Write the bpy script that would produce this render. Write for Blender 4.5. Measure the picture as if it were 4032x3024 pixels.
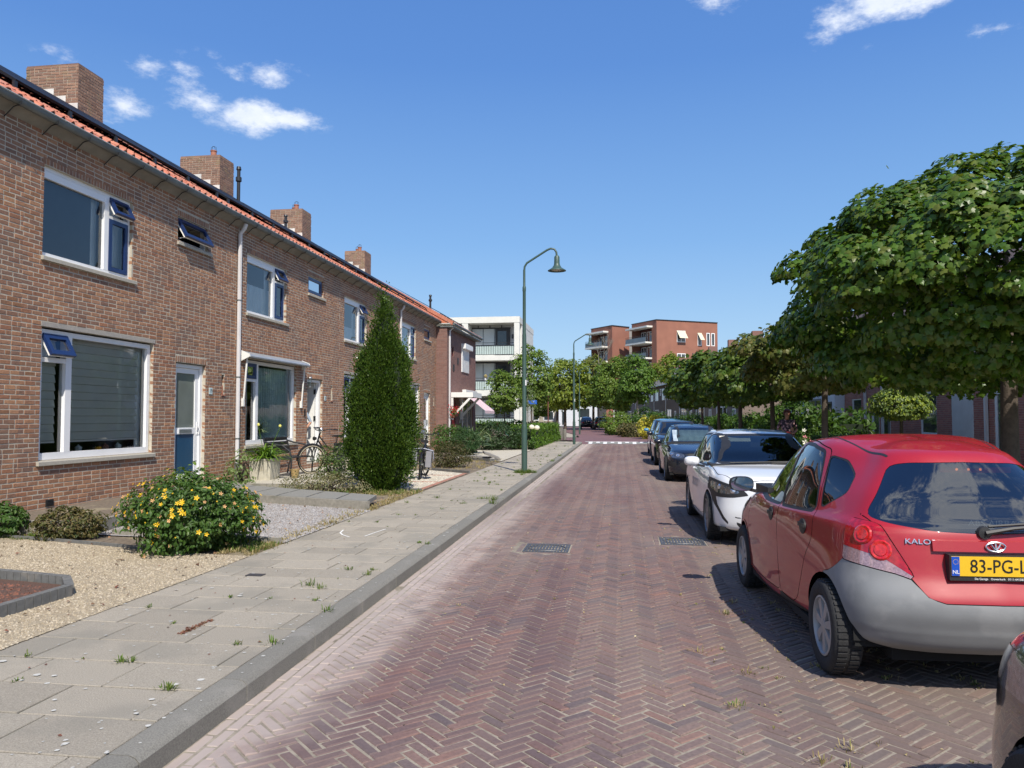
import bpy, bmesh, math, random
import numpy as np
from mathutils import Vector, Matrix
R = math.radians
rnd = random.Random(7)
nrs = np.random.RandomState(11)
for o in list(bpy.data.objects): bpy.data.objects.remove(o)
SC = bpy.context.scene
COL = SC.collection

# ---------------------------------------------------------------- camera
H_EYE = 1.62; PITCH = R(2.458); YAW = R(8.057)
cam = bpy.data.objects.new('camera', bpy.data.cameras.new('camera'))
COL.objects.link(cam)
cam.location = (0, 0, H_EYE)
cam.rotation_euler = (R(90) + PITCH, 0, YAW)
cam.data.sensor_width = 36.0
cam.data.lens = 36.0 * 3028 / 4032
cam.data.clip_start = 0.05; cam.data.clip_end = 5000
SC.camera = cam

# ---------------------------------------------------------------- sun, sky, exposure
SUNV = Vector((1.91, -4.5, 5.49)).normalized()
sun = bpy.data.objects.new('sun', bpy.data.lights.new('sun', 'SUN'))
COL.objects.link(sun)
sun.data.energy = 4.9; sun.data.angle = R(0.55); sun.data.color = (1.0, 0.94, 0.84)
sun.rotation_euler = SUNV.to_track_quat('Z', 'Y').to_euler()
SC.view_settings.view_transform = 'Standard'
SC.view_settings.look = 'None'
SC.view_settings.gamma = 1.0
SC.view_settings.use_curve_mapping = False
SC.view_settings.exposure = 0.2

world = bpy.data.worlds.new('World'); SC.world = world
world.use_nodes = True
def build_world():
    nt = world.node_tree; nt.nodes.clear(); N = nt.nodes.new; L = nt.links.new
    out = N('ShaderNodeOutputWorld'); bg = N('ShaderNodeBackground'); bg.inputs[1].default_value = 0.1
    sky = N('ShaderNodeTexSky'); sky.sky_type = 'NISHITA'; sky.sun_disc = False
    sky.sun_elevation = math.asin(SUNV.z); sky.sun_rotation = math.atan2(SUNV.x, SUNV.y)
    sky.air_density = 1.35; sky.dust_density = 0.35; sky.ozone_density = 3.2; sky.altitude = 0
    tc = N('ShaderNodeTexCoord')
    D = tc.outputs['Generated']
    def math_(op, a, b=None, c=None, clamp=False):
        n = N('ShaderNodeMath'); n.operation = op; n.use_clamp = clamp
        for i, x in enumerate((a, b, c)):
            if x is None: continue
            if isinstance(x, (int, float)): n.inputs[i].default_value = x
            else: L(x, n.inputs[i])
        return n.outputs[0]
    def dot(v):
        n = N('ShaderNodeVectorMath'); n.operation = 'DOT_PRODUCT'; L(D, n.inputs[0]); n.inputs[1].default_value = v
        return n.outputs['Value']
    nz = N('ShaderNodeTexNoise'); nz.inputs['Scale'].default_value = 21; nz.inputs['Detail'].default_value = 10
    nz.inputs['Roughness'].default_value = 0.66; L(D, nz.inputs['Vector'])
    mp = N('ShaderNodeMapping'); mp.inputs['Scale'].default_value = (1, 1, 2.0); L(D, mp.inputs['Vector']); L(mp.outputs[0], nz.inputs['Vector'])
    noise = nz.outputs[0]
    # cumulus: (azimuth from street axis deg, + = right; elevation deg; half width deg; half height deg; strength)
    clouds = CLOUDS
    acc = None
    for az, el, hw, hh, st in clouds:
        a = R(az); e = R(el)
        c = Vector((math.sin(a) * math.cos(e), math.cos(a) * math.cos(e), math.sin(e)))
        t1 = Vector((math.cos(a), -math.sin(a), 0)); t2 = c.cross(t1) * -1
        t2 = t1.cross(c)
        x = dot(tuple(t1 / math.sin(R(hw)))); y = dot(tuple(t2 / math.sin(R(hh)) )) 
        y = math_('MULTIPLY', y, 1.0)
        # y must be measured from the centre: t2.c = 0 already
        r2 = math_('ADD', math_('MULTIPLY', x, x), math_('MULTIPLY', y, y))
        front = math_('GREATER_THAN', dot(tuple(c)), 0.5)
        b = math_('MULTIPLY', math_('MULTIPLY', math_('SUBTRACT', 1.0, math_('SQRT', r2), clamp=True), st), front)
        acc = b if acc is None else math_('MAXIMUM', acc, b)
    # fair-weather clouds over the rest of the sky
    n2 = N('ShaderNodeTexNoise'); n2.inputs['Scale'].default_value = 3.1; n2.inputs['Detail'].default_value = 3
    L(mp.outputs[0], n2.inputs['Vector'])
    away = math_('MULTIPLY', math_('SUBTRACT', 0.45, dot((math.sin(-YAW), math.cos(-YAW), 0.35)), clamp=True), 3.0, clamp=True)
    fld = math_('MULTIPLY', math_('MULTIPLY', math_('SUBTRACT', n2.outputs[0], 0.44, clamp=True), 9.0), away)
    acc = math_('MAXIMUM', acc, fld)
    m = math_('ADD', acc, math_('MULTIPLY', math_('SUBTRACT', noise, 0.58), 3.6))
    mr = N('ShaderNodeMapRange'); mr.interpolation_type = 'SMOOTHSTEP'; L(m, mr.inputs[0])
    mr.inputs[1].default_value = 0.0; mr.inputs[2].default_value = 1.45
    any_ = math_('MULTIPLY', math_('MULTIPLY', acc, 5.0, clamp=True), mr.outputs[0])
    mix = N('ShaderNodeMixRGB'); L(math_('MULTIPLY', any_, 0.9), mix.inputs[0])
    # clear-day gradient by elevation laid over the sky model
    sz = N('ShaderNodeSeparateXYZ'); L(D, sz.inputs[0])
    cr = N('ShaderNodeValToRGB'); el = cr.color_ramp.elements
    stops = [(0.0, (.44,.63,.84)), (.08, (.34,.56,.84)), (.22, (.195,.41,.78)), (.42, (.095,.255,.66)), (.62, (.07,.20,.57)), (1.0, (.055,.16,.48))]
    while len(el) < len(stops): el.new(.5)
    for i, (p_, c_) in enumerate(stops): el[i].position = p_; el[i].color = (*c_, 1)
    L(sz.outputs[2], cr.inputs[0])
    gs = N('ShaderNodeVectorMath'); gs.operation = 'SCALE'; gs.inputs['Scale'].default_value = 10.0; L(cr.outputs[0], gs.inputs[0])
    gm = N('ShaderNodeMixRGB'); gm.inputs[0].default_value = .8; L(sky.outputs[0], gm.inputs[1]); L(gs.outputs[0], gm.inputs[2])
    hs = N('ShaderNodeHueSaturation'); hs.inputs['Saturation'].default_value = SKY_SAT; hs.inputs['Value'].default_value = SKY_VAL; hs.inputs['Hue'].default_value = SKY_HUE
    L(gm.outputs[0], hs.inputs['Color'])
    L(hs.outputs[0], mix.inputs[1])
    shade = N('ShaderNodeMixRGB'); L(noise, shade.inputs[0]); shade.inputs[1].default_value = (5.2, 6.3, 8.4, 1); shade.inputs[2].default_value = (10.5, 10.6, 10.8, 1)
    L(shade.outputs[0], mix.inputs[2])
    L(mix.outputs[0], bg.inputs[0]); L(bg.outputs[0], out.inputs[0])
SKY_SAT = 1.0; SKY_VAL = 1.0; SKY_HUE = 0.5
CLOUDS = [
    (-35.1, 20.0, 2.2, 1.4, 1.6), (-29.8, 20.9, 3.2, 1.2, 1.6), (-27.4, 20.6, 3.8, 1.6, 1.95), (-24.4, 20.7, 3.4, 1.2, 1.6),
    (-33.9, 22.8, 2.2, 1.0, 1.2), (-31.4, 23.1, 2.2, 1.0, .75), (-31.6, 21.9, 1.6, 1.0, .6),
    (-28.3, 23.2, 1.8, 1.0, .95), (-25.6, 23.4, 2.5, 1.1, 1.35), (-38.9, 22.2, 2.2, 0.8, .6), (-30.0, 24.0, 1.2, .6, .5),
    (18.4, 26.9, 3.6, 2.4, 2.4), (20.6, 26.6, 2.8, 2.0, 2.2), (16.0, 25.9, 2.6, 1.5, 1.4), (14.3, 25.0, 1.6, 1.2, .85),
    (7.4, 28.4, 2.6, 1.3, 1.5), (17.1, 24.1, 1.0, 0.7, .6), (23.7, 23.5, 1.5, 0.6, .6), (25.2, 23.4, 1.2, .6, .6), (21.0, 28.5, 5.0, 3.0, 2.5),
]

# ---------------------------------------------------------------- materials
MATS = {}
def M(name, col, rough=0.6, var=0.12, scale=6.0, metal=0.0, bump=0.0, bscale=60.0, coat=0.0, col2=None, mixscale=1.5, isl=0.0, islcol=None, spec=0.5, trans=0.0, emit=None, dirt=None, detail=4, ior=None):
    if name in MATS: return MATS[name]
    m = bpy.data.materials.new(name); m.use_nodes = True
    nt = m.node_tree; nt.nodes.clear(); N = nt.nodes.new; L = nt.links.new
    out = N('ShaderNodeOutputMaterial'); p = N('ShaderNodeBsdfPrincipled')
    p.inputs['Roughness'].default_value = rough; p.inputs['Metallic'].default_value = metal
    p.inputs['Specular IOR Level'].default_value = spec
    if coat: p.inputs['Coat Weight'].default_value = coat; p.inputs['Coat Roughness'].default_value = 0.03
    tc = N('ShaderNodeTexCoord'); geo = N('ShaderNodeNewGeometry'); oi = N('ShaderNodeObjectInfo')
    pos = geo.outputs['Position'] if name not in LOCALM else tc.outputs['Object']
    n = N('ShaderNodeTexNoise'); n.inputs['Scale'].default_value = scale; n.inputs['Detail'].default_value = detail
    L(pos, n.inputs['Vector'])
    cur = None
    base = N('ShaderNodeRGB'); base.outputs[0].default_value = (*col, 1); cur = base.outputs[0]
    if col2 is not None:
        n2 = N('ShaderNodeTexNoise'); n2.inputs['Scale'].default_value = mixscale; n2.inputs['Detail'].default_value = 5
        L(pos, n2.inputs['Vector'])
        cr = N('ShaderNodeValToRGB'); cr.color_ramp.elements[0].position = 0.4; cr.color_ramp.elements[1].position = 0.62
        L(n2.outputs[0], cr.inputs[0])
        mx = N('ShaderNodeMixRGB'); L(cr.outputs[0], mx.inputs[0]); L(cur, mx.inputs[1]); mx.inputs[2].default_value = (*col2, 1); cur = mx.outputs[0]
    if isl:
        ad = N('ShaderNodeMath'); ad.operation = 'ADD'; L(geo.outputs['Random Per Island'], ad.inputs[0]); L(oi.outputs['Random'], ad.inputs[1])
        fr = N('ShaderNodeMath'); fr.operation = 'FRACT'; L(ad.outputs[0], fr.inputs[0])
        if islcol:
            cr = N('ShaderNodeValToRGB'); cr.color_ramp.interpolation = 'LINEAR'
            el = cr.color_ramp.elements
            while len(el) < len(islcol): el.new(0.5)
            for i, c in enumerate(islcol):
                el[i].position = i / (len(islcol) - 1); el[i].color = (*c, 1)
            L(fr.outputs[0], cr.inputs[0])
            mx = N('ShaderNodeMixRGB'); mx.inputs[0].default_value = isl; L(cur, mx.inputs[1]); L(cr.outputs[0], mx.inputs[2]); cur = mx.outputs[0]
        else:
            mr = N('ShaderNodeMapRange'); L(fr.outputs[0], mr.inputs[0]); mr.inputs[3].default_value = 1 - isl; mr.inputs[4].default_value = 1 + isl
            vm = N('ShaderNodeVectorMath'); vm.operation = 'SCALE'; L(cur, vm.inputs[0]); L(mr.outputs[0], vm.inputs['Scale']); cur = vm.outputs[0]
    if var:
        mr = N('ShaderNodeMapRange'); L(n.outputs[0], mr.inputs[0]); mr.inputs[1].default_value = 0.25; mr.inputs[2].default_value = 0.75
        mr.inputs[3].default_value = 1 - var; mr.inputs[4].default_value = 1 + var
        vm = N('ShaderNodeVectorMath'); vm.operation = 'SCALE'; L(cur, vm.inputs[0]); L(mr.outputs[0], vm.inputs['Scale']); cur = vm.outputs[0]
    if dirt:   # (colour, scale, threshold)
        nd = N('ShaderNodeTexNoise'); nd.inputs['Scale'].default_value = dirt[1]; nd.inputs['Detail'].default_value = 6; L(pos, nd.inputs['Vector'])
        mr = N('ShaderNodeMapRange'); mr.interpolation_type = 'SMOOTHSTEP'; L(nd.outputs[0], mr.inputs[0]); mr.inputs[1].default_value = dirt[2]; mr.inputs[2].default_value = dirt[2] + 0.12
        mr.inputs[4].default_value = dirt[3] if len(dirt) > 3 else 0.8
        mx = N('ShaderNodeMixRGB'); L(mr.outputs[0], mx.inputs[0]); L(cur, mx.inputs[1]); mx.inputs[2].default_value = (*dirt[0], 1); cur = mx.outputs[0]
    L(cur, p.inputs['Base Color'])
    if bump:
        nb = N('ShaderNodeTexNoise'); nb.inputs['Scale'].default_value = bscale; nb.inputs['Detail'].default_value = 5; L(pos, nb.inputs['Vector'])
        b = N('ShaderNodeBump'); b.inputs['Strength'].default_value = bump; b.inputs['Distance'].default_value = 0.01
        L(nb.outputs[0], b.inputs['Height']); L(b.outputs[0], p.inputs['Normal'])
    if emit: p.inputs['Emission Color'].default_value = (*emit[0], 1); p.inputs['Emission Strength'].default_value = emit[1]
    sh = p.outputs[0]
    if trans:
        t = N('ShaderNodeBsdfTranslucent')
        vm = N('ShaderNodeVectorMath'); vm.operation = 'MULTIPLY'; L(cur, vm.inputs[0]); vm.inputs[1].default_value = (1.5, 1.5, 0.6); L(vm.outputs[0], t.inputs[0])
        ms = N('ShaderNodeMixShader'); ms.inputs[0].default_value = trans; L(sh, ms.inputs[1]); L(t.outputs[0], ms.inputs[2]); sh = ms.outputs[0]
    L(sh, out.inputs[0])
    MATS[name] = m
    return m
LOCALM = set(['car_red', 'car_grey_plastic', 'yellow_plate'])
def glass(name, tint=(0.9, 0.95, 0.93), refl=0.0, dens=0.0):
    """thin pane: fresnel mirror over tinted see-through"""
    if name in MATS: return MATS[name]
    m = bpy.data.materials.new(name); m.use_nodes = True
    nt = m.node_tree; nt.nodes.clear(); N = nt.nodes.new; L = nt.links.new
    out = N('ShaderNodeOutputMaterial'); g = N('ShaderNodeBsdfGlossy'); g.inputs['Roughness'].default_value = 0.015
    t = N('ShaderNodeBsdfTransparent'); t.inputs[0].default_value = (*tint, 1)
    f = N('ShaderNodeFresnel'); f.inputs['IOR'].default_value = 1.5
    a = N('ShaderNodeMath'); a.operation = 'MULTIPLY_ADD'; L(f.outputs[0], a.inputs[0]); a.inputs[1].default_value = 1.7; a.inputs[2].default_value = refl; a.use_clamp = True
    mx = N('ShaderNodeMixShader'); L(a.outputs[0], mx.inputs[0]); L(t.outputs[0], mx.inputs[1]); L(g.outputs[0], mx.inputs[2])
    nb = N('ShaderNodeTexNoise'); nb.inputs['Scale'].default_value = 1.3
    b = N('ShaderNodeBump'); b.inputs['Strength'].default_value = 0.06; b.inputs['Distance'].default_value = 0.02; L(nb.outputs[0], b.inputs['Height']); L(b.outputs[0], g.inputs['Normal'])
    L(mx.outputs[0], out.inputs[0]); MATS[name] = m
    return m

# ---------------------------------------------------------------- mesh helpers
def tag(o, label=None, cat=None, group=None, kind=None):
    if label: o['label'] = label
    if cat: o['category'] = cat
    if group: o['group'] = group
    if kind: o['kind'] = kind
    return o
def empty(name, loc=(0, 0, 0), rz=0.0, label=None, cat=None, group=None):
    o = bpy.data.objects.new(name, None); COL.objects.link(o)
    o.location = loc; o.rotation_euler = (0, 0, rz); o.empty_display_size = 0.2
    return tag(o, label, cat, group)
def link(name, me, parent=None, loc=None, rot=None, scale=None):
    o = bpy.data.objects.new(name, me); COL.objects.link(o)
    if parent is not None: o.parent = parent
    if loc is not None: o.location = loc
    if rot is not None: o.rotation_euler = rot
    if scale is not None: o.scale = scale
    return o
def fastmesh(name, V, F, mat, smooth=False):
    """V (n,3) array, F (m,k) array"""
    V = np.asarray(V, np.float32); F = np.asarray(F, np.int32)
    me = bpy.data.meshes.new(name); k = F.shape[1]
    me.vertices.add(len(V)); me.vertices.foreach_set('co', V.ravel())
    me.loops.add(F.size); me.loops.foreach_set('vertex_index', F.ravel())
    me.polygons.add(len(F)); me.polygons.foreach_set('loop_start', np.arange(0, F.size, k, dtype=np.int32))
    me.polygons.foreach_set('loop_total', np.full(len(F), k, np.int32))
    me.polygons.foreach_set('use_smooth', np.full(len(F), bool(smooth)))
    me.update(calc_edges=True); me.validate()
    if mat: me.materials.append(mat)
    return me
class MB:
    def __init__(s): s.v = []; s.f = []; s.m = []
    def add(s, vs, fs, mi=0):
        b = len(s.v); s.v.extend([tuple(v) for v in vs]); s.f.extend([tuple(b + i for i in f) for f in fs]); s.m.extend([mi] * len(fs)); return s
    def box(s, x0, x1, y0, y1, z0, z1, mi=0):
        if x0 > x1: x0, x1 = x1, x0
        if y0 > y1: y0, y1 = y1, y0
        if z0 > z1: z0, z1 = z1, z0
        return s.add([(x0, y0, z0), (x1, y0, z0), (x1, y1, z0), (x0, y1, z0), (x0, y0, z1), (x1, y0, z1), (x1, y1, z1), (x0, y1, z1)],
              [(0, 3, 2, 1), (4, 5, 6, 7), (0, 1, 5, 4), (1, 2, 6, 5), (2, 3, 7, 6), (3, 0, 4, 7)], mi)
    def obox(s, c, ax, h, mi=0):
        """c centre, ax 3 axis vectors, h half sizes"""
        c = Vector(c); A = [Vector(a).normalized() * k for a, k in zip(ax, h)]
        vs = [c + A[0] * i + A[1] * j + A[2] * k for k in (-1, 1) for i, j in ((-1, -1), (1, -1), (1, 1), (-1, 1))]
        fs = [(0, 3, 2, 1), (4, 5, 6, 7), (0, 1, 5, 4), (1, 2, 6, 5), (2, 3, 7, 6), (3, 0, 4, 7)]
        if A[0].cross(A[1]).dot(A[2]) < 0: fs = [f[::-1] for f in fs]
        return s.add(vs, fs, mi)
    def bar(s, a, b, w, h, up=(0, 0, 1), mi=0):
        a = Vector(a); b = Vector(b); d = b - a; L_ = d.length
        if L_ < 1e-6: return s
        d.normalize(); u = Vector(up); x = d.cross(u)
        if x.length < 1e-4: x = d.cross(Vector((1, 0, 0)))
        x.normalize(); z = x.cross(d)
        return s.obox((a + b) / 2, (x, d, z), (w / 2, L_ / 2, h / 2), mi)
    def tube(s, pts, r, n=8, cap=True, mi=0):
        pts = [Vector(p) for p in pts]; rs = r if isinstance(r, (list, tuple)) else [r] * len(pts)
        b = len(s.v); prev = None
        for i, p in enumerate(pts):
            d = (pts[min(i + 1, len(pts) - 1)] - pts[max(i - 1, 0)])
            d = d.normalized() if d.length > 1e-9 else Vector((0, 0, 1))
            if prev is None:
                u = Vector((0, 0, 1)) if abs(d.z) < 0.9 else Vector((1, 0, 0))
                x = d.cross(u).normalized()
            else:
                x = (prev - d * prev.dot(d)); x = x.normalized() if x.length > 1e-6 else d.orthogonal().normalized()
            prev = x; y = d.cross(x)
            for k in range(n):
                t = 2 * math.pi * k / n
                s.v.append(tuple(p + (x * math.cos(t) + y * math.sin(t)) * rs[i]))
        for i in range(len(pts) - 1):
            for k in range(n):
                a0 = b + i * n + k; a1 = b + i * n + (k + 1) % n
                s.f.append((a0, a1, a1 + n, a0 + n)); s.m.append(mi)
        if cap:
            s.f.append(tuple(b + k for k in range(n))[::-1]); s.m.append(mi)
            s.f.append(tuple(b + (len(pts) - 1) * n + k for k in range(n))); s.m.append(mi)
        return s
    def lathe(s, prof, c=(0, 0, 0), n=24, axis='z', mi=0):
        """prof list of (r, h)"""
        b = len(s.v); c = Vector(c)
        for r, h in prof:
            for k in range(n):
                t = 2 * math.pi * k / n; a, d = r * math.cos(t), r * math.sin(t)
                p = {'z': (a, d, h), 'x': (h, a, d), 'y': (d, h, a)}[axis]
                s.v.append(tuple(c + Vector(p)))
        for i in range(len(prof) - 1):
            for k in range(n):
                a0 = b + i * n + k; a1 = b + i * n + (k + 1) % n
                s.f.append((a0, a1, a1 + n, a0 + n)); s.m.append(mi)
        return s
    def prism(s, poly, f, t, mi=0):
        """poly 2D points (counter clockwise), f maps (a,b,depth)->xyz, t thickness"""
        n = len(poly); vs = [f(a, b, 0) for a, b in poly] + [f(a, b, t) for a, b in poly]
        fs = [tuple(range(n)), tuple(range(2 * n - 1, n - 1, -1))] + [(i, i + n, (i + 1) % n + n, (i + 1) % n) for i in range(n)]
        return s.add(vs, fs, mi)
    def mesh(s, name, mats, off=(0, 0, 0), smooth=False, angle=35):
        me = bpy.data.meshes.new(name)
        if any(off): vs = [(a - off[0], b - off[1], c - off[2]) for a, b, c in s.v]
        else: vs = s.v
        me.from_pydata(vs, [], s.f)
        if not isinstance(mats, (list, tuple)): mats = [mats]
        for m in mats: me.materials.append(m)
        if len(mats) > 1: me.polygons.foreach_set('material_index', np.array(s.m, np.int32))
        bm = bmesh.new(); bm.from_mesh(me); bmesh.ops.recalc_face_normals(bm, faces=bm.faces); bm.to_mesh(me); bm.free()
        if smooth:
            me.polygons.foreach_set('use_smooth', np.ones(len(me.polygons), bool))
            me.set_sharp_from_angle(angle=R(angle))
        me.update(); return me
    def build(s, name, mats, parent=None, off=(0, 0, 0), smooth=False, angle=35):
        return link(name, s.mesh(name, mats, off, smooth, angle), parent)
def copy_tree(o, parent=None):
    c = o.copy(); COL.objects.link(c)
    if parent is not None: c.parent = parent
    for ch in list(o.children): copy_tree(ch, c)
    return c
def text_part(name, body, size, mat, parent, loc, rot, depth=0.002, align='CENTER', sx=1.0):
    cu = bpy.data.curves.new(name, 'FONT'); cu.body = body; cu.size = size; cu.extrude = depth; cu.align_x = align; cu.align_y = 'CENTER'; cu.resolution_u = 3
    t = bpy.data.objects.new(name, cu); COL.objects.link(t)
    dg = bpy.context.evaluated_depsgraph_get(); me = bpy.data.meshes.new_from_object(t.evaluated_get(dg))
    bpy.data.objects.remove(t)
    me.materials.clear(); me.materials.append(mat)
    return link(name, me, parent, loc, rot, (sx, 1, 1))
build_world()
# ---------------------------------------------------------------- material library
BR = [(.33,.15,.080),(.26,.12,.068),(.37,.185,.098),(.29,.15,.088),(.21,.115,.078),(.40,.205,.108),(.32,.165,.10),(.26,.125,.062)]
m_brick = M('wall_brick', (.28,.12,.075), .85, .22, 30, bump=.35, bscale=180, isl=1.0, islcol=BR, dirt=((.17,.12,.095), 1.1, .50, .38))
m_mortar = M('mortar', (.47,.42,.335), .9, .15, 12, bump=.3, bscale=200)
BRD = [(.34,.12,.085),(.28,.105,.08),(.40,.15,.105),(.31,.13,.10)]
m_brickdark = M('dark_brick', (.15,.06,.05), .85, .15, 30, isl=1.0, islcol=BRD)
m_mortardark = M('dark_mortar', (.36,.28,.24), .9, .15, 12)
BRB = [(.21,.105,.085),(.18,.09,.075),(.24,.125,.10),(.20,.11,.095)]
m_brickbrown = M('brown_brick', (.2,.1,.08), .85, .15, 30, isl=1.0, islcol=BRB)
m_mortarbrown = M('brown_mortar', (.20,.155,.13), .9, .15, 12)
BRC = [(.27,.15,.10),(.21,.12,.085),(.32,.19,.13),(.25,.15,.11),(.18,.11,.085)]
m_brickchim = M('chimney_brick', (.27,.15,.1), .9, .2, 30, bump=.3, bscale=150, isl=1.0, islcol=BRC, dirt=((.25,.19,.10), 3, .55, .5))
PV = [(.165,.108,.098),(.145,.095,.09),(.185,.12,.104),(.155,.108,.10),(.115,.088,.09),(.205,.115,.094),(.175,.118,.105),(.145,.092,.085)]
def road_mat():
    m = M('road_brick', (.16,.09,.085), .82, .22, 45, bump=.25, bscale=150, isl=1.0, islcol=PV)
    nt = m.node_tree; N = nt.nodes.new; L = nt.links.new
    p = [n for n in nt.nodes if n.type == 'BSDF_PRINCIPLED'][0]
    src = p.inputs['Base Color'].links[0].from_socket
    g = N('ShaderNodeNewGeometry'); sx = N('ShaderNodeSeparateXYZ'); L(g.outputs['Position'], sx.inputs[0])
    def dusty(src, lo, hi, amt, col, nscale, namp, axis='X'):
        nz = N('ShaderNodeTexNoise'); nz.inputs['Scale'].default_value = nscale; nz.inputs['Detail'].default_value = 6; L(g.outputs['Position'], nz.inputs['Vector'])
        a = N('ShaderNodeMath'); a.operation = 'MULTIPLY_ADD'; L(nz.outputs[0], a.inputs[0]); a.inputs[1].default_value = namp; L(sx.outputs[0], a.inputs[2])
        mr = N('ShaderNodeMapRange'); mr.interpolation_type = 'SMOOTHSTEP'; L(a.outputs[0], mr.inputs[0])
        mr.inputs[1].default_value = lo; mr.inputs[2].default_value = hi; mr.inputs[3].default_value = 0 if amt > 0 else -amt; mr.inputs[4].default_value = amt if amt > 0 else 0
        mx = N('ShaderNodeMixRGB'); L(mr.outputs[0], mx.inputs[0]); L(src, mx.inputs[1]); mx.inputs[2].default_value = (*col, 1)
        return mx.outputs[0]
    s = dusty(src, -1.72, -1.0, -.86, (.44,.37,.33), 4.0, .7)      # pale sand swept along the gutter
    s = dusty(s, .75, 1.35, .45, (.155,.125,.10), 1.5, .6)          # brownish where cars stand
    # long tyre-worn tracks, darker and more purple
    nt2 = N('ShaderNodeTexNoise'); nt2.inputs['Scale'].default_value = 1.0; nt2.inputs['Detail'].default_value = 5
    mp2 = N('ShaderNodeMapping'); mp2.inputs['Scale'].default_value = (1.5, .10, 1); L(g.outputs['Position'], mp2.inputs['Vector']); L(mp2.outputs[0], nt2.inputs['Vector'])
    mr2 = N('ShaderNodeMapRange'); mr2.interpolation_type = 'SMOOTHSTEP'; mr2.inputs[1].default_value = .48; mr2.inputs[2].default_value = .66; mr2.inputs[4].default_value = .55; L(nt2.outputs[0], mr2.inputs[0])
    mx2 = N('ShaderNodeMixRGB'); L(mr2.outputs[0], mx2.inputs[0]); L(s, mx2.inputs[1]); mx2.inputs[2].default_value = (.10,.058,.062, 1); s = mx2.outputs[0]
    # worn patches
    nz = N('ShaderNodeTexNoise'); nz.inputs['Scale'].default_value = .55; nz.inputs['Detail'].default_value = 6
    mp = N('ShaderNodeMapping'); mp.inputs['Scale'].default_value = (1.8, .5, 1); L(g.outputs['Position'], mp.inputs['Vector']); L(mp.outputs[0], nz.inputs['Vector'])
    mr = N('ShaderNodeMapRange'); mr.inputs[1].default_value = .45; mr.inputs[2].default_value = .7; mr.inputs[4].default_value = .35; L(nz.outputs[0], mr.inputs[0])
    mx = N('ShaderNodeMixRGB'); L(mr.outputs[0], mx.inputs[0]); L(s, mx.inputs[1]); mx.inputs[2].default_value = (.25,.215,.18, 1)
    L(mx.outputs[0], p.inputs['Base Color'])
    return m
m_road = road_mat()
m_sandjoint = M('joint_sand', (.31,.27,.215), .95, .3, 25, bump=.4, bscale=300, col2=(.20,.17,.13), mixscale=1.2, dirt=((.12,.13,.06), 1.7, .66, .6))
m_slab = M('concrete_slab', (.35,.31,.25), .9, .34, 150, bump=.8, bscale=220, isl=.10, dirt=((.23,.215,.18), 1.4, .50, .45), detail=8)
m_kerb = M('kerb_concrete', (.20,.19,.165), .9, .34, 130, bump=.5, bscale=220, isl=.08, dirt=((.30,.28,.25), 2.5, .55, .4))
m_slabjoint = M('slab_joint', (.075,.07,.05), .95, .3, 20)
m_yellowgravel = M('straw_gravel', (.34,.28,.195), .95, .35, 75, bump=1.0, bscale=110, detail=8, dirt=((.36,.27,.17), 1.2, .58, .4))
m_greygravel = M('grey_gravel', (.33,.31,.31), .95, .5, 60, bump=1.0, bscale=90, detail=8, dirt=((.16,.12,.08), 1.5, .55, .6))
m_whitegravel = M('white_gravel', (.48,.44,.36), .95, .3, 70, bump=1.0, bscale=90, detail=8)
m_soil = M('soil', (.16,.125,.09), .95, .4, 22, bump=1.0, bscale=60, detail=8, dirt=((.30,.25,.16), 2.2, .52, .7))
m_lava = M('lava_grit', (.10,.055,.04), .95, .5, 60, bump=1.0, bscale=90, detail=8)
m_grassgr = M('verge_ground', (.10,.11,.045), .95, .4, 9, bump=1.0, bscale=40, col2=(.20,.17,.09), mixscale=.7)
m_ground = M('ground', (.20,.18,.14), .95, .3, 2, col2=(.10,.12,.05), mixscale=.05)
m_farroad = M('far_road_brick', (.185,.095,.095), .75, .18, 4, col2=(.155,.085,.085), mixscale=.4)
m_asphalt = M('asphalt', (.06,.06,.06), .9, .2, 20)
m_white = M('white_pvc', (.80,.80,.80), .35, .04, 3)
m_whitepaint = M('white_paint', (.78,.77,.73), .5, .06, 3)
m_blue = M('blue_pvc', (.012,.030,.105), .35, .06, 3)
m_bluepanel = M('blue_panel', (.012,.065,.14), .3, .08, 3)
m_greyinside = M('room_wall', (.22,.21,.19), .9, .1, 2)
m_dark = M('black_rubber', (.015,.015,.016), .6, .1, 5)
m_blackmetal = M('black_metal', (.02,.02,.022), .4, .1, 5)
m_sill = M('sill_concrete', (.40,.37,.31), .85, .12, 20, bump=.25, bscale=150)
m_lintel = M('lintel_concrete', (.36,.33,.29), .85, .12, 20, bump=.25, bscale=150)
m_zinc = M('zinc', (.15,.165,.16), .5, .25, 4, metal=.15)
m_soffit = M('soffit_board', (.24,.225,.195), .8, .2, 4)
m_tile = M('red_roof_tile', (.42,.14,.085), .85, .3, 15, isl=1.0, islcol=[(.42,.135,.08),(.33,.115,.075),(.48,.18,.11),(.37,.16,.12)], dirt=((.18,.12,.09), 5, .6, .6))
m_solar = M('solar_glass', (.012,.013,.016), .55, 0, 3, spec=.2)
m_pipe = M('grey_pvc_pipe', (.62,.60,.60), .5, .08, 3)
m_blind = M('grey_blind', (.62,.62,.56), .8, .05, 3)
m_curtain = M('sheer_curtain', (.80,.83,.85), .9, .08, 3)
m_curtaing = M('green_curtain', (.62,.74,.70), .9, .08, 3)
m_lead = M('lead_flashing', (.62,.60,.56), .7, .2, 8)
m_terracotta = M('terracotta', (.34,.14,.09), .8, .15, 8)
m_glass = glass('window_glass', (.90,.94,.93), .02)
m_glassdark = glass('dark_window_glass', (.45,.5,.52), .04)

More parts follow.
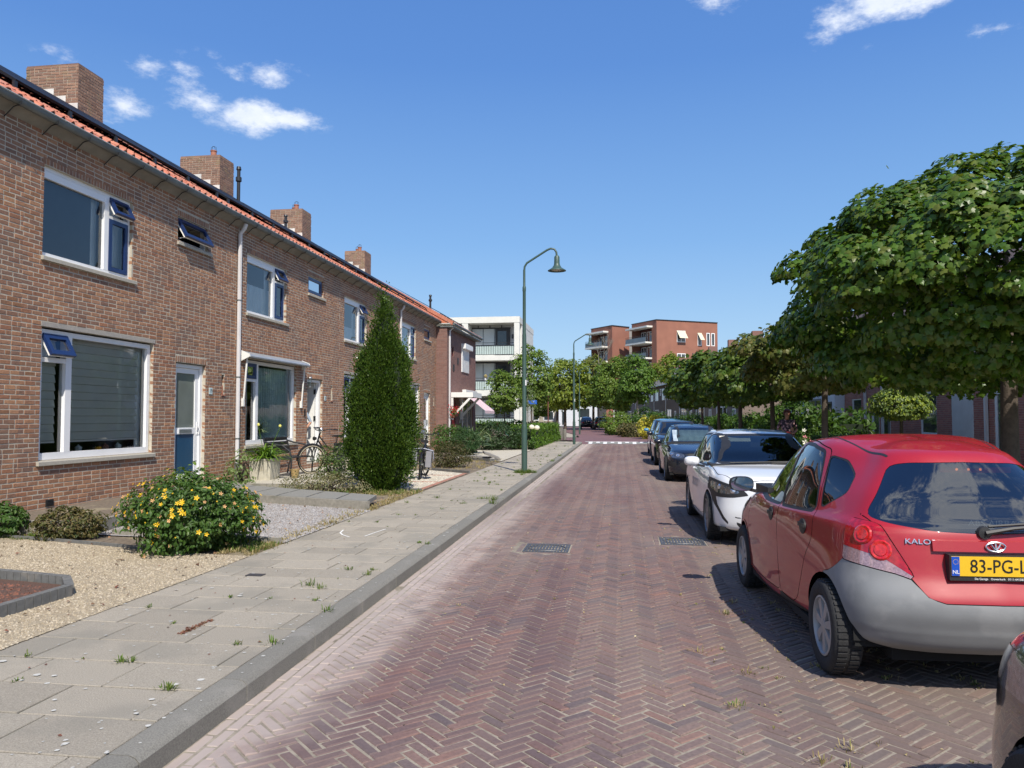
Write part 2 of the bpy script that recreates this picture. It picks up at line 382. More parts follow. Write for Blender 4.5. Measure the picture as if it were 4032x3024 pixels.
# ---------------------------------------------------------------- bricks
def inframe(p, marg=.02):
    d = Vector(p) - Vector((0, 0, H_EYE))
    f = Vector((-math.sin(YAW) * math.cos(PITCH), math.cos(YAW) * math.cos(PITCH), math.sin(PITCH)))
    r = Vector((math.cos(YAW), math.sin(YAW), 0)); u = r.cross(f)
    z = d.dot(f)
    if z < .3: return None
    a = d.dot(r) / z * 3028 / 4032; b = d.dot(u) / z * 3028 / 3024
    if abs(a) < .5 + marg and abs(b) < .5 + marg: return z
    return None
def brick_arrays(items, D, ch, jit, rs):
    """items (n,6): u,v,n,L,H,ang -> verts in (u,v,n)"""
    I = np.array(items, float); n = len(I)
    L_, H_ = I[:, 3] / 2, I[:, 4] / 2
    sg = np.array([(-1, -1), (1, -1), (1, 1), (-1, 1)], float)
    V = np.zeros((n, 12, 3))
    for k, (inset, dz) in enumerate(((ch, 0), (0, -ch), (0, -D))):
        for c in range(4):
            V[:, k * 4 + c, 0] = sg[c, 0] * (L_ - inset); V[:, k * 4 + c, 1] = sg[c, 1] * (H_ - inset); V[:, k * 4 + c, 2] = dz
    J = rs.uniform(-jit, jit, (n, 4, 3)); J[:, :, 2] *= .6
    for k in range(3): V[:, k * 4:k * 4 + 4] += J * (1 if k < 2 else 0)
    ca, sa = np.cos(I[:, 5])[:, None], np.sin(I[:, 5])[:, None]
    x = V[:, :, 0] * ca - V[:, :, 1] * sa; y = V[:, :, 0] * sa + V[:, :, 1] * ca
    V[:, :, 0] = x + I[:, 0:1]; V[:, :, 1] = y + I[:, 1:2]; V[:, :, 2] += I[:, 2:3] + rs.uniform(-jit, jit, (n, 1)) * .8
    F = [(0, 1, 2, 3)]
    for k in range(4):
        k2 = (k + 1) % 4; F.append((4 + k, 4 + k2, k2, k)); F.append((8 + k, 8 + k2, 4 + k2, 4 + k))
    F = np.array(F)[None] + (np.arange(n) * 12)[:, None, None]
    return V.reshape(-1, 3), F.reshape(-1, 4)
UNIT = {}
def unit_bricks(key, L_, H_, D, ch, jit, mat, U, Vv, Nn, n=6):
    if key in UNIT: return UNIT[key]
    rs = np.random.RandomState(5); A = np.array([U, Vv, Nn], float); out = []
    for i in range(n):
        V, F = brick_arrays([(0, 0, 0, L_, H_, 0)], D, ch, jit, rs)
        out.append(fastmesh(key, V @ A, F, mat))
    UNIT[key] = out; return out
def lay_bricks(parent, off, origin, U, Vv, Nn, items, mat, key, L0, H0, D=.06, ch=.004, jit=.0015, nind=300, name='brick', stuffname='brickwork', scale_ok=True):
    """items (u,v,n,L,H,ang). nearest nind bricks in view become objects, the rest one stuff part"""
    O = Vector(origin); U = Vector(U); Vv = Vector(Vv); Nn = Vector(Nn); off = Vector(off)
    A = np.array([U, Vv, Nn], float)
    scored = []
    if nind:
        for i, it in enumerate(items):
            p = O + U * it[0] + Vv * it[1] + Nn * it[2]
            z = inframe(p)
            if z: scored.append((z, i))
        scored.sort(); chosen = set(i for _, i in scored[:nind])
    else: chosen = set()
    if chosen:
        ub = unit_bricks(key, L0, H0, D, ch, jit, mat, U, Vv, Nn)
        rr = random.Random(3)
        for i in chosen:
            u, v, n, l, h, ang = items[i]
            m = Matrix((U, Vv, Nn)).transposed()
            rot = m @ Matrix.Rotation(ang, 3, 'Z') @ m.transposed()
            sc = Vector((abs(U.x) * l / L0 + abs(Vv.x) * h / H0 + abs(Nn.x), abs(U.y) * l / L0 + abs(Vv.y) * h / H0 + abs(Nn.y), abs(U.z) * l / L0 + abs(Vv.z) * h / H0 + abs(Nn.z)))
            p = O + U * u + Vv * v + Nn * (n + rr.uniform(-jit, jit) * .6) - off
            link(name, ub[rr.randrange(len(ub))], parent, p, rot.to_euler(), sc)
    rest = [it for i, it in enumerate(items) if i not in chosen]
    if rest:
        V, F = brick_arrays(rest, D, ch, jit, np.random.RandomState(len(rest)))
        V = V @ A + np.array(O - off)
        o = link(stuffname, fastmesh(stuffname, V, F, mat), parent)
        if nind: o['kind'] = 'stuff'
        return o
def bond(u0, u1, v0, v1, holes, L_, H_, j=.010, off0=0.0, seed=1, headers=.05):
    """stretcher bond between u0..u1, v0..v1 around holes (a0,a1,b0,b1)"""
    rr = random.Random(seed); items = []; r = 0; v = v0
    while v + H_ * .6 <= v1:
        vc = v + H_ / 2; spans = [(u0, u1)]
        for a0, a1, b0, b1 in holes:
            if b0 < vc < b1:
                ns = []
                for s0, s1 in spans:
                    if a1 <= s0 or a0 >= s1: ns.append((s0, s1)); continue
                    if a0 > s0: ns.append((s0, a0))
                    if a1 < s1: ns.append((a1, s1))
                spans = ns
        u = u0 - L_ + (L_ / 2 if r % 2 else 0) + off0 + rr.uniform(-.008, .008)
        while u < u1:
            w = L_ if rr.random() > headers else L_ / 2
            for s0, s1 in spans:
                a, b = max(u, s0), min(u + w, s1)
                if b - a > .035:
                    ea = 0 if a == s0 else j / 2; eb = 0 if b == s1 else j / 2
                    items.append(((a + ea + b - eb) / 2, vc, .004, b - a - ea - eb, H_ - j, 0))
            u += w
        v += H_; r += 1
    return items
def soldier(u0, u1, v0, v1, H_, j=.010):
    n = max(1, round((u1 - u0) / H_)); w = (u1 - u0) / n
    return [(u0 + w * (i + .5), (v0 + v1) / 2, .004, w - j, v1 - v0 - j, 0) for i in range(n)]
def wall_panel(mb, O, U, V, Nn, u0, u1, v0, v1, holes, depth):
    """mortar face with openings and reveals"""
    O, U, V, Nn = map(Vector, (O, U, V, Nn))
    us = sorted(set([u0, u1] + [min(max(h[i], u0), u1) for h in holes for i in (0, 1)])); vs = sorted(set([v0, v1] + [min(max(h[i], v0), v1) for h in holes for i in (2, 3)]))
    P = lambda a, b, n=0: O + U * a + V * b + Nn * n
    for a, b in zip(us, us[1:]):
        for c, d in zip(vs, vs[1:]):
            m = ((a + b) / 2, (c + d) / 2)
            if any(h[0] < m[0] < h[1] and h[2] < m[1] < h[3] for h in holes): continue
            mb.add([P(a, c), P(b, c), P(b, d), P(a, d)], [(0, 1, 2, 3)])
    for h in holes:
        a, b, c, d = h
        for q in ((a, c, b, c), (b, c, b, d), (b, d, a, d), (a, d, a, c)):
            mb.add([P(q[0], q[1]), P(q[2], q[3]), P(q[2], q[3], -depth), P(q[0], q[1], -depth)], [(0, 1, 2, 3)])

# ---------------------------------------------------------------- ground
def sheet(name, pts, z, mat, parent=None, kind='structure'):
    mb = MB(); mb.add([(x, y, z) for x, y in pts], [tuple(range(len(pts)))])
    o = mb.build(name, mat, parent)
    if parent is None: o['kind'] = kind
    return o
KX = lambda y: -2.12 - .0045 * (y - 4)
S = 900
sheet('ground', [(-S, -S), (S, -S), (S, S), (-S, S)], -.03, m_ground)
road = sheet('road', [(KX(-3), -3), (6.0, -3), (6.0, 46.5), (KX(46.5), 46.5)], -.0065, m_sandjoint)
# herringbone at 45 degrees to the road
def herring():
    W = .0685; items = []; hj = random.Random(77)
    c = math.cos(R(45)); x0, x1, y0, y1 = -2.1, 4.2, 1.5, 46.3
    cells = int((y1 + 8) / W)
    for i in range(-cells, cells):
        for j in range(-cells, cells):
            k = (i - j) % 6
            if k == 0: a, b, ang = (i + 1.5) * W, (j + .5) * W, 0
            elif k == 5: a, b, ang = (i + .5) * W, (j + 1.5) * W, math.pi / 2
            else: continue
            X = a * c - b * c; Y = a * c + b * c
            if x0 < X < x1 and y0 < Y < y1:
                if X > 1.2 and Y < 4 and X > 2.5: continue
                hole = False
                for dx0, dx1, dy0, dy1 in DRAINS:
                    if dx0 - .1 < X < dx1 + .1 and dy0 - .1 < Y < dy1 + .1: hole = True
                if hole: continue
                if X > 3.2 and Y < 30: continue
                if X < KX(Y) + .272: continue
                hx, hy, hr = hj.uniform(-.0028, .0028), hj.uniform(-.0028, .0028), hj.gauss(0, .014)
                items.append((X + hx, Y + hy, .0, 3 * W - .011, W - .0115, R(45) + ang + hr))
    return items
DRAINS = [(-1.19, -.64, 9.28, 9.86), (.50, 1.06, 10.03, 10.62)]
items = herring()
# straight courses along the kerb
yy = 1.5
rr = random.Random(4)
for c in range(3):
    y = 1.5 + c * .07
    while y < 46:
        items.append((KX(y) + .035 + c * .0715, y + .1, -.004 + .001 * c, .198, .062, R(90)))
        y += .205
for d in DRAINS:   # frame courses round the drains
    for x in np.arange(d[0] - .02, d[1] + .02, .2):
        for yv in (d[2] - .05, d[3] + .05): items.append((x + .1, yv, 0, .19, .06, 0))
    for yv in np.arange(d[2] - .02, d[3], .2):
        for x in (d[0] - .05, d[1] + .05): items.append((x, yv + .1, 0, .19, .06, R(90)))
lay_bricks(road, (0, 0, 0), (0, 0, 0), (1, 0, 0), (0, 1, 0), (0, 0, 1), items, m_road, 'paving_brick', .1925, .0555, D=.02, ch=.006, jit=.003, name='paving_brick', stuffname='brick_paving')
# far stretch of the road, bending left past the junction
far = MB()
fr = [(-2.9, 47.75), (6.0, 47.75), (6.5, 56), (3.2, 62), (2.2, 70), (.5, 82), (-1.2, 96), (-4, 118), (-9, 150), (-16, 150), (-11.5, 118), (-8.2, 96), (-6.2, 82), (-4.4, 70), (-3.4, 62), (-3.1, 58), (-16, 56), (-16, 51.2), (-3.2, 50.6)]
sheet('road_beyond', fr, .095, m_farroad)
sheet('side_street', [(6.0, 49), (30, 50), (30, 56), (6.4, 56)], .090, m_farroad)
sheet('cross_street', [(-60, 118), (60, 118), (60, 130), (-60, 130)], .100, m_asphalt)
# speed table marking, white blocks
mk = empty('speed_table_marking', (-.2, 47, 0), 0, 'white painted blocks across the brick road at the speed table', 'road marking')
o_ = (-.2, 47, 0); rz_ = lambda y: -.002 + .10 * (y - 46.4) / 1.35
def slope_quad(name, x0, x1, y0, y1, lift, mat):
    b = MB(); b.add([(x0, y0, rz_(y0) + lift), (x1, y0, rz_(y0) + lift), (x1, y1, rz_(y1) + lift), (x0, y1, rz_(y1) + lift)], [(0, 1, 2, 3)]); return b.build(name, mat, mk, o_)
ramp = MB(); ramp.add([(-2.9, 46.4, -.004), (6.0, 46.4, -.004), (6.0, 47.76, .096), (-2.9, 47.76, .096)], [(0, 1, 2, 3)]); ramp.build('speed_ramp', m_farroad)['kind'] = 'structure'
slope_quad('grey_band', -2.0, 5.0, 46.5, 47.6, .004, M('grey_paver', (.22,.22,.2), .9))
for i in range(16):
    x = -1.95 + i * .44
    slope_quad('painted_block', x, x + .22, 46.5 if i % 2 == 0 else 47.1, 47.6, .008, m_whitepaint)
slope_quad('painted_line', -2.2, 5.0, 47.6, 47.74, .008, m_whitepaint)

# kerb
kerb = empty('kerb', (-2.2, 0, 0)); kerb['kind'] = 'structure'
def kerbstone(y0, y1, xf):
    b = MB(); n = 1
    pr = [(0, -.05), (0.0, .09), (-.02, .112), (-.05, .122), (-.15, .122), (-.15, -.05)]
    vs = []
    for y, x in ((y0 + .004, xf(y0)), (y1 - .004, xf(y1))):
        vs += [(x + a, y, z) for a, z in pr]
    k = len(pr); fs = [tuple(range(k))[::-1], tuple(range(k, 2 * k))] + [(i, (i + 1) % k, (i + 1) % k + k, i + k) for i in range(k)]
    b.add(vs, fs); b.build('kerb_stone', m_kerb, kerb, (-2.2, 0, 0), smooth=True, angle=30)
y = 1.2
while y < 46:
    kerbstone(y, y + 1.0, KX); y += 1.0
for i in range(5):   # rounded corner
    a0, a1 = R(90 * i / 5), R(90 * (i + 1) / 5); r = 1.6; cx, cy = -3.9, 46.2
    f = lambda a: (cx + r * math.cos(a), cy + r * math.sin(a)); p, q = f(a0), f(a1)
    b = MB(); cI = lambda a: (cx + (r - .15) * math.cos(a), cy + (r - .15) * math.sin(a)); p2, q2 = cI(a0), cI(a1)
    b.add([(*p, -.05), (*q, -.05), (*q2, -.05), (*p2, -.05), (*p, .12), (*q, .12), (*q2, .12), (*p2, .12)], [(0, 3, 2, 1), (4, 5, 6, 7), (0, 1, 5, 4), (1, 2, 6, 5), (2, 3, 7, 6), (3, 0, 4, 7)])
    b.build('kerb_stone', m_kerb, kerb, (-2.2, 0, 0))
# pavement slabs
pav = sheet('pavement', [(-4.0, -2), (KX(0) - .1, -2), (KX(46) - .1, 46.2), (-3.9, 47.8), (-12, 47.8), (-12, 46.9), (-4.0, 46.9)], .1145, m_slabjoint)
items = []; rr = random.Random(9)
SL, SW = .62, .415
row = 0; y = 1.5
while y < 46.6:
    x1 = KX(y) - .155; x0 = -3.97
    u = x0 - (SL / 2 if row % 2 else 0.15)
    while u < x1:
        a, b_ = max(u, x0), min(u + SL, x1)
        if b_ - a > .05: items.append(((a + b_) / 2, y + SW / 2, .122, b_ - a - .013, SW - .013, rr.uniform(-.004, .004)))
        u += SL
    y += SW; row += 1
lay_bricks(pav, (0, 0, 0), (0, 0, 0), (1, 0, 0), (0, 1, 0), (0, 0, 1), items, m_slab, 'paving_slab', SL - .013, SW - .013, D=.03, ch=.004, jit=.0022, name='paving_slab', stuffname='slab_paving')
# wider parts of the pavement and gardens on the left
def ground_patch(name, pts, z, mat): return sheet(name, pts, z, mat)
ground_patch('garden_soil', [(-9, -2), (-3.96, -2), (-3.96, 48), (-9, 48)], .117, m_soil)
ground_patch('straw_gravel_bed', [(-8.2, 2.5), (-3.955, 2.5), (-3.955, 7.85), (-4.9, 7.95), (-6.0, 8.25), (-6.8, 8.46), (-8.2, 8.75)], .128, m_yellowgravel)
ground_patch('grey_gravel_bed', [(-6.9, 9.0), (-3.955, 8.72), (-3.955, 11.9), (-4.2, 12.05), (-6.85, 13.2)], .132, m_greygravel)
ground_patch('raised_soil', [(-8.4, 8.9), (-6.6, 8.9), (-6.72, 9.6), (-7.4, 13.0), (-8.4, 13.2)], .27, m_soil)
ground_patch('white_gravel_bed', [(-8.3, 15.9), (-4.02, 15.4), (-4.02, 19.9), (-5.2, 21.0), (-8.3, 21.0)], .134, m_whitegravel)
ground_patch('raised_terrace', [(-8.38, 15.2), (-6.2, 15.2), (-6.2, 21.0), (-8.38, 21.0)], .235, m_whitegravel)
ground_patch('pale_paved_drive', [(-6.2, 27.2), (-4.0, 25.6), (-4.0, 34.6), (-5.6, 36.4), (-6.4, 36.4)], .136, m_whitegravel)

# concrete edgings, each a thing
def edging(name, segs, h, w, z, mat, label, cat='garden edging', ribs=0):
    c = Vector((segs[0][0], segs[0][1], z)); root = empty(name, c, 0, label, cat)
    for (x0, y0), (x1, y1) in zip(segs, segs[1:]):
        L_ = math.hypot(x1 - x0, y1 - y0); n = max(1, round(L_ / 1.0)) if not ribs else max(1, round(L_ / ribs))
        for i in range(n):
            a, b_ = i / n, (i + 1) / n; e = .004 / L_
            b = MB(); b.bar((x0 + (x1 - x0) * (a + e), y0 + (y1 - y0) * (a + e), z + h / 2), (x0 + (x1 - x0) * (b_ - e), y0 + (y1 - y0) * (b_ - e), z + h / 2), w, h)
            b.build('edging_block' if ribs else 'edging_slab', mat, root, c)
    return root
m_edge = M('edging_concrete', (.27,.25,.21), .9, .2, 20, bump=.4, bscale=150, dirt=((.14,.14,.10), 4, .55, .6))
m_edgedk = M('palisade_concrete', (.135,.135,.13), .9, .2, 20, bump=.4, bscale=150, dirt=((.22,.20,.17), 6, .55, .6))
edging('low_garden_wall', [(-8.35, 9.0), (-6.62, 8.85), (-6.75, 9.7), (-7.35, 12.9)], .20, .06, .10, m_edge, 'low concrete garden wall around the raised soil by the brick house')
edging('gravel_edging', [(-6.4, 9.05), (-5.2, 8.93), (-4.0, 8.70)], .10, .06, .09, m_edge, 'low concrete edging between yellow flowered bush and grey gravel')
edging('plastic_edging', [(-8.2, 8.76), (-6.8, 8.48), (-6.0, 8.27), (-4.9, 7.97)], .05, .03, .11, m_edgedk, 'thin dark edging along the back of the straw coloured gravel')
edging('palisade_edging', [(-6.2, 6.52), (-4.86, 6.24), (-4.58, 5.92), (-4.60, 5.25), (-4.64, 4.2)], .12, .07, .10, m_edgedk, 'ribbed dark concrete edging around the lava grit bed', ribs=.085)
ground_patch('lava_grit_bed', [(-7.2, 3.5), (-4.67, 3.5), (-4.62, 5.9), (-4.88, 6.2), (-6.2, 6.45), (-7.2, 6.6)], .15, m_lava)
# raised grey path of the first house
pr = empty('garden_path', (-5.5, 13.2, .1), 0, 'raised path of grey concrete slabs leading to the front door', 'garden path')
def quadslab(pts, z0, z1, name, mat, parent, off):
    b = MB(); b.add([(x, y, z0) for x, y in pts] + [(x, y, z1) for x, y in pts], [(0, 3, 2, 1), (4, 5, 6, 7), (0, 1, 5, 4), (1, 2, 6, 5), (2, 3, 7, 6), (3, 0, 4, 7)])
    return b.build(name, mat, parent, off)
m_path = M('path_slab', (.22,.215,.195), .9, .12, 40, bump=.4, bscale=200, dirt=((.33,.28,.20), 3, .6, .5))
f0, f1, g0, g1 = Vector((-8.35, 13.45)), Vector((-4.05, 12.05)), Vector((-8.35, 15.0)), Vector((-4.2, 12.98))
n = 7
for i in range(n):
    for k in range(2):
        a, b_ = i / n, (i + 1) / n; c0, c1 = k / 2, (k + 1) / 2
        P = lambda s, t: (f0.lerp(f1, s)).lerp(g0.lerp(g1, s), t)
        e = .004
        quadslab([P(a + e, c0 + e), P(b_ - e, c0 + e), P(b_ - e, c1 - e), P(a + e, c1 - e)], .2, .268 - .004 * k, 'path_slab', m_path, pr, (-5.5, 13.2, .1))
b = MB(); b.bar((-6.9, 12.93, .18), (-4.03, 11.99, .18), .07, .17); b.build('edge_beam', m_edge, pr, (-5.5, 13.2, .1))
b = MB(); b.add([(-8.35, 13.47, .198), (-4.06, 12.07, .198), (-4.2, 12.96, .198), (-8.35, 14.98, .198)], [(0, 1, 2, 3)]); b.build('path_bed', m_soil, pr, (-5.5, 13.2, .1))
edging('terrace_edging', [(-8.35, 15.15), (-6.2, 15.15), (-6.2, 21.0)], .14, .06, .10, m_edge, 'low concrete edging of the terrace with bench and planter')
edging('white_gravel_edging', [(-6.1, 15.3), (-5.5, 15.32), (-4.05, 15.4)], .08, .05, .08, m_edgedk, 'short dark edging in front of white gravel behind the conifer')
edging('bed_edging', [(-5.3, 21.3), (-4.6, 20.75), (-4.02, 20.3)], .08, .05, .10, m_edgedk, 'dark ribbed edging between white gravel and the bushes', ribs=.12)
strip = empty('red_brick_strip', (-4.1, 18, .13), 0, 'strip of red bricks edging the white gravel at the pavement', 'brick strip')
m_redpav = M('red_paver', (.36,.17,.12), .9, .2, 20, isl=.2)
for i in range(22):
    b = MB(); b.box(-4.13, -4.03, 15.5 + i * .205, 15.5 + i * .205 + .198, .12, .142); b.build('brick', m_redpav, strip, (-4.1, 18, .13))
for i in range(5):
    b = MB(); b.box(-5.2 + i * .21, -5.2 + i * .21 + .2, 17.2, 17.3, .12, .142); b.build('brick', m_redpav, strip, (-4.1, 18, .13))
    b = MB(); b.box(-5.2 + i * .21, -5.2 + i * .21 + .2, 19.2, 19.3, .12, .142); b.build('brick', m_redpav, strip, (-4.1, 18, .13))
# right side ground
sheet('right_pavement', [(3.3, -2), (5.6, -2), (5.6, 46), (3.3, 46)], .10, m_slab)
rk = sheet('right_verge', [(5.6, -2), (30, -2), (30, 47.5), (5.6, 47.5)], .095, m_grassgr)
b = MB(); b.box(3.15, 3.3, -2, 46, -.05, .12); o = b.build('right_kerb', m_kerb); o['kind'] = 'structure'
sheet('far_verge', [(6.6, 57), (60, 57), (60, 117), (-1.0, 117), (.4, 96), (1.9, 82), (3.7, 70), (4.6, 62)], .105, m_grassgr)
sheet('far_left_pavement', [(-3.5, 62), (-4.6, 70), (-6.5, 82), (-8.6, 96), (-12, 117), (-60, 117), (-60, 57), (-3.4, 57)], .115, m_slab)
sheet('corner_pavement', [(-4.0, 46.9), (-2.9, 47.5), (-4.3, 49.2), (-16, 49.6), (-16, 46.0), (-4.0, 46.0)], .112, m_slab)
# ---------------------------------------------------------------- terrace houses
XF = -8.4
BL, BH = .2065, .0686
PITCHY = 6.22
def hbox(parent, off, name, mat, x0, x1, y0, y1, z0, z1):
    b = MB(); b.box(x0, x1, y0, y1, z0, z1); return b.build(name, mat, parent, off)
def frame_boxes(b, x0, x1, y0, y1, z0, z1, w, wt=None, wb=None):
    wt = wt or w; wb = wb or w
    b.box(x0, x1, y0, y0 + w, z0, z1); b.box(x0, x1, y1 - w, y1, z0, z1)
    b.box(x0, x1, y0 + w, y1 - w, z1 - wt, z1); b.box(x0, x1, y0 + w, y1 - w, z0, z0 + wb)
def room(parent, off, y0, y1, z0, z1, x0=XF - .24, depth=2.2, mat=None):
    b = MB(); x1 = x0 - depth; e = .35
    y0 -= e; y1 += e; z0 -= .1; z1 += .05
    v = [(x0, y0, z0), (x0, y1, z0), (x0, y1, z1), (x0, y0, z1), (x1, y0, z0), (x1, y1, z0), (x1, y1, z1), (x1, y0, z1)]
    b.add(v, [(4, 5, 6, 7), (0, 1, 5, 4), (3, 7, 6, 2), (0, 4, 7, 3), (1, 2, 6, 5)])
    b.build('room', mat or m_greyinside, parent, off)
def pane(parent, off, y0, y1, z0, z1, x, mat=None):
    b = MB(); b.add([(x, y0, z0), (x, y1, z0), (x, y1, z1), (x, y0, z1)], [(0, 1, 2, 3)]); return b.build('pane', mat or m_glass, parent, off)
def folds(parent, off, name, y0, y1, z0, z1, x, mat, n=14, amp=.03):
    b = MB(); pts = []
    N_ = n * 6
    for i in range(N_ + 1):
        t = i / N_; pts.append((x + amp * math.sin(t * n * 2 * math.pi) * (.7 + .3 * math.sin(t * 9)), y0 + (y1 - y0) * t))
    vs = [(a, c, z0) for a, c in pts] + [(a, c, z1) for a, c in pts]
    b.add(vs, [(i, i + 1, i + N_ + 2, i + N_ + 1) for i in range(N_)])
    return b.build(name, mat, parent, off, smooth=True)
def sash(parent, off, y0, y1, z0, z1, x, w, open_deg=0, th=.05, label=None, side=False):
    """blue sash, top hung when open_deg; drawn round its hinge line"""
    root = MB(); c = Vector((x, (y0 + y1) / 2, z1)); a = R(open_deg)
    def T(p):
        p = Vector(p) - c
        return c + Vector((p.x * math.cos(a) - p.z * math.sin(a), p.y, p.x * math.sin(a) + p.z * math.cos(a)))
    b = MB(); frame_boxes(b, x - th + .02, x + .02, y0, y1, z0, z1, w); b.v = [tuple(T(v)) for v in b.v]
    o = b.build('sash', m_blue, parent, off)
    b2 = MB(); frame_boxes(b2, x - th - .008, x - th + .018, y0 + .004, y1 - .004, z0 + .004, z1 - .004, w * .6); b2.v = [tuple(T(v)) for v in b2.v]
    b2.build('sash_back', m_whitepaint, parent, off)
    b3 = MB(); b3.add([T((x - .01, y0 + w, z0 + w)), T((x - .01, y1 - w, z0 + w)), T((x - .01, y1 - w, z1 - w)), T((x - .01, y0 + w, z1 - w))], [(0, 1, 2, 3)])
    b3.build('pane', m_glass, parent, off)
    if open_deg > 5:
        b4 = MB(); b4.bar(T((x - .03, y0 + .12, z0 + .03)), (x - .03, y0 + .12, z0 + .05), .012, .02); b4.bar(T((x - .03, y1 - .12, z0 + .03)), (x - .03, y1 - .12, z0 + .05), .012, .02)
        b4.build('stay', m_white, parent, off)
    return o
def sill(parent, off, y0, y1, z, name='sill'):
    n = 2; 
    b = MB(); w = (y1 - y0) / n
    for i in range(n):
        ya, yb = y0 + w * i + .002, y0 + w * (i + 1) - .002
        vs = []
        for y in (ya, yb): vs += [(XF - .09, y, z), (XF + .045, y, z - .012), (XF + .05, y, z - .02), (XF + .05, y, z - .072), (XF - .09, y, z - .072)]
        b.add(vs, [(0, 1, 2, 3, 4)[::-1], (5, 6, 7, 8, 9)] + [(i_, (i_ + 1) % 5, (i_ + 1) % 5 + 5, i_ + 5) for i_ in range(5)])
    return b.build(name, m_sill, parent, off)
def house(k, cfg):
    dy = PITCHY * k; y0 = 9.75 + dy; y1 = y0 + PITCHY
    if k == 3: y1 = 34.45
    if k == -1: y0 = 3.6
    off = (XF, y0 + 3, .1)
    h = empty('terraced_house', off, 0, cfg['label'], 'house', 'houses of the red brick terrace')
    # openings (u = y, v = z)
    uw = (10.12 + dy, 12.20 + dy, 4.0, 5.35); sw = (13.58 + dy, 14.66 + dy, 5.0, 5.49)
    lw = (10.15 + dy, 12.88 + dy, .98, 2.955); dr = (13.60 + dy, 14.66 + dy, .36, 2.675)
    holes = [uw, sw, lw, dr]
    ledge = [(lw[0] - .02, lw[1] + .03, lw[3], lw[3] + .068)]
    sol = [(uw[0] - .03, uw[1] + .03, uw[3], uw[3] + .115), (sw[0] - .03, sw[1] + .03, sw[3], sw[3] + .115), (dr[0] - .02, dr[1] + .02, dr[3], dr[3] + .125)]
    rec = (15.30 + dy, 15.41 + dy, 2.10, 2.52)
    zt = 5.93; zb = .08
    H_all = holes + [rec]
    mb = MB(); wall_panel(mb, (XF, 0, 0), (0, 1, 0), (0, 0, 1), (1, 0, 0), y0, y1, zb, zt, H_all, .16)
    wl = mb.build('wall', m_mortar, h, off)
    vis = k >= 0
    items = bond(y0, y1, zb, zt, H_all + sol + ledge, BL, BH, j=.013, seed=40 + k)
    for s in sol: items += soldier(s[0], s[1], s[2], s[3], BH, .012)
    lay_bricks(h, off, (XF, 0, 0), (0, 1, 0), (0, 0, 1), (1, 0, 0), items, m_brick, 'wall_brick', BL - .013, BH - .013, D=.06, ch=.0045, jit=.0022, nind=300 if vis else 0)
    # recess bottom and little figure
    rb = hbox(h, off, 'niche_ledge', m_terracotta, XF - .1, XF + .02, rec[0] - .01, rec[1] + .03, rec[2] - .03, rec[2])
    hbox(h, off, 'niche_back', m_brick, XF - .14, XF - .12, rec[0] - .02, rec[1] + .02, rec[2] - .02, rec[3] + .02)
    if k == 0:
        b = MB(); b.lathe([(0, 0), (.025, 0), (.03, .06), (.018, .12), (.026, .16), (.02, .2), (0, .22)], (XF - .03, (rec[0] + rec[1]) / 2 + .01, rec[2]), 8); b.build('niche_figure', m_terracotta, h, off, smooth=True)
    # upper window ------------------------------------------------
    xo = XF - .055
    w = empty('upper_window', (0, 0, 0)); w.parent = h
    b = MB(); frame_boxes(b, xo - .09, xo, uw[0], uw[1], uw[2], uw[3], .055, .06, .06)
    ym = 11.60 + dy; b.box(xo - .088, xo + .002, ym - .055, ym + .055, uw[2] + .06, uw[3] - .06)
    zt_ = 4.965; b.box(xo - .088, xo - .002, ym + .055, uw[1] - .055, zt_ - .025, zt_ + .025)
    b.box(xo - .085, xo - .003, uw[0] + .055, ym - .055, uw[3] - .17, uw[3] - .062)
    b.build('frame', m_white, w, off)
    pane(w, off, uw[0] + .05, ym - .05, uw[2] + .05, uw[3] - .1, xo - .05, cfg.get('upane', m_glass))
    sash(w, off, ym + .055, uw[1] - .06, zt_ + .02, uw[3] - .065, xo, .055, cfg['vent'])
    sash(w, off, ym + .06, uw[1] - .06, uw[2] + .065, zt_ - .03, xo - .004, .07, 0)
    sill(w, off, uw[0] - .03, uw[1] + .1, uw[2])
    room(w, off, uw[0], uw[1], uw[2] - .4, uw[3] + .1)
    # pale curtain edges inside
    if cfg['ucur'] == 'dark':
        hbox(w, off, 'roller_blind', M('slate_blind', (.045,.055,.07), .8), xo - .17, xo - .165, uw[0] + .02, ym - .17, uw[2] + .02, uw[3] - .1)
        folds(w, off, 'curtain', ym - .16, ym + .02, uw[2], uw[3] - .1, xo - .2, m_curtain, 3, .02)
        folds(w, off, 'curtain', ym + .3, uw[1] + .02, uw[2], uw[3] - .1, xo - .2, m_curtain, 3, .02)
    else:
        folds(w, off, 'curtain', uw[0], ym + .3, uw[2], uw[2] + cfg['ucurh'], xo - .22, m_curtain, 12, .02)
        folds(w, off, 'curtain', ym - .12, ym + .05, uw[2], uw[3], xo - .2, m_curtain, 2, .02)
    # small window ------------------------------------------------
    w = empty('small_window', (0, 0, 0)); w.parent = h
    b = MB(); frame_boxes(b, xo - .09, xo, sw[0], sw[1], sw[2], sw[3], .045); b.build('frame', m_white, w, off)
    sash(w, off, sw[0] + .04, sw[1] - .04, sw[2] + .04, sw[3] - .03, xo, .075, cfg['svent'])
    sill(w, off, sw[0] - .03, sw[1] + .12, sw[2]); room(w, off, sw[0], sw[1], sw[2], sw[3], depth=1.0, mat=M('bathroom_dark', (.06,.06,.065), .9))
    # lower window ------------------------------------------------
    w = empty('lower_window', (0, 0, 0)); w.parent = h
    b = MB(); b.box(XF - .1, XF + .012, lw[0] - .02, lw[1] + .03, lw[3] + .001, lw[3] + .067); b.build('lintel', m_lintel, w, off)
    xw = XF - .06
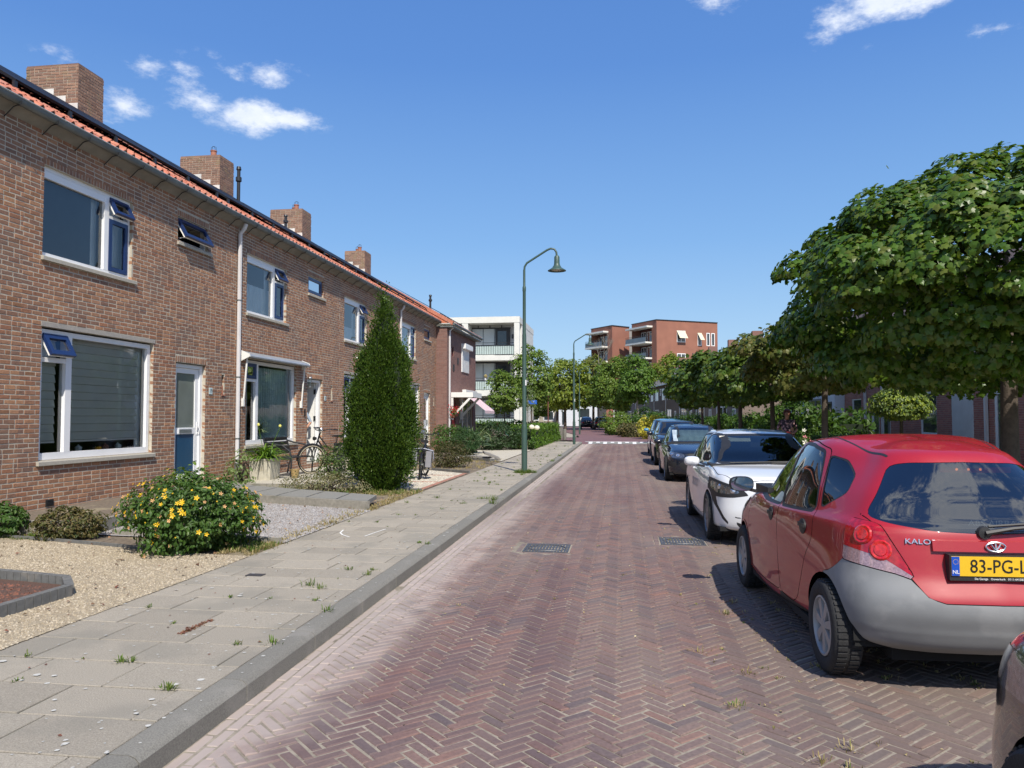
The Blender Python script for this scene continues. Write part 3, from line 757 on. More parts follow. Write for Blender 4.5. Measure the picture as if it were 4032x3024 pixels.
    b = MB(); frame_boxes(b, xw - .1, xw, lw[0] + .02, lw[1] - .015, lw[2] + .005, lw[3] - .03, .075, .075, .10)
    ym = 10.80 + dy; b.box(xw - .098, xw + .002, ym - .065, ym + .065, lw[2] + .105, lw[3] - .105)
    ztr = 2.475; b.box(xw - .096, xw - .002, lw[0] + .095, ym - .065, ztr - .035, ztr + .035)
    b.build('frame', m_white, w, off)
    mm = cfg.get('lpane', m_glass)
    pane(w, off, ym + .06, lw[1] - .08, lw[2] + .1, lw[3] - .1, xw - .055, mm)
    pane(w, off, lw[0] + .09, ym - .06, lw[2] + .1, ztr - .03, xw - .055, mm)
    sash(w, off, lw[0] + .085, ym - .055, ztr + .03, lw[3] - .10, xw, .075, cfg['lvent'])
    sill(w, off, lw[0] - .05, lw[1] + .05, lw[2])
    room(w, off, lw[0], lw[1], .5, 2.95, depth=3.0)
    if cfg['low'] == 'blind':
        zb_ = 1.25
        for ya, yb in ((ym + .03, lw[1] - .16), (lw[0] + .05, ym - .1)):
            bl = MB(); z = 2.9 if ya > ym else 2.9
            n = 13
            for i in range(n):
                za = zb_ + (z - zb_) * i / n; zc = zb_ + (z - zb_) * (i + 1) / n
                bl.add([(xw - .16, ya, za), (xw - .16, yb, za), (xw - .135, yb, za + .012), (xw - .135, ya, za + .012), (xw - .16, yb, zc), (xw - .16, ya, zc)], [(0, 1, 2, 3), (3, 2, 4, 5)])
            bl.build('pleated_blind', m_blind, w, off)
            hbox(w, off, 'blind_rail', m_whitepaint, xw - .17, xw - .13, ya, yb, zb_ - .025, zb_)
        folds(w, off, 'curtain', lw[1] - .2, lw[1] - .02, lw[2], lw[3], xw - .16, m_curtain, 3, .02)
        # window sill clutter
        for j in range(6):
            yy_ = lw[0] + .9 + j * .33
            c = MB(); c.lathe([(0, 0), (.05, 0), (.06, .09), (.02, .12), (0, .14)], (xw - .25, yy_, lw[2] + .06), 8); c.build('ornament', [m_terracotta, m_white, m_blackmetal][j % 3], w, off)
    else:
        folds(w, off, 'curtain', ym + .35, lw[1] - .15, lw[2] + .02, lw[3] - .15, xw - .15, m_curtaing, 13, .03)
        folds(w, off, 'curtain', lw[1] - .22, lw[1] - .02, lw[2], lw[3] - .05, xw - .13, m_curtain, 4, .02)
        folds(w, off, 'curtain', ym - .2, ym - .08, lw[2], lw[3] - .05, xw - .2, m_curtain, 2, .02)
    # door --------------------------------------------------------
    d = empty('door', (0, 0, 0)); d.parent = h
    xd = XF - .07
    b = MB(); a0, a1, c0, c1 = dr
    b.box(xd - .1, xd, a0, a0 + .06, c0, c1 - .02); b.box(xd - .1, xd, a1 - .085, a1, c0, c1 - .02); b.box(xd - .1, xd, a0 + .06, a1 - .085, c1 - .09, c1 - .02)
    b.build('frame', m_white, d, off)
    if cfg['door'] == 'blue':
        y_0, y_1, z_0, z_1 = a0 + .065, a1 - .09, c0 + .015, c1 - .095; xl = xd - .03
        b = MB(); s = .12
        b.box(xl - .05, xl, y_0, y_0 + s, z_0, z_1); b.box(xl - .05, xl, y_1 - s, y_1, z_0, z_1); b.box(xl - .05, xl, y_0 + s, y_1 - s, z_1 - .1, z_1); b.box(xl - .05, xl, y_0 + s, y_1 - s, 1.285, 1.41); b.box(xl - .05, xl, y_0 + s, y_1 - s, z_0, z_0 + .13)
        b.build('leaf', m_white, d, off)
        pane(d, off, y_0 + s, y_1 - s, 1.41, z_1 - .1, xl - .02, M('frosted_glass', (.17,.19,.17), .12, .15, 2, coat=.6))
        hbox(d, off, 'lower_panel', m_bluepanel, xl - .04, xl - .015, y_0 + s, y_1 - s, z_0 + .13, 1.285)
        hbox(d, off, 'letter_slot', m_white, xl, xl + .012, y_0 + .2, y_1 - .22, 1.295, 1.40); hbox(d, off, 'letter_flap', m_zinc, xl + .012, xl + .02, y_0 + .23, y_1 - .25, 1.31, 1.38)
        hb = MB(); yh = y_1 - .035; hb.box(xl, xl + .01, yh - .02, yh + .02, 1.27, 1.52); hb.tube([(xl, yh, 1.44), (xl + .045, yh, 1.44), (xl + .05, yh - .1, 1.44)], .009, 6); hb.tube([(xl, yh + .0, 1.30), (xl + .05, yh, 1.31), (xl + .06, yh, 1.36), (xl + .05, yh, 1.41), (xl, yh, 1.42)], .008, 6); hb.build('handle', m_white, d, off)
        b = MB(); b.box(xd - .12, xd + .09, a0 + .02, a1 - .02, c0 - .06, c0); b.build('threshold', m_sill, d, off)
    elif cfg['door'] == 'open':
        xl = xd - .1
        hall = MB(); v = [(xl, a0 - .25, c0), (xl, a1 + .02, c0), (xl, a1 + .02, c1 + .05), (xl, a0 - .25, c1 + .05), (xl - 2.5, a0 - .25, c0), (xl - 2.5, a1 + .02, c0), (xl - 2.5, a1 + .02, c1 + .05), (xl - 2.5, a0 - .25, c1 + .05)]
        hall.add(v, [(4, 5, 6, 7), (0, 1, 5, 4), (3, 7, 6, 2), (0, 4, 7, 3), (1, 2, 6, 5)]); hall.build('hallway', m_greyinside, d, off)
        b = MB(); b.box(xl - .93, xl - .01, a1 - .13, a1 - .09, c0 + .02, c1 - .1); b.build('leaf', m_whitepaint, d, off)
        for i in range(4): hbox(d, off, 'leaf_groove', M('groove_shadow_gap', (.45,.44,.40), .7), xl - .8 + i * .2, xl - .795 + i * .2, a1 - .1335, a1 - .1298, c0 + .05, c1 - .15)
        for z in (c0 + .35, c0 + 1.15, c0 + 1.9): hbox(d, off, 'hinge', m_blackmetal, xl - .03, xl + .03, a1 - .15, a1 - .128, z, z + .14)
    else:
        y_0, y_1 = a0 + .065, a1 - .09; b = MB(); b.box(xd - .09, xd - .05, y_0, y_1, c0 + .02, c1 - .1); b.build('leaf', m_white, d, off)
        pane(d, off, y_0 + .15, y_1 - .15, 1.5, c1 - .25, xd - .045, m_glassdark); hbox(d, off, 'handle', m_zinc, xd - .05, xd + .0, y_1 - .07, y_1 - .04, 1.3, 1.5)
    # house number ------------------------------------------------
    if cfg.get('num'):
        yn = 14.85 + dy
        pl = hbox(h, off, 'number_plate', M('enamel_plate', (.55,.66,.66), .3), XF + .006, XF + .016, yn - .062, yn + .062, 2.09, 2.225)
        pl['label'] = 'house number plate reading ' + cfg['num']
        text_part('number', cfg['num'], .115, M('number_ink', (.02,.03,.04), .5), h, (XF + .017 - off[0], yn - off[1], 2.157 - off[2]), (R(90), 0, R(90)), .001, sx=.9)
    # vent
    if k == 0:
        v = MB(); v.box(XF + .003, XF + .018, 10.31, 10.46, .30, .40)
        for i in range(4): v.box(XF + .018, XF + .026, 10.325, 10.445, .312 + i * .022, .322 + i * .022)
        v.build('air_vent', m_dark, h, off)
    # soffit and gutter -------------------------------------------
    sf = MB(); sf.add([(XF, y0, 5.83), (XF, y1, 5.83), (XF + .17, y1, 5.93), (XF + .17, y0, 5.93)], [(0, 1, 2, 3)]); sf.build('soffit', m_soffit, h, off)
    g = MB(); prof = [(-8.25, 6.02), (-8.245, 5.96), (-8.225, 5.925), (-8.19, 5.915), (-8.155, 5.925), (-8.137, 5.96), (-8.13, 6.01)]
    vs = [(x, y0, z) for x, z in prof] + [(x, y1, z) for x, z in prof]; n = len(prof)
    g.add(vs, [(i, i + 1, i + 1 + n, i + n) for i in range(n - 1)]); g.build('gutter', m_zinc, h, off, smooth=True, angle=50)
    g = MB(); g.tube([(-8.13, y0, 6.012), (-8.13, y1, 6.012)], .011, 8); g.build('gutter_rim', M('zinc_bright', (.48,.50,.49), .4, .1, 4, metal=.3), h, off, smooth=True)
    y = y0 + .3
    while y < y1:
        br = MB(); br.tube([(XF + .01, y, 5.76), (XF + .06, y, 5.80), (XF + .15, y, 5.885), (XF + .20, y, 5.90), (XF + .255, y, 5.905), (XF + .278, y, 5.96)], .009, 5); br.build('gutter_bracket', m_blackmetal, h, off); y += .68
    # roof ---------------------------------------------------------
    tp = math.tan(R(31)); ez = 6.03; ex = -8.22
    def rp(s, n=0.0): return (ex - s * math.cos(R(31)) + n * math.sin(R(31)) * 1, ez + s * math.sin(R(31)) + n * math.cos(R(31)))
    b = MB(); q = [rp(-.02, -.03), rp(4.75, -.03)]
    xr, zr = q[1]
    b.add([(q[0][0], y0, q[0][1]), (q[0][0], y1, q[0][1]), (q[1][0], y1, q[1][1]), (q[1][0], y0, q[1][1]), (2 * xr - q[0][0], y1, q[0][1]), (2 * xr - q[0][0], y0, q[0][1])], [(0, 1, 2, 3), (3, 2, 4, 5)])
    if k in (3,): b.add([(q[0][0], y1 - .02, q[0][1]), (q[1][0], y1 - .02, q[1][1]), (2 * xr - q[0][0], y1 - .02, q[0][1])], [(0, 1, 2)])
    rf = b.build('roof', M('roof_underlay', (.05,.04,.035), .9), h, off)
    gw = .2073; ncol = int(round((y1 - y0) / gw)); gw = (y1 - y0) / ncol
    def tile_mesh(detail):
        N_ = 8 if detail else 4; V = []; 
        for s, lift in ((-.0, .022), (.37, .0)):
            for i in range(N_ + 1):
                t = i / N_; y_ = -gw / 2 + gw * t
                zz = .034 * math.sin(t * 2 * math.pi + .6) + .010 * math.sin(t * 4 * math.pi)
                x_, z_ = -s * math.cos(R(31)) + (zz + lift) * math.sin(R(31)), s * math.sin(R(31)) + (zz + lift) * math.cos(R(31))
                V.append((x_, y_, z_))
        for i in range(N_ + 1):
            x_, y_, z_ = V[i]; V.append((x_ - .018 * math.sin(R(31)), y_, z_ - .018 * math.cos(R(31))))
        F = [(i, i + 1, i + N_ + 2, i + N_ + 1) for i in range(N_)] + [(i + 1, i, i + 2 * N_ + 2, i + 2 * N_ + 3) for i in range(N_)]
        return np.array(V), np.array(F)
    V, F = tile_mesh(True); tm = fastmesh('roof_tile', V, F, m_tile, True); tm.set_sharp_from_angle(angle=R(40))
    rest = []
    for r in range(14):
        s = -.03 + r * .335
        if s > 4.5: break
        for c in range(ncol):
            p = rp(s, .02); pos = (p[0], y0 + (c + .5) * gw, p[1])
            if r < 3 and vis: link('roof_tile', tm, h, (pos[0] - off[0], pos[1] - off[1] + rnd.uniform(-.004, .004), pos[2] - off[2] + rnd.uniform(-.003, .004)))
            else: rest.append(pos)
    V2, F2 = tile_mesh(False); P_ = np.array(rest) - np.array(off)
    VV = (V2[None] + P_[:, None]).reshape(-1, 3); FF = (F2[None] + (np.arange(len(rest)) * len(V2))[:, None, None]).reshape(-1, 4)
    o = link('roof_tiling', fastmesh('roof_tiling', VV, FF, m_tile), h); o['kind'] = 'stuff'
    # solar panels --------------------------------------------------
    if k >= 0:
        n_ = 5; pw = (y1 - y0 - .5) / n_
        for r in range(2):
            for c in range(n_):
                s0 = .80 + r * 1.72; s1 = s0 + 1.68; ya, yb = y0 + .25 + c * pw + .01, y0 + .25 + (c + 1) * pw - .01
                b = MB(); A = [rp(s0, .15), rp(s1, .15), rp(s1, .19), rp(s0, .19)]
                b.add([(x, ya, z) for x, z in A] + [(x, yb, z) for x, z in A], [(0, 1, 2, 3), (7, 6, 5, 4), (0, 4, 5, 1), (1, 5, 6, 2), (2, 6, 7, 3), (3, 7, 4, 0)])
                b.build('solar_panel', m_solar, h, off)
        for c in range(n_ + 1):
            s0 = .72; ya = y0 + .25 + c * pw; b = MB(); A = [rp(s0, .04), rp(s0, .2)]; b.box(A[0][0] - .02, A[0][0] + .02, ya - .03, ya + .03, A[0][1], A[1][1]); b.build('panel_clamp', m_blackmetal, h, off)
    # ridge tiles
    b = MB(); b.tube([(xr, y0, zr + .03), (xr, y1, zr + .03)], .11, 10); b.build('ridge', m_tile, h, off, smooth=True)
    # chimney --------------------------------------------------------
    if 'chim' in cfg:
        cx1, cy0, cy1, cz, cwid, nch = cfg['chim']; cx0 = cx1 - cwid; zb_ = cz - 1.9
        b = MB(); b.box(cx0 + .004, cx1 - .004, cy0 + .004, cy1 - .004, zb_, cz - .062); ch = b.build('chimney', m_mortar, h, off)
        for (O, U, Nn, ua, ub) in (((0, cy0, 0), (1, 0, 0), (0, -1, 0), cx0, cx1), ((cx1, 0, 0), (0, 1, 0), (1, 0, 0), cy0, cy1), ((0, cy1, 0), (-1, 0, 0), (0, 1, 0), -cx1, -cx0)):
            it = bond(ua, ub, zb_, cz - .01, [], BL, BH, seed=int(cy0 * 7))
            it = [i for i in it if i[1] > cz - 1.75]
            lay_bricks(ch, off, O, U, (0, 0, 1), Nn, it, m_brickchim, 'chimney_brick%d%d' % (Nn[0], Nn[1]), BL - .01, BH - .01, D=.05, ch=.004, jit=.002, nind=(150 if Nn[1] != 1 and k < 3 else 0), stuffname='brickwork')
        b = MB(); b.box(cx0 + .01, cx1 - .01, cy0 + .01, cy1 - .01, cz - .06, cz - .018); b.build('capping', m_brickchim, ch, off)
        for i in range(nch):
            c = MB(); yy_ = cy0 + (cy1 - cy0) * (.3 + .45 * i); xx_ = cx1 - .35 - .25 * i
            c.lathe([(.09, 0), (.085, .16), (.1, .17), (.1, .2), (.07, .2), (.07, .1), (0, .1)], (xx_, yy_, cz), 12); c.build('chimney_pot', m_terracotta, ch, off, smooth=True)
            c = MB(); 
            for a in range(4): c.tube([(xx_ + .09 * math.cos(a * 1.57), yy_ + .09 * math.sin(a * 1.57), cz + .18), (xx_ + .08 * math.cos(a * 1.57), yy_ + .08 * math.sin(a * 1.57), cz + .3), (xx_, yy_, cz + .34)], .006, 4)
            c.build('pot_cowl', m_blackmetal, ch, off)
        # stepped lead flashing on the near side
        for i in range(3):
            s_ = (ex - (cx1 - .0 - i * .3)) / math.cos(R(31)); zz = ez + s_ * math.sin(R(31)) + .0
            hbox(ch, off, 'lead_flashing', m_lead, cx1 - .3 - i * .3, cx1 - i * .3 + .012, cy0 - .02, cy0 - .007, zz + .12, zz + .34)
    return h, off
slate = dict(blue=0)
houses = {}
houses[-1] = house(-1, dict(label='brick terraced house cut off by the left edge, only bare wall in view', vent=0, svent=0, lvent=0, ucur='dark', low='blind', door='blue'))
houses[0] = house(0, dict(label='brick terraced house with open blue vents, grey pleated blind and half blue door', vent=28, svent=30, lvent=28, ucur='dark', low='blind', door='blue', num='19', chim=(-12.0, 15.40, 16.25, 9.58, 1.30, 0)))
houses[1] = house(1, dict(label='brick terraced house with long zinc awning box and open cream front door', vent=28, svent=0, lvent=0, ucur='sheer', ucurh=.75, low='curtain', door='open', num='21', chim=(-12.0, 21.55, 22.4, 9.60, 1.30, 1)))
houses[2] = house(2, dict(label='brick terraced house whose lower window is half hidden by the conifer', vent=30, svent=0, lvent=0, ucur='sheer', ucurh=.5, low='curtain', door='plain', num='23', chim=(-12.0, 27.65, 28.5, 9.60, 1.30, 2)))
houses[3] = house(3, dict(label='end house of the red brick terrace, with a narrow white front door', vent=0, svent=0, lvent=0, ucur='sheer', ucurh=.9, low='curtain', door='plain', chim=(-12.0, 34.9, 35.8, 9.55, 1.0, 2)))
# extras on the facades
def drainpipe(y, label):
    x = XF + .06; r = empty('drainpipe', (x, y, .1), 0, label, 'drainpipe', 'grey drainpipes on the terrace')
    b = MB(); b.tube([(x + .13, y, 5.90), (x + .10, y, 5.80), (x, y, 5.68), (x, y, .42)], .045, 14); b.build('pipe', m_pipe, r, (x, y, .1), smooth=True)
    b = MB(); b.tube([(x, y, .62), (x, y, .1)], .056, 14); b.build('ground_sleeve', m_zinc, r, (x, y, .1), smooth=True)
    for z in (4.2, 2.5, 1.15):
        b = MB(); b.tube([(x, y, z - .012), (x, y, z + .012)], .054, 14); b.box(XF, x, y - .012, y + .012, z - .01, z + .01); b.build('clamp', m_zinc, r, (x, y, .1), smooth=True)
drainpipe(15.90, 'pale grey drainpipe between the half blue door and the zinc awning box')
drainpipe(28.5, 'pale grey drainpipe half hidden behind the tip of the conifer')
# awning box on the second house
a = empty('awning', (XF, 17.7, 3.0), 0, 'closed grey awning box with two white arms over the second ground floor window', 'awning')
ya, yb = 16.12, 19.42
b = MB(); prof = [(XF + .01, 3.02), (XF + .03, 3.10), (XF + .20, 3.03), (XF + .24, 2.98), (XF + .235, 2.955), (XF + .19, 2.95), (XF + .17, 2.99), (XF + .03, 3.05)]
n = len(prof); b.add([(x, ya, z) for x, z in prof] + [(x, yb, z) for x, z in prof], [tuple(range(n)), tuple(range(2 * n - 1, n - 1, -1))] + [(i, (i + 1) % n, (i + 1) % n + n, i + n) for i in range(n)])
b.build('box', M('awning_zinc', (.42,.45,.47), .4, .1, 3, metal=.4), a, (XF, 17.7, 3.0))
for y in (ya - .02, yb + .02):
    b = MB(); b.add([(XF + .0, y - .015, 3.12), (XF + .22, y - .015, 3.03), (XF + .23, y - .015, 2.97), (XF + .0, y - .015, 2.86), (XF + .0, y + .015, 3.12), (XF + .22, y + .015, 3.03), (XF + .23, y + .015, 2.97), (XF + .0, y + .015, 2.86)], [(0, 1, 2, 3), (7, 6, 5, 4), (0, 4, 5, 1), (1, 5, 6, 2), (2, 6, 7, 3), (3, 7, 4, 0)]); b.build('end_cap', m_whitepaint, a, (XF, 17.7, 3.0))
for y in (ya + .07, yb - .07):
    b = MB(); b.bar((XF + .12, y, 2.97), (XF + .045, y, 1.98), .03, .03); b.box(XF + .0, XF + .06, y - .03, y + .03, 1.86, 2.04); b.build('arm', m_whitepaint, a, (XF, 17.7, 3.0))
# wall lamp by the open door
l = empty('wall_lamp', (XF + .1, 19.62, 2.5), 0, 'steel wall lamp with a glass cylinder beside the open door', 'wall lamp'); o_ = (XF + .1, 19.62, 2.5)
b = MB(); b.lathe([(.04, -.14), (.045, -.13), (.045, -.11)], (XF + .16, 19.62, 2.55), 12); b.lathe([(.045, .1), (.05, .11), (.04, .14), (0, .15)], (XF + .16, 19.62, 2.55), 12); b.tube([(XF, 19.62, 2.40), (XF + .16, 19.62, 2.40), (XF + .16, 19.62, 2.44)], .012, 6); b.lathe([(0, 0), (.04, 0), (.04, .02), (0, .02)], (XF, 19.62, 2.40), 12, 'x'); b.build('bracket', M('steel', (.5,.5,.5), .3, .05, metal=.9), l, o_)
b = MB(); b.lathe([(.04, -.11), (.04, .1)], (XF + .16, 19.62, 2.55), 12); b.build('glass_cylinder', m_glass, l, o_)
c = empty('wall_spotlight', (XF + .05, 23.6, 3.5), 0, 'small white outdoor spotlight high on the brick wall of the third house', 'spotlight')
b = MB(); b.tube([(XF, 23.6, 3.55), (XF + .08, 23.6, 3.5)], .015, 6); b.build('bracket', m_white, c, (XF + .05, 23.6, 3.5))
b = MB(); b.lathe([(.02, -.02), (.05, .04), (.055, .09), (.03, .095), (0, .095)], (XF + .1, 23.6, 3.5), 12, 'x'); b.build('lamp_head', m_white, c, (XF + .05, 23.6, 3.5))
c = tag(hbox(None, (0, 0, 0), 'doorbell_intercom', m_blackmetal, XF + .006, XF + .03, 19.60, 19.66, 1.65, 1.83), 'black intercom unit on the brick jamb left of the open door', 'intercom')
for (s, yv, z) in ((0, 11.5, 6.25), ):
    pass
# roof vent pipes
def ventpipe(x, y, z, h_, label):
    b = MB(); b.lathe([(.05, 0), (.05, h_ * .6), (.085, h_ * .62), (.085, h_ * .72), (.05, h_ * .75), (.05, h_ * .9), (.075, h_ * .92), (.06, h_), (0, h_)], (x, y, z), 12)
    tag(b.build('roof_vent', m_blackmetal, smooth=True), label, 'roof vent')
ventpipe(-11.2, 21.2, 7.9, 1.15, 'black flue pipe standing in front of the third chimney')
ventpipe(-12.0, 26.2, 8.2, .75, 'short black roof vent on the ridge before the fourth chimney')
# ---------------------------------------------------------------- block beyond the terrace
def simple_window(h, off, P, a0, a1, z0, z1, mat=None, fm=None, mull=None, name='window', w=.06, curtain=None):
    """P(a, z, n) maps along-wall coordinate, height, outward distance to world"""
    def bx(b, a, c, z_, z2, n0, n1):
        vs = [P(a, z_, n0), P(c, z_, n0), P(c, z2, n0), P(a, z2, n0), P(a, z_, n1), P(c, z_, n1), P(c, z2, n1), P(a, z2, n1)]
        b.add(vs, [(0, 3, 2, 1), (4, 5, 6, 7), (0, 1, 5, 4), (1, 2, 6, 5), (2, 3, 7, 6), (3, 0, 4, 7)])
    f = MB()
    bx(f, a0, a0 + w, z0, z1, .003, .035); bx(f, a1 - w, a1, z0, z1, .003, .035); bx(f, a0 + w, a1 - w, z1 - w, z1, .003, .035); bx(f, a0 + w, a1 - w, z0, z0 + w, .003, .035)
    for m in (mull or []): bx(f, m - w / 2, m + w / 2, z0 + w, z1 - w, .003, .033)
    fr = f.build(name, fm or m_white, h, off)
    g = MB(); g.add([P(a0 + w, z0 + w, .008), P(a1 - w, z0 + w, .008), P(a1 - w, z1 - w, .008), P(a0 + w, z1 - w, .008)], [(0, 1, 2, 3)]); g.build('pane', mat or m_farglass, fr, (0, 0, 0) if off is None else off)
    if fr.parent: pass
    return fr
m_farglass = M('far_window_glass', (.035,.045,.05), .08, .2, 2, coat=.8)
off = (-7.9, 38, .1)
h = empty('corner_house', off, 0, 'dark brick corner house with white roller shutter, entrance canopy and striped awning', 'house')
hol = [(35.02, 35.95, 4.48, 4.98), (37.72, 39.55, 3.86, 5.15), (35.55, 36.45, .35, 2.45), (37.2, 40.6, .5, 2.5)]
mb = MB(); wall_panel(mb, (-7.9, 0, 0), (0, 1, 0), (0, 0, 1), (1, 0, 0), 34.47, 41.5, .05, 5.75, hol, .12)
mb.add([(-8.6, 34.462, .05), (-7.9, 34.462, .05), (-7.9, 34.462, 5.78), (-8.6, 34.462, 5.78)], [(0, 1, 2, 3)]); mb.build('wall', m_mortarbrown, h, off)
lay_bricks(h, off, (-7.9, 0, 0), (0, 1, 0), (0, 0, 1), (1, 0, 0), bond(34.47, 41.5, .05, 5.75, hol, BL, BH, seed=77), m_brickbrown, 'bb', BL - .01, BH - .01, D=.05, nind=0, ch=.004)
lay_bricks(h, off, (0, 34.462, 0), (1, 0, 0), (0, 0, 1), (0, -1, 0), bond(-8.4, -7.9, .05, 5.78, [], BL, BH, seed=78), m_brickbrown, 'bb2', BL - .01, BH - .01, D=.05, nind=0, ch=.004)
PP = lambda a, z, n: (-7.97 + n, a, z)
simple_window(h, off, PP, 35.02, 35.95, 4.48, 4.98, fm=M('red_brown_frame', (.12,.02,.02), .5))
hbox(h, off, 'roller_shutter', m_white, -7.9, -7.86, 37.70, 39.50, 3.88, 5.05)
for i in range(20): hbox(h, off, 'shutter_slat', m_whitepaint, -7.86, -7.852, 37.74, 39.46, 3.90 + i * .057, 3.945 + i * .057)
hbox(h, off, 'shutter_box', m_white, -7.9, -7.66, 37.66, 39.54, 5.05, 5.30)
for y, z in ((36.7, 4.2), (35.75, 3.82)): hbox(h, off, 'air_brick', m_blackmetal, -7.9, -7.875, y, y + .26, z, z + .30)
hbox(h, off, 'entrance_door', M('dark_red_door', (.18,.01,.02), .4), -8.0, -7.95, 35.55, 36.45, .35, 2.45)
simple_window(h, off, PP, 37.2, 40.6, .5, 2.5, mull=[38.3, 39.5])
simple_window(h, off, PP, 34.8, 35.2, 1.2, 2.4)
b = MB(); b.box(-7.9, -6.85, 35.35, 37.6, 2.55, 2.78); b.build('canopy', m_whitepaint, h, off)
for y in (35.42, 37.5): b = MB(); b.bar((-7.84, y, 1.65), (-6.95, y, 2.56), .09, .10); b.box(-7.9, -7.8, y - .05, y + .05, 1.5, 2.55); b.build('canopy_brace', m_whitepaint, h, off)
b = MB(); b.box(-8.3, -7.6, 34.4, 41.6, 5.75, 5.80); b.tube([(-7.58, 34.4, 5.9), (-7.58, 41.6, 5.9)], .07, 8); b.build('gutter', m_zinc, h, off, smooth=True)
xr, zr = -11.9, 8.35
b = MB(); b.add([(-7.6, 34.38, 5.93), (-7.6, 41.6, 5.93), (xr, 41.6, zr), (xr, 34.38, zr), (-16.2, 41.6, 5.93), (-16.2, 34.38, 5.93), (-7.6, 34.38, 5.83), (-7.6, 41.6, 5.83)], [(0, 1, 2, 3), (3, 2, 4, 5), (0, 3, 5), (6, 7, 1, 0)]); b.build('roof', M('orange_tiles_far', (.50,.15,.07), .8, .2, 10, bump=.5, bscale=6), h, off)
ti = []
for r in range(13):
    for c in range(34):
        s = r * .37; x = -7.6 - s * (4.3 / 4.95); z = 5.96 + s * (2.42 / 4.95); ti.append((x, 34.45 + c * .212, z))
b = MB()
for x, y, z in ti: b.add([(x + .03, y, z - .03), (x + .03, y + .1, z + .03), (x + .03, y + .2, z - .03), (x - .30, y + .2, z + .13), (x - .30, y + .1, z + .19), (x - .30, y, z + .13)], [(0, 1, 4, 5), (1, 2, 3, 4)])
o = b.build('roof_tiling', m_tile, h, off); o['kind'] = 'stuff'
hbox(h, off, 'verge_tile', m_tile, -7.7, -7.62, 34.36, 34.44, 5.84, 6.02)
b = MB(); b.bar((-7.6, 34.40, 5.93), (-11.9, 34.40, 8.35), .10, .16); b.build('verge', m_tile, h, off)
b = MB(); b.box(-8.7, -9.7 - 1, 36.0, 41.0, 6.9, 6.95); 
for i in range(4):
    y = 35.6 + i * 1.4; b = MB(); b.add([(-8.5, y, 6.60), (-8.5, y + 1.35, 6.60), (-11.4, y + 1.35, 8.22), (-11.4, y, 8.22), (-8.5, y, 6.54), (-8.5, y + 1.35, 6.54)], [(0, 1, 2, 3), (4, 5, 1, 0)]); b.build('solar_panel', m_solar, h, off)
ventpipe(-8.9, 35.3, 6.6, .8, 'roof vent with pale lead collar beside the orange verge tiles')
r = empty('drainpipe', (-7.83, 34.75, .1), 0, 'white drainpipe on the dark brick corner house', 'drainpipe'); b = MB(); b.tube([(-7.6, 34.75, 5.85), (-7.83, 34.75, 5.6), (-7.83, 34.75, .1)], .045, 10); b.build('pipe', m_pipe, r, (-7.83, 34.75, .1), smooth=True)
a = empty('striped_awning', (-7.9, 39, 2.9), 0, 'pink and white striped awning folded out over the corner house window', 'awning')
def aw(y): return [(-7.88, y, 2.85), (-6.75, y, 1.95)]
n = 26
for i in range(n):
    y = 38.0 + 2.9 * i / n; y2 = 38.0 + 2.9 * (i + 1) / n; b = MB(); p, q = aw(y), aw(y2)
    b.add([p[0], q[0], q[1], p[1], (p[1][0] + .01, p[1][1], 1.80), (q[1][0] + .01, q[1][1], 1.80)], [(0, 1, 2, 3), (3, 2, 5, 4)])
    b.build('stripe', M('awning_pink', (.62,.30,.34), .9) if i % 2 else M('awning_white', (.75,.70,.70), .9), a, (-7.9, 39, 2.9))
hbox(a, (-7.9, 39, 2.9), 'cassette', m_whitepaint, -7.9, -7.7, 37.95, 41.0, 2.85, 3.0)

# ---------------------------------------------------------------- white apartments
off = (-12, 62, 0)
w_ = empty('white_apartment_block', off, 0, 'white three storey apartment block with recessed balconies beyond the terrace', 'apartment building')
m_wb = M('white_brick', (.60,.58,.54), .85, .12, 14, bump=.3, bscale=8); m_cream = M('cream_concrete', (.68,.67,.62), .7, .06, 2)
m_pan = M('white_panel', (.62,.64,.63), .4, .05, 2); m_br = M('brown_frame', (.035,.03,.03), .5); m_frost = M('frosted_balustrade', (.50,.60,.57), .25, .06, 2, coat=.4)
X1 = -8.15; X0 = -28
hbox(w_, off, 'back_wall', m_wb, X0, X1 - .35, 63.6, 72, .02, 9.5)
hbox(w_, off, 'roof_edge', m_cream, X0, X1, 62.0, 72.2, 9.35, 9.85)
for z in (6.25, 3.35, .60): hbox(w_, off, 'floor_slab', m_cream, X0, X1 + .05, 61.95, 63.6, z, z + .42 if z > 1 else z + .12)
hbox(w_, off, 'side_wall', m_cream, X1 - .5, X1 - .02, 63.6, 72, .02, 9.35)
for x in (X1 - .45, -12.95, -17.8, -22.6): 
    for z0_, z1_ in ((.72, 3.35), (3.77, 6.25), (6.67, 9.35)): hbox(w_, off, 'column', m_cream, x, x + .43 if x > -9 else x + .5, 62.02, 62.4 if x > -9 else 63.6, z0_, z1_)
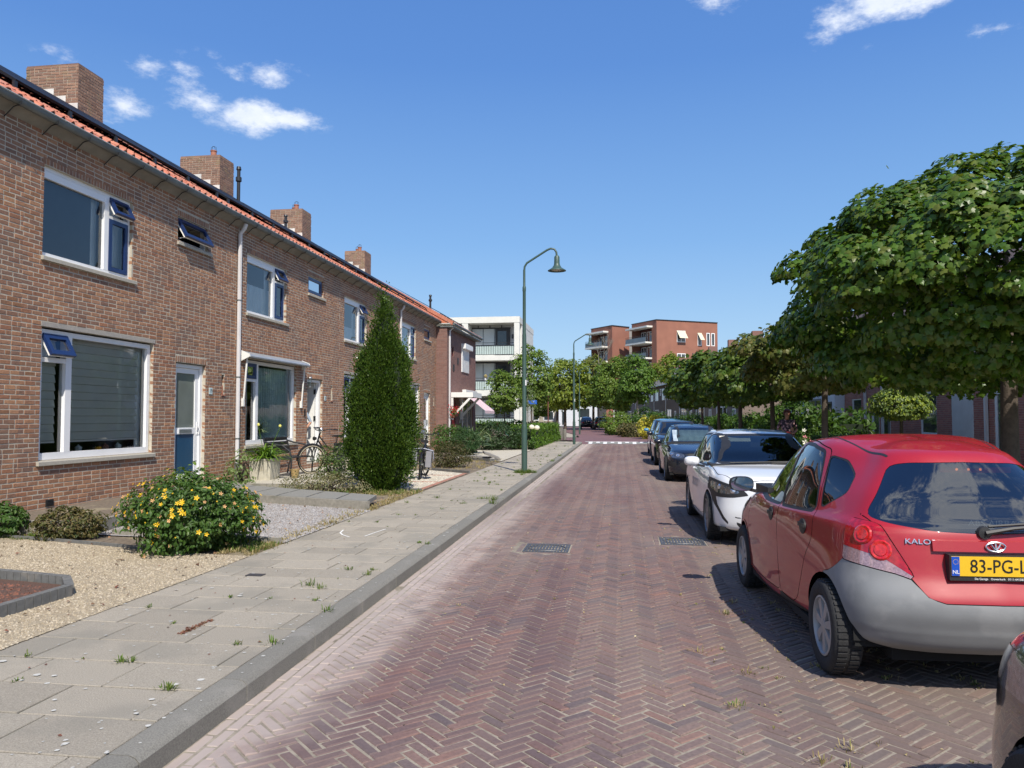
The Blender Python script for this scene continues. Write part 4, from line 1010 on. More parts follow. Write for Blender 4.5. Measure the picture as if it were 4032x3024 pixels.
for z in (.72, 3.77, 6.67):
    for k, x0_ in enumerate((-12.4, -17.2)):
        hbox(w_, off, 'screen_panel', m_pan, x0_ + .0, x0_ + 2.0, 63.5, 63.59, z + .05, z + 2.35)
        for j in range(3): hbox(w_, off, 'panel_joint', m_blackmetal, x0_ + .0 + j * .95, x0_ + .03 + j * .95, 63.47, 63.5, z + .05, z + 2.35)
        hbox(w_, off, 'lintel_beam', m_br, x0_, x0_ + 3.3, 63.45, 63.56, z + 2.35, z + 2.45)
        f = MB(); frame_boxes(f, 63.4, 63.55, 0, 1, 0, 1, .1) if False else None
        d_ = hbox(w_, off, 'balcony_door', m_br, x0_ + 2.0, x0_ + 3.25, 63.45, 63.55, z + .05, z + 2.35)
        hbox(d_, off, 'pane', m_farglass, x0_ + 2.2, x0_ + 2.95, 63.43, 63.449, z + .25, z + 2.15)
        hbox(w_, off, 'wall_light', m_blackmetal, x0_ + 3.42, x0_ + 3.56, 63.3, 63.45, z + 1.5, z + 1.85)
        # balustrade
        hbox(w_, off, 'handrail', m_blackmetal, x0_ - .0, x0_ + 3.85, 62.10, 62.14, z + 1.02, z + 1.06)
        hbox(w_, off, 'top_rail', m_blackmetal, x0_ - .0, x0_ + 3.85, 62.08, 62.14, z + .80, z + .86)
        hbox(w_, off, 'bottom_rail', m_blackmetal, x0_ - .0, x0_ + 3.85, 62.08, 62.14, z + .05, z + .09)
        hbox(w_, off, 'balustrade_glass', m_frost, x0_ - .0, x0_ + 3.85, 62.12, 62.13, z + .09, z + .80)
        for j in range(26): hbox(w_, off, 'baluster', m_blackmetal, x0_ + .02 + j * .147, x0_ + .045 + j * .147, 62.08, 62.11, z + .09, z + .80)
        if z > 6: 
            for j in range(3): hbox(w_, off, 'brick_pier', m_br, x0_ + .5 + j * 1.0, x0_ + .56 + j * 1.0, 63.44, 63.6, 8.55 + .5, 9.3)
for x, z in ((-11.0, 3.77), (-9.8, 3.77)):
    c = empty('flower_pot', (x, 62.2, z + 1.0), 0, ('left' if x < -10 else 'right') + ' of two white flower pots on the middle balcony rail of the white block', 'flower pot', 'flower pots on the balcony rail')
    b = MB(); b.lathe([(0, 0), (.08, 0), (.11, .2), (0, .2)], (x, 62.2, z + .85), 10); b.build('pot', m_white, c, (x, 62.2, z + 1.0))
    b = MB(); b.lathe([(0, .2), (.14, .25), (.16, .38), (.06, .5), (0, .52)], (x, 62.2, z + .85), 7); b.build('flowers', M('balcony_flowers', (.25,.2,.08), .9, .5, 12), c, (x, 62.2, z + 1.0))

# ---------------------------------------------------------------- red apartments
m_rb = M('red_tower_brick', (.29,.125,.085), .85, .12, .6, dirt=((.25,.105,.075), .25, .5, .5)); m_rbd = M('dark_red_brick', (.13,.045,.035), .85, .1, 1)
def tower(name, label, c, l, r, ztop, wins, awn):
    """c near corner, l far end of left face, r far end of right face"""
    off = (c[0], c[1], 0); h = empty(name, off, 0, label, 'apartment building', 'red brick apartment towers')
    c, l, r = Vector((*c, 0)), Vector((*l, 0)), Vector((*r, 0)); bk = l + r - c
    for (p, q, nm) in ((c, r, 'right_wall'), (r, bk, 'rear_wall'), (bk, l, 'side_wall')):
        b = MB(); b.add([(p.x, p.y, 0), (q.x, q.y, 0), (q.x, q.y, ztop), (p.x, p.y, ztop)], [(0, 1, 2, 3)]); b.build('wall', m_rb, h, off)
    u = (l - c).normalized(); n = Vector((u.y, -u.x, 0)); n = n if n.y < 0 else -n; Lf = (l - c).length
    v = (r - c).normalized(); nr = Vector((v.y, -v.x, 0)); nr = nr if nr.y < 0 else -nr; Lr = (r - c).length
    b = MB(); P = lambda a, z, d=0: c + u * a + n * d + Vector((0, 0, z))
    b.add([P(0, 0), P(1.6, 0), P(1.6, ztop), P(0, ztop)], [(0, 1, 2, 3)]); b.add([P(1.6, ztop - 1.0), P(Lf, ztop - 1.0), P(Lf, ztop), P(1.6, ztop)], [(0, 1, 2, 3)])
    b.add([P(1.6, 0), P(1.6, 0, -1.8), P(1.6, ztop - 1, -1.8), P(1.6, ztop - 1)], [(0, 1, 2, 3)]); b.add([P(Lf, 0), P(Lf, 0, -1.8), P(Lf, ztop - 1, -1.8), P(Lf, ztop - 1)], [(0, 1, 2, 3)]); b.build('front_wall', m_rb, h, off)
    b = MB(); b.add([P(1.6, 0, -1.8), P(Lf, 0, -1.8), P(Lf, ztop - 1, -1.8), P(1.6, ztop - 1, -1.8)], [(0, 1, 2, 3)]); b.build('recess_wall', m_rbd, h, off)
    b = MB(); b.add([c + Vector((0, 0, ztop)), r + Vector((0, 0, ztop)), bk + Vector((0, 0, ztop)), l + Vector((0, 0, ztop))], [(0, 1, 2, 3)]); b.build('roof', m_rbd, h, off)
    b = MB(); b.bar(c + Vector((0, 0, ztop + .05)), r + Vector((0, 0, ztop + .05)), .25, .14); b.bar(c + Vector((0, 0, ztop + .05)), l + Vector((0, 0, ztop + .05)), .25, .14); b.build('roof_edge', m_blackmetal, h, off)
    k = 0; z = ztop - 1.15
    b = MB(); b.obox(P(Lf / 2 + .8, z + .05, .3), (u, n, (0, 0, 1)), (Lf / 2 - .5, 1.0, .16)); b.build('canopy_slab', m_cream, h, off)
    z -= 2.95
    while z > 1:
        b = MB(); b.obox(P(Lf / 2 + .8, z, .0), (u, n, (0, 0, 1)), (Lf / 2 - .7, 1.5, .15)); s = b.build('balcony', m_cream, h, off)
        b = MB(); b.obox(P(Lf / 2 + .8, z + .60, 1.42), (u, n, (0, 0, 1)), (Lf / 2 - .75, .02, .42)); b.build('balustrade_glass', M('smoke_glass_rail', (.10,.11,.12), .1, .3, 1.2, coat=.6), s, off)
        b = MB()
        for zz in (1.12, 1.35): b.obox(P(Lf / 2 + .8, z + zz, 1.42), (u, n, (0, 0, 1)), (Lf / 2 - .75, .03, .03))
        b.build('rails', m_blackmetal, s, off)
        for j in range(3):
            a0 = 1.9 + j * (Lf - 2.2) / 3; PP_ = lambda a, zz, d: P(a, zz, d - 1.79)
            simple_window(h, off, PP_, a0, a0 + (Lf - 2.2) / 3 - .35, z + .25, z + 2.5, w=.12, mull=[a0 + .8])
        z -= 2.95
    Q = lambda a, zz, d: c + v * a + nr * d + Vector((0, 0, zz))
    for a0, a1, z0_, z1_ in wins: simple_window(h, off, Q, a0, a1, z0_, z1_, w=.14, mull=[(a0 + a1) / 2] if a1 - a0 > 1.1 else None)
    for a0, a1, zt in awn:
        b = MB(); b.add([Q(a0, zt, .05), Q(a1, zt, .05), Q(a1, zt - 1.4, 1.1), Q(a0, zt - 1.4, 1.1), Q(a0, zt + .04, .05), Q(a1, zt + .04, .05)], [(0, 1, 2, 3), (4, 5, 1, 0)]); b.build('sunblind', M('cream_sunblind', (.62,.58,.42), .8), h, off)
    return h
tower('apartment_tower', 'larger right hand red brick tower with cream sunblinds', (6.66, 145), (2.2, 152), (18.5, 151.6), 19.7,
      [(6.3, 8.2, 11.7, 13.7), (9.6, 10.6, 11.7, 13.7), (12.2, 13.1, 11.7, 13.9)][:0] + [(4.4, 6.3, 11.6, 13.6), (9.0, 9.9, 11.2, 13.6), (11.0, 11.8, 15.2, 17.7), (12.1, 12.9, 15.2, 17.7), (11.0, 11.8, 11.6, 14.0), (12.1, 12.9, 11.6, 14.0), (4.4, 6.3, 15.7, 17.9), (9.0, 9.9, 15.2, 17.6)], [(4.4, 6.2, 17.8), (9.0, 9.9, 17.6)])
tower('apartment_tower', 'smaller left hand red brick tower with stacked balconies', (-1.63, 153), (-6.0, 159), (1.75, 156.5), 19.7, [], [])
b = MB(); b.box(1.6, 4.0, 158, 164, 0, 19.2); tag(b.build('stairwell_block', M('grey_cladding', (.30,.29,.28), .8)), 'grey clad link between the two red brick towers', 'building')
b = MB(); b.box(-7, 1.5, 150, 152.5, 0, 3.6); tag(b.build('tower_plinth', m_rb), 'low red brick entrance wing below the left tower', 'building')
# ---------------------------------------------------------------- brown brick row on the right, far
def row_house(i, y, label):
    # facade runs along d
    X = lambda yy: 5 + .133 * (93 - yy)
    p0 = Vector((X(y), y, 0)); p1 = Vector((X(y - 7.6), y - 7.6, 0)); d = (p1 - p0).normalized(); n = Vector((d.y, -d.x, 0)); n = n if n.x < 0 else -n; L_ = (p1 - p0).length
    off = tuple(p0); h = empty('row_house', off, 0, label, 'house', 'brown brick row houses on the right')
    P = lambda a, z, k=0: p0 + d * a + n * k + Vector((0, 0, z))
    e = 5.45; dp = 7.5
    b = MB(); b.add([P(0, 0), P(L_, 0), P(L_, e), P(0, e)], [(0, 1, 2, 3)])
    for a in (0.0, L_): b.add([P(a, 0), P(a, 0, -dp), P(a, e, -dp), P(a, e + 2.6, -dp / 2), P(a, e)], [(0, 1, 2, 3, 4)])
    b.build('wall', M('row_brick', (.19,.145,.12), .9, .12, 3), h, off)
    b = MB(); b.add([P(-.05, e - .1, .35), P(L_ + .05, e - .1, .35), P(L_ + .05, e + 2.7, -dp / 2), P(-.05, e + 2.7, -dp / 2), P(-.05, e - .1, -dp - .3), P(L_ + .05, e - .1, -dp - .3)], [(0, 1, 2, 3), (3, 2, 5, 4)]); b.build('roof', M('grey_roof_tiles', (.16,.15,.14), .85, .2, 3), h, off)
    b = MB(); b.bar(P(0, e - .05, .38), P(L_, e - .05, .38), .12, .12); b.build('gutter', m_white, h, off)
    b = MB(); b.bar(P(.25, 0, .06), P(.25, e, .06), .09, .09, up=(0, 1, 0)); b.build('drainpipe', m_white, h, off)
    for a0, a1, z0_, z1_ in ((.9, 3.0, 3.6, 5.0), (4.2, 4.9, 4.2, 5.0), (5.4, 7.0, 3.6, 5.0), (.9, 3.3, .9, 2.5), (5.0, 5.9, .1, 2.3)): simple_window(h, off, lambda a, z, k: P(a, z, k), a0, a1, z0_, z1_, w=.09, mull=[(a0 + a1) / 2])
    b = MB(); q = P(L_ - .5, e + 2.4, -dp / 2); b.box(q.x - .45, q.x + .45, q.y - .4, q.y + .4, e + 1.9, e + 3.7); b.build('chimney', m_brickbrown, h, off)
    return h
names = ['first', 'second', 'third', 'fourth', 'fifth', 'sixth', 'seventh', 'eighth']
for i in range(8): row_house(i, 122 - i * 7.62, names[i] + ' brown brick row house counted from the red towers')
# pale low buildings at the end of the street
b = MB(); b.box(-10.5, -4.0, 131, 140, 0, 3.9); o = empty('white_shop', (-7, 131, 0), 0, 'low white building with a dark window at the end of the street', 'building'); b.build('wall', M('white_render', (.62,.64,.67), .8), o, (-7, 131, 0))
b = MB(); b.box(-10.7, -3.8, 130.8, 140, 3.9, 4.15); b.build('roof_edge', m_blackmetal, o, (-7, 131, 0))
simple_window(o, (-7, 131, 0), lambda a, z, k: (a, 130.99 - k, z), -7.1, -5.3, 1.6, 3.0, fm=m_blackmetal)
simple_window(o, (-7, 131, 0), lambda a, z, k: (a, 130.99 - k, z), -10.0, -9.2, .2, 2.6)
b = MB(); b.box(-3.9, .5, 133, 142, 0, 3.7); o = tag(b.build('dark_shop', M('dark_render', (.05,.05,.055), .8)), 'low dark building right of the white one at the street end', 'building')
b = MB(); b.box(-24, -11, 134, 144, 0, 4.6); o = empty('sand_coloured_building', (-17, 134, 0), 0, 'low sand coloured building behind the distant parked cars', 'building'); b.build('wall', M('sand_render', (.35,.31,.24), .8), o, (-17, 134, 0))
for x in (-22, -19, -16, -13.4): simple_window(o, (-17, 134, 0), lambda a, z, k: (a, 133.99 - k, z), x, x + 1.8, 1.0, 2.6, w=.1)
b = MB(); b.box(-4.3, .4, 106.5, 107, 0, .1)
b = MB(); 
# glazed ground floor at the foot of the left tower
o = empty('glazed_entrance', (0, 128, 0), 0, 'tall glazed entrance front seen behind the black parked hatchback', 'building'); b = MB(); b.box(-2.4, 3.0, 128.3, 131, 0, 4.2); b.build('wall', m_rb, o, (0, 128, 0))
for x in (-1.2, .1, 1.4): simple_window(o, (0, 128, 0), lambda a, z, k: (a, 128.29 - k, z), x, x + 1.2, .3, 3.6, w=.12, mull=[])
# ---------------------------------------------------------------- brick house on the right behind the maples
off = (11, 30, 0); h = empty('brick_house', off, 0, 'dark red brick house on the right with white windows and a closed roller shutter', 'house')
hol = [(35.0, 36.0, .3, 2.4), (37.45, 38.9, .98, 2.50), (28.9, 30.4, .98, 2.55), (26.05, 27.65, .90, 2.62), (23.6, 24.7, .3, 2.45), (33.6, 34.8, .3, 2.45)]
mb = MB(); wall_panel(mb, (11, 0, 0), (0, 1, 0), (0, 0, 1), (-1, 0, 0), 19.0, 40.1, 0, 5.4, hol, .14); mb.build('wall', m_mortardark, h, off)
lay_bricks(h, off, (11, 0, 0), (0, 1, 0), (0, 0, 1), (-1, 0, 0), bond(19.0, 40.1, 0, 3.2, hol, BL, BH, seed=5), m_brickdark, 'bd', BL - .01, BH - .01, D=.05, nind=0, ch=.004)
PP = lambda a, z, n: (11.06 - n, a, z)
for a0, a1, z0_, z1_ in (hol[1], hol[2]):
    simple_window(h, off, PP, a0, a1, z0_, z1_, w=.08, mat=m_farglass); hbox(h, off, 'sill', m_blackmetal, 10.9, 11.0, a0 - .05, a1 + .05, z0_ - .08, z0_)
hbox(h, off, 'roller_shutter', m_pipe, 11.0, 11.04, 26.05, 27.65, .9, 2.62)
for i in range(30): hbox(h, off, 'shutter_slat', m_pipe, 10.985, 11.0, 26.09, 27.61, .92 + i * .056, .965 + i * .056)
for a0, a1 in ((35.0, 36.0), (23.6, 24.7), (33.6, 34.8)): simple_window(h, off, PP, a0, a1, .3, 2.42, w=.12, mat=m_farglass)
for y in (34.3, 36.6, 25.0): hbox(h, off, 'drainpipe', m_pipe, 10.88, 10.97, y, y + .09, 0, 5.4)
b = MB(); b.add([(10.6, 19, 5.35), (10.6, 40.1, 5.35), (15, 40.1, 8.2), (15, 19, 8.2), (19.4, 40.1, 5.35), (19.4, 19, 5.35)], [(0, 1, 2, 3), (3, 2, 4, 5)]); b.build('roof', M('dark_roof_tiles', (.09,.06,.05), .85, .2, 3), h, off)
b = MB(); b.add([(11, 19, 0), (19, 19, 0), (19, 19, 5.4), (15, 19, 8.1), (11, 19, 5.4)], [(0, 1, 2, 3, 4)]); b.add([(11, 40.1, 0), (19, 40.1, 0), (19, 40.1, 5.4), (15, 40.1, 8.1), (11, 40.1, 5.4)], [(0, 1, 2, 3, 4)]); b.build('gable', m_brickdark, h, off)
off = (10.5, 44, 0); h = empty('white_brick_house', off, 0, 'white painted brick house with a glass porch behind the second maple', 'house')
b = MB(); b.box(10.6, 18, 40.4, 52, 0, 5.5); b.build('wall', M('white_painted_brick', (.66,.68,.72), .8, .06, 12, bump=.4, bscale=14), h, off)
PP = lambda a, z, n: (10.6 - n, a, z)
for a0, a1, z0_, z1_ in ((43.0, 46.5, .3, 2.6), (40.9, 41.6, 1.0, 2.4), (48, 50, .9, 2.4), (43, 46, 3.4, 4.8)): simple_window(h, off, PP, a0, a1, z0_, z1_, w=.1, mull=[a0 + (a1 - a0) / 3, a0 + 2 * (a1 - a0) / 3] if a1 - a0 > 1 else None, fm=m_zinc if a1 - a0 > 3 else m_blackmetal)
b = MB(); b.add([(10.2, 40.3, 5.4), (10.2, 52, 5.4), (14.3, 52, 8.2), (14.3, 40.3, 8.2), (18.4, 52, 5.4), (18.4, 40.3, 5.4)], [(0, 1, 2, 3), (3, 2, 4, 5)]); b.build('roof', M('dark_roof_tiles', (.09,.06,.05), .85), h, off)
# ---------------------------------------------------------------- cars
m_red = M('car_red', (.34,.003,.009), .5, .05, 3, coat=.8, dirt=((.52,.20,.20), 3.2, .66, .22))
m_carwhite = M('car_white', (.72,.73,.74), .3, .03, 2, coat=1.0)
m_carnavy = M('car_navy', (.008,.011,.020), .25, .05, 2, coat=1.0)
m_carblack = M('car_black', (.011,.011,.014), .25, .05, 2, coat=1.0)
m_carblue = M('car_lightblue', (.06,.24,.42), .3, .05, 2, coat=1.0)
m_greyplas = M('car_grey_plastic', (.20,.205,.21), .6, .10, 4, bump=.08, bscale=200, dirt=((.30,.30,.30), 3.5, .52, .5))
m_blackplas = M('black_plastic', (.02,.02,.021), .55, .15, 10)
m_tyre = M('tyre_rubber', (.022,.022,.023), .85, .25, 30, bump=.4, bscale=90)
m_rim = M('wheel_cover', (.36,.36,.36), .45, .12, 6, metal=.4)
m_rimdk = M('alloy_dark', (.22,.22,.23), .4, .12, 6, metal=.6)
m_chrome = M('chrome', (.85,.85,.86), .28, .02, 3, metal=1.0)
m_under = M('underbody', (.01,.01,.01), .95, .1, 5)
m_taillight = M('taillight_red', (.36,.004,.008), .12, .35, 40, coat=1.0)
m_tailclear = M('taillight_clear', (.40,.26,.27), .1, .4, 90, coat=1.0, metal=.3)
m_headlight = M('headlight_chrome', (.20,.21,.22), .15, .7, 55, metal=.8, coat=1.0)
m_orange = M('indicator_orange', (.55,.14,.01), .2, .1, 5, coat=1.0)
m_seat = M('seat_fabric', (.05,.052,.06), .9, .2, 20)
m_carglass = glass('car_glass', (.36,.42,.42), .03)
m_rearglass = glass('car_rear_glass', (.26,.30,.31), .15)
m_mirrorglass = M('mirror_glass', (.55,.58,.6), .04, 0, 1, metal=1.0)
m_plate = M('yellow_plate', (.75,.46,.02), .4, .05, 3)
m_platew = M('plate_ink', (.01,.01,.01), .5, 0, 1)
m_plateblue = M('plate_blue', (.01,.07,.42), .4, 0, 1)

def sdpoly(pts):
    P = np.array(pts, float); Q = np.roll(P, -1, 0)
    def f(x, y):
        x = np.asarray(x, float); y = np.asarray(y, float)
        d = np.full(x.shape, 1e9); ins = np.zeros(x.shape, bool)
        for (ax, ay), (bx, by) in zip(P, Q):
            ex, ey = bx - ax, by - ay; wx, wy = x - ax, y - ay
            t = np.clip((wx * ex + wy * ey) / (ex * ex + ey * ey + 1e-12), 0, 1)
            d = np.minimum(d, (wx - ex * t) ** 2 + (wy - ey * t) ** 2)
            c = ((ay <= y) & (by > y)) | ((by <= y) & (ay > y))
            with np.errstate(divide='ignore', invalid='ignore'):
                xi = ax + (y - ay) / (by - ay + 1e-15) * ex
            ins ^= c & (x < xi)
        d = np.sqrt(d); return np.where(ins, -d, d)
    return f
def roundpoly(pts, r=.03, n=3):
    """cut corners with arcs"""
    out = []; m = len(pts)
    for i in range(m):
        p0, p1, p2 = Vector(pts[i - 1]), Vector(pts[i]), Vector(pts[(i + 1) % m])
        a = (p0 - p1); b = (p2 - p1); ra = min(r, a.length * .45); rb = min(r, b.length * .45)
        A = p1 + a.normalized() * ra; B = p1 + b.normalized() * rb
        for k in range(n + 1):
            t = k / n; q = A * (1 - t) ** 2 + p1 * 2 * t * (1 - t) + B * t * t; out.append((q.x, q.y))
    return out
class Shell:
    """triangle shell with labels, cut exactly along implicit curves"""
    def __init__(s, V, Nn, F): s.V = [tuple(v) for v in V]; s.N = [tuple(n) for n in Nn]; s.F = [tuple(f) for f in F]; s.L = ['paint'] * len(F)
    def cut(s, func, label, where=None, frm=('paint',)):
        V = np.array(s.V); fv = np.asarray(func(V[:, 0], V[:, 1], V[:, 2]), float)
        F = np.array(s.F); cen = V[F].mean(1)
        ok = np.array([l in frm for l in s.L])
        if where is not None: ok &= where(cen[:, 0], cen[:, 1], cen[:, 2])
        ff = fv[F]; neg = (ff < 0).sum(1)
        nF, nL = [], []; cache = {}
        for i, f in enumerate(s.F):
            if not ok[i] or neg[i] == 0: nF.append(f); nL.append(s.L[i]); continue
            if neg[i] == 3: nF.append(f); nL.append(label); continue
            def mid(a, b):
                k = (a, b) if a < b else (b, a)
                if k in cache: return cache[k]
                fa, fb = fv[a], fv[b]; t = min(max(fa / (fa - fb), 0), 1)
                s.V.append(tuple(s.V[a][j] * (1 - t) + s.V[b][j] * t for j in range(3))); s.N.append(tuple(s.N[a][j] * (1 - t) + s.N[b][j] * t for j in range(3)))
                cache[k] = len(s.V) - 1; return cache[k]
            a, b, c = f
            one = 1 if neg[i] == 1 else 2
            # rotate so that a is the odd one out
            sg = [fv[a] < 0, fv[b] < 0, fv[c] < 0]
            odd = sg.index(True) if one == 1 else sg.index(False)
            a, b, c = (f[odd], f[(odd + 1) % 3], f[(odd + 2) % 3])
            ab, ac = mid(a, b), mid(a, c)
            la, lb = (label, s.L[i]) if one == 1 else (s.L[i], label)
            nF += [(a, ab, ac), (ab, b, c), (ab, c, ac)]; nL += [la, lb, lb]
        s.F, s.L = nF, nL
    def part(s, label, name, mat, parent, offset=0.0, side=None):
        ids = [f for f, l in zip(s.F, s.L) if l == label]
        if side is not None: ids = [f for f in ids if side(*np.mean([s.V[i] for i in f], 0))]
        if not ids: return None
        used = sorted(set(i for f in ids for i in f)); mp = {u: i for i, u in enumerate(used)}
        V = np.array([s.V[i] for i in used]); N_ = np.array([s.N[i] for i in used]); N_ /= np.linalg.norm(N_, axis=1)[:, None] + 1e-9
        V = V + N_ * offset
        me = bpy.data.meshes.new(name); me.from_pydata(V.tolist(), [], [tuple(mp[i] for i in f) for f in ids])
        me.materials.append(mat); me.polygons.foreach_set('use_smooth', np.ones(len(me.polygons), bool))
        me.normals_split_custom_set_from_vertices([tuple(n) for n in N_]); me.update()
        return link(name, me, parent)
def c_side(sh, poly, label, grow=0, where=None, frm=('paint',), r=.04):
    f = sdpoly(roundpoly(poly, r)); sh.cut(lambda x, y, z: f(y, z) - grow, label, where or (lambda x, y, z: np.abs(x) > .4), frm)
def c_xz(sh, poly, label, where, grow=0, frm=('paint',), r=.04):
    f = sdpoly(roundpoly(poly, r)); sh.cut(lambda x, y, z: f(np.abs(x), z) - grow, label, where, frm)
def band(sh, g, w, where, frm=('paint',)):
    sh.cut(lambda x, y, z: g(x, y, z) - w, '_s', where, frm); sh.cut(lambda x, y, z: g(x, y, z) + w, 'paint', None, ('_s',))
    sh.L = ['seam' if l == '_s' else l for l in sh.L]
def seam_side(sh, poly, w=.0032, where=None, r=.05, frm=('paint',)):
    f = sdpoly(roundpoly(poly, r)); band(sh, lambda x, y, z: f(y, z), w, where or (lambda x, y, z: np.abs(x) > .5), frm)
def seam_xz(sh, poly, where, w=.0035, r=.04, frm=('paint',)):
    f = sdpoly(roundpoly(poly, r)); band(sh, lambda x, y, z: f(np.abs(x), z), w, where, frm)
def seam_xy(sh, poly, where, w=.0035, r=.04, frm=('paint',)):
    f = sdpoly(roundpoly(poly, r)); band(sh, lambda x, y, z: f(np.abs(x), y), w, where, frm)
def catmull(P, sub, closed=False):
    """P (n,k,3) interpolate along axis 0"""
    n = len(P); out = []
    for i in range(n - 1):
        p1, p2 = P[i], P[i + 1]
        p0 = P[i - 1] if i > 0 else 2 * p1 - p2
        p3 = P[i + 2] if i + 2 < n else 2 * p2 - p1
        for k in range(sub):
            t = k / sub
            # centripetal-ish tension reduces overshoot
            m1 = (p2 - p0) * .5; m2 = (p3 - p1) * .5
            h = np.linalg.norm(p2 - p1, axis=-1, keepdims=True) + 1e-9
            for m in (m1, m2):
                lm = np.linalg.norm(m, axis=-1, keepdims=True) + 1e-9; m *= np.minimum(1, 1.0 * h / lm)
            out.append((2 * t**3 - 3 * t**2 + 1) * p1 + (t**3 - 2 * t**2 + t) * m1 + (-2 * t**3 + 3 * t**2) * p2 + (t**3 - t**2) * m2)
    out.append(P[-1]); return np.array(out)
def ring(yf, yr, w, wf, wr, cf, cr, zf, zm, zr, bow=.10, bowr=.08, zlist=None):
    y3, y9 = yf - cf, yr + cr
    pts = [(0, yf, zf), (.5 * wf, yf - bow * cf, zf), (.87 * wf, yf - .42 * cf, zf), (wf, y3, zf)]
    fr = [.17, .34, .5, .66, .83]
    zs = [zf, 0, 0, 0, 0, 0, zr]
    for k, t in enumerate(fr):
        y = y3 + (y9 - y3) * t
        if t < .5: s = t / .5; x = wf + (w - wf) * math.sin(s * math.pi / 2); z = zf + (zm - zf) * math.sin(s * math.pi / 2)
        else: s = (t - .5) / .5; x = w + (wr - w) * (1 - math.cos(s * math.pi / 2)); z = zm + (zr - zm) * (s ** 1.2)
        pts.append((x, y, z))
    pts += [(wr, y9, zr), (.87 * wr, yr + .42 * cr, zr), (.5 * wr, yr + bowr * cr, zr), (0, yr, zr)]
    return pts
def shell_from_rings(rings, sub_i=8, sub_j=6):
    P = np.array([ring(**r) if isinstance(r, dict) else r for r in rings], float)   # (nr,13,3)
    P = catmull(P, sub_j); P = np.swapaxes(catmull(np.swapaxes(P, 0, 1), sub_i), 0, 1)
    nr, ni, _ = P.shape
    du = np.gradient(P, axis=1); dv = np.gradient(P, axis=0)
    # mirror derivative at the centre line
    du[:, 0] = np.array([1, 0, 0]); du[:, -1] = np.array([-1, 0, 0])
    N_ = np.cross(du, dv); nl = np.linalg.norm(N_, axis=2, keepdims=True); N_ = N_ / (nl + 1e-12)
    cen = np.array([0, P[..., 1].mean(), .6]); sgn = np.sign(((P - cen) * N_).sum(2, keepdims=True)); sgn[sgn == 0] = 1
    # global orientation only
    N_ = N_ * (1 if sgn.mean() > 0 else -1)
    N_[-1] = (0, 0, 1)
    bad = (nl[..., 0] < 1e-9); N_[bad] = (0, 0, 1)
    V = P.reshape(-1, 3); NN = N_.reshape(-1, 3); F = []
    idx = lambda j, i: j * ni + i
    for j in range(nr - 1):
        for i in range(ni - 1):
            a, b, c, d = idx(j, i), idx(j, i + 1), idx(j + 1, i + 1), idx(j + 1, i)
            F += [(a, b, c), (a, c, d)]
    n0 = len(V); V2 = V * np.array([-1, 1, 1]); N2 = NN * np.array([-1, 1, 1])
    F2 = [(a + n0, c + n0, b + n0) for a, b, c in F]
    V = np.vstack([V, V2]); NN = np.vstack([NN, N2]); F = np.array(F + F2)
    gn = np.cross(V[F[:, 1]] - V[F[:, 0]], V[F[:, 2]] - V[F[:, 0]])
    flip = (gn * NN[F].mean(1)).sum(1) < 0
    F[flip] = F[flip][:, ::-1]; F = F[np.linalg.norm(gn, axis=1) > 1e-10].tolist()
    return Shell(V, NN, F)
def wheel(parent, x, y, r, w, side, rimmat, spokes=7, hub=.62):
    rt = empty('wheel', (x, y, r)); rt.parent = parent
    t = MB(); rr_ = r * hub; hw = w / 2
    prof = [(rr_, -hw * .75), (rr_ + .02, -hw * .95), (r * .93, -hw), (r * .985, -hw * .82), (r, -hw * .6), (r, hw * .6), (r * .985, hw * .82), (r * .93, hw), (rr_ + .02, hw * .95), (rr_, hw * .75)]
    t.lathe(prof, (0, 0, 0), 40, 'x'); t.build('tyre', m_tyre, rt, smooth=True, angle=50)
    tr = MB()   # tread blocks
    for k in range(46):
        a = 2 * math.pi * k / 46
        for s in (-1, 1):
            c = Vector((s * hw * .45, (r + .002) * math.cos(a + s * .03), (r + .002) * math.sin(a + s * .03)))
            tr.obox(c, (Vector((1, 0, 0)), Vector((0, -math.sin(a), math.cos(a))), Vector((0, math.cos(a), math.sin(a)))), (hw * .33, .012, .004))
    tr.build('tread', m_tyre, rt)
    m = MB(); s = side; f = s * hw
    m.lathe([(rr_ * 1.0, f * .55), (rr_ * 1.02, f * .92), (rr_ * .95, f * .95), (rr_ * .90, f * .70), (rr_ * .88, f * .1), (0, f * .1)], (0, 0, 0), 40, 'x')
    m.lathe([(rr_ * .26, f * .3), (rr_ * .24, f * .84), (rr_ * .12, f * .9), (0, f * .9)], (0, 0, 0), 20, 'x')
    for k in range(spokes):
        a = 2 * math.pi * k / spokes + .2
        d = Vector((0, math.cos(a), math.sin(a))); tn = Vector((0, -math.sin(a), math.cos(a)))
        c0 = d * rr_ * .2; c1 = d * rr_ * .93; wI, wO = rr_ * .10, rr_ * .17
        X = lambda q: Vector((q, 0, 0))
        vs = [c0 - tn * wI + X(f * .82), c0 + tn * wI + X(f * .82), c1 + tn * wO + X(f * .80), c1 - tn * wO + X(f * .80), c0 - tn * wI * 1.2 + X(f * .4), c0 + tn * wI * 1.2 + X(f * .4), c1 + tn * wO * 1.2 + X(f * .4), c1 - tn * wO * 1.2 + X(f * .4)]
        m.add(vs, [(0, 1, 2, 3), (0, 4, 5, 1), (1, 5, 6, 2), (2, 6, 7, 3), (3, 7, 4, 0)])
    m.build('rim', rimmat, rt, smooth=True, angle=30)
    return rt
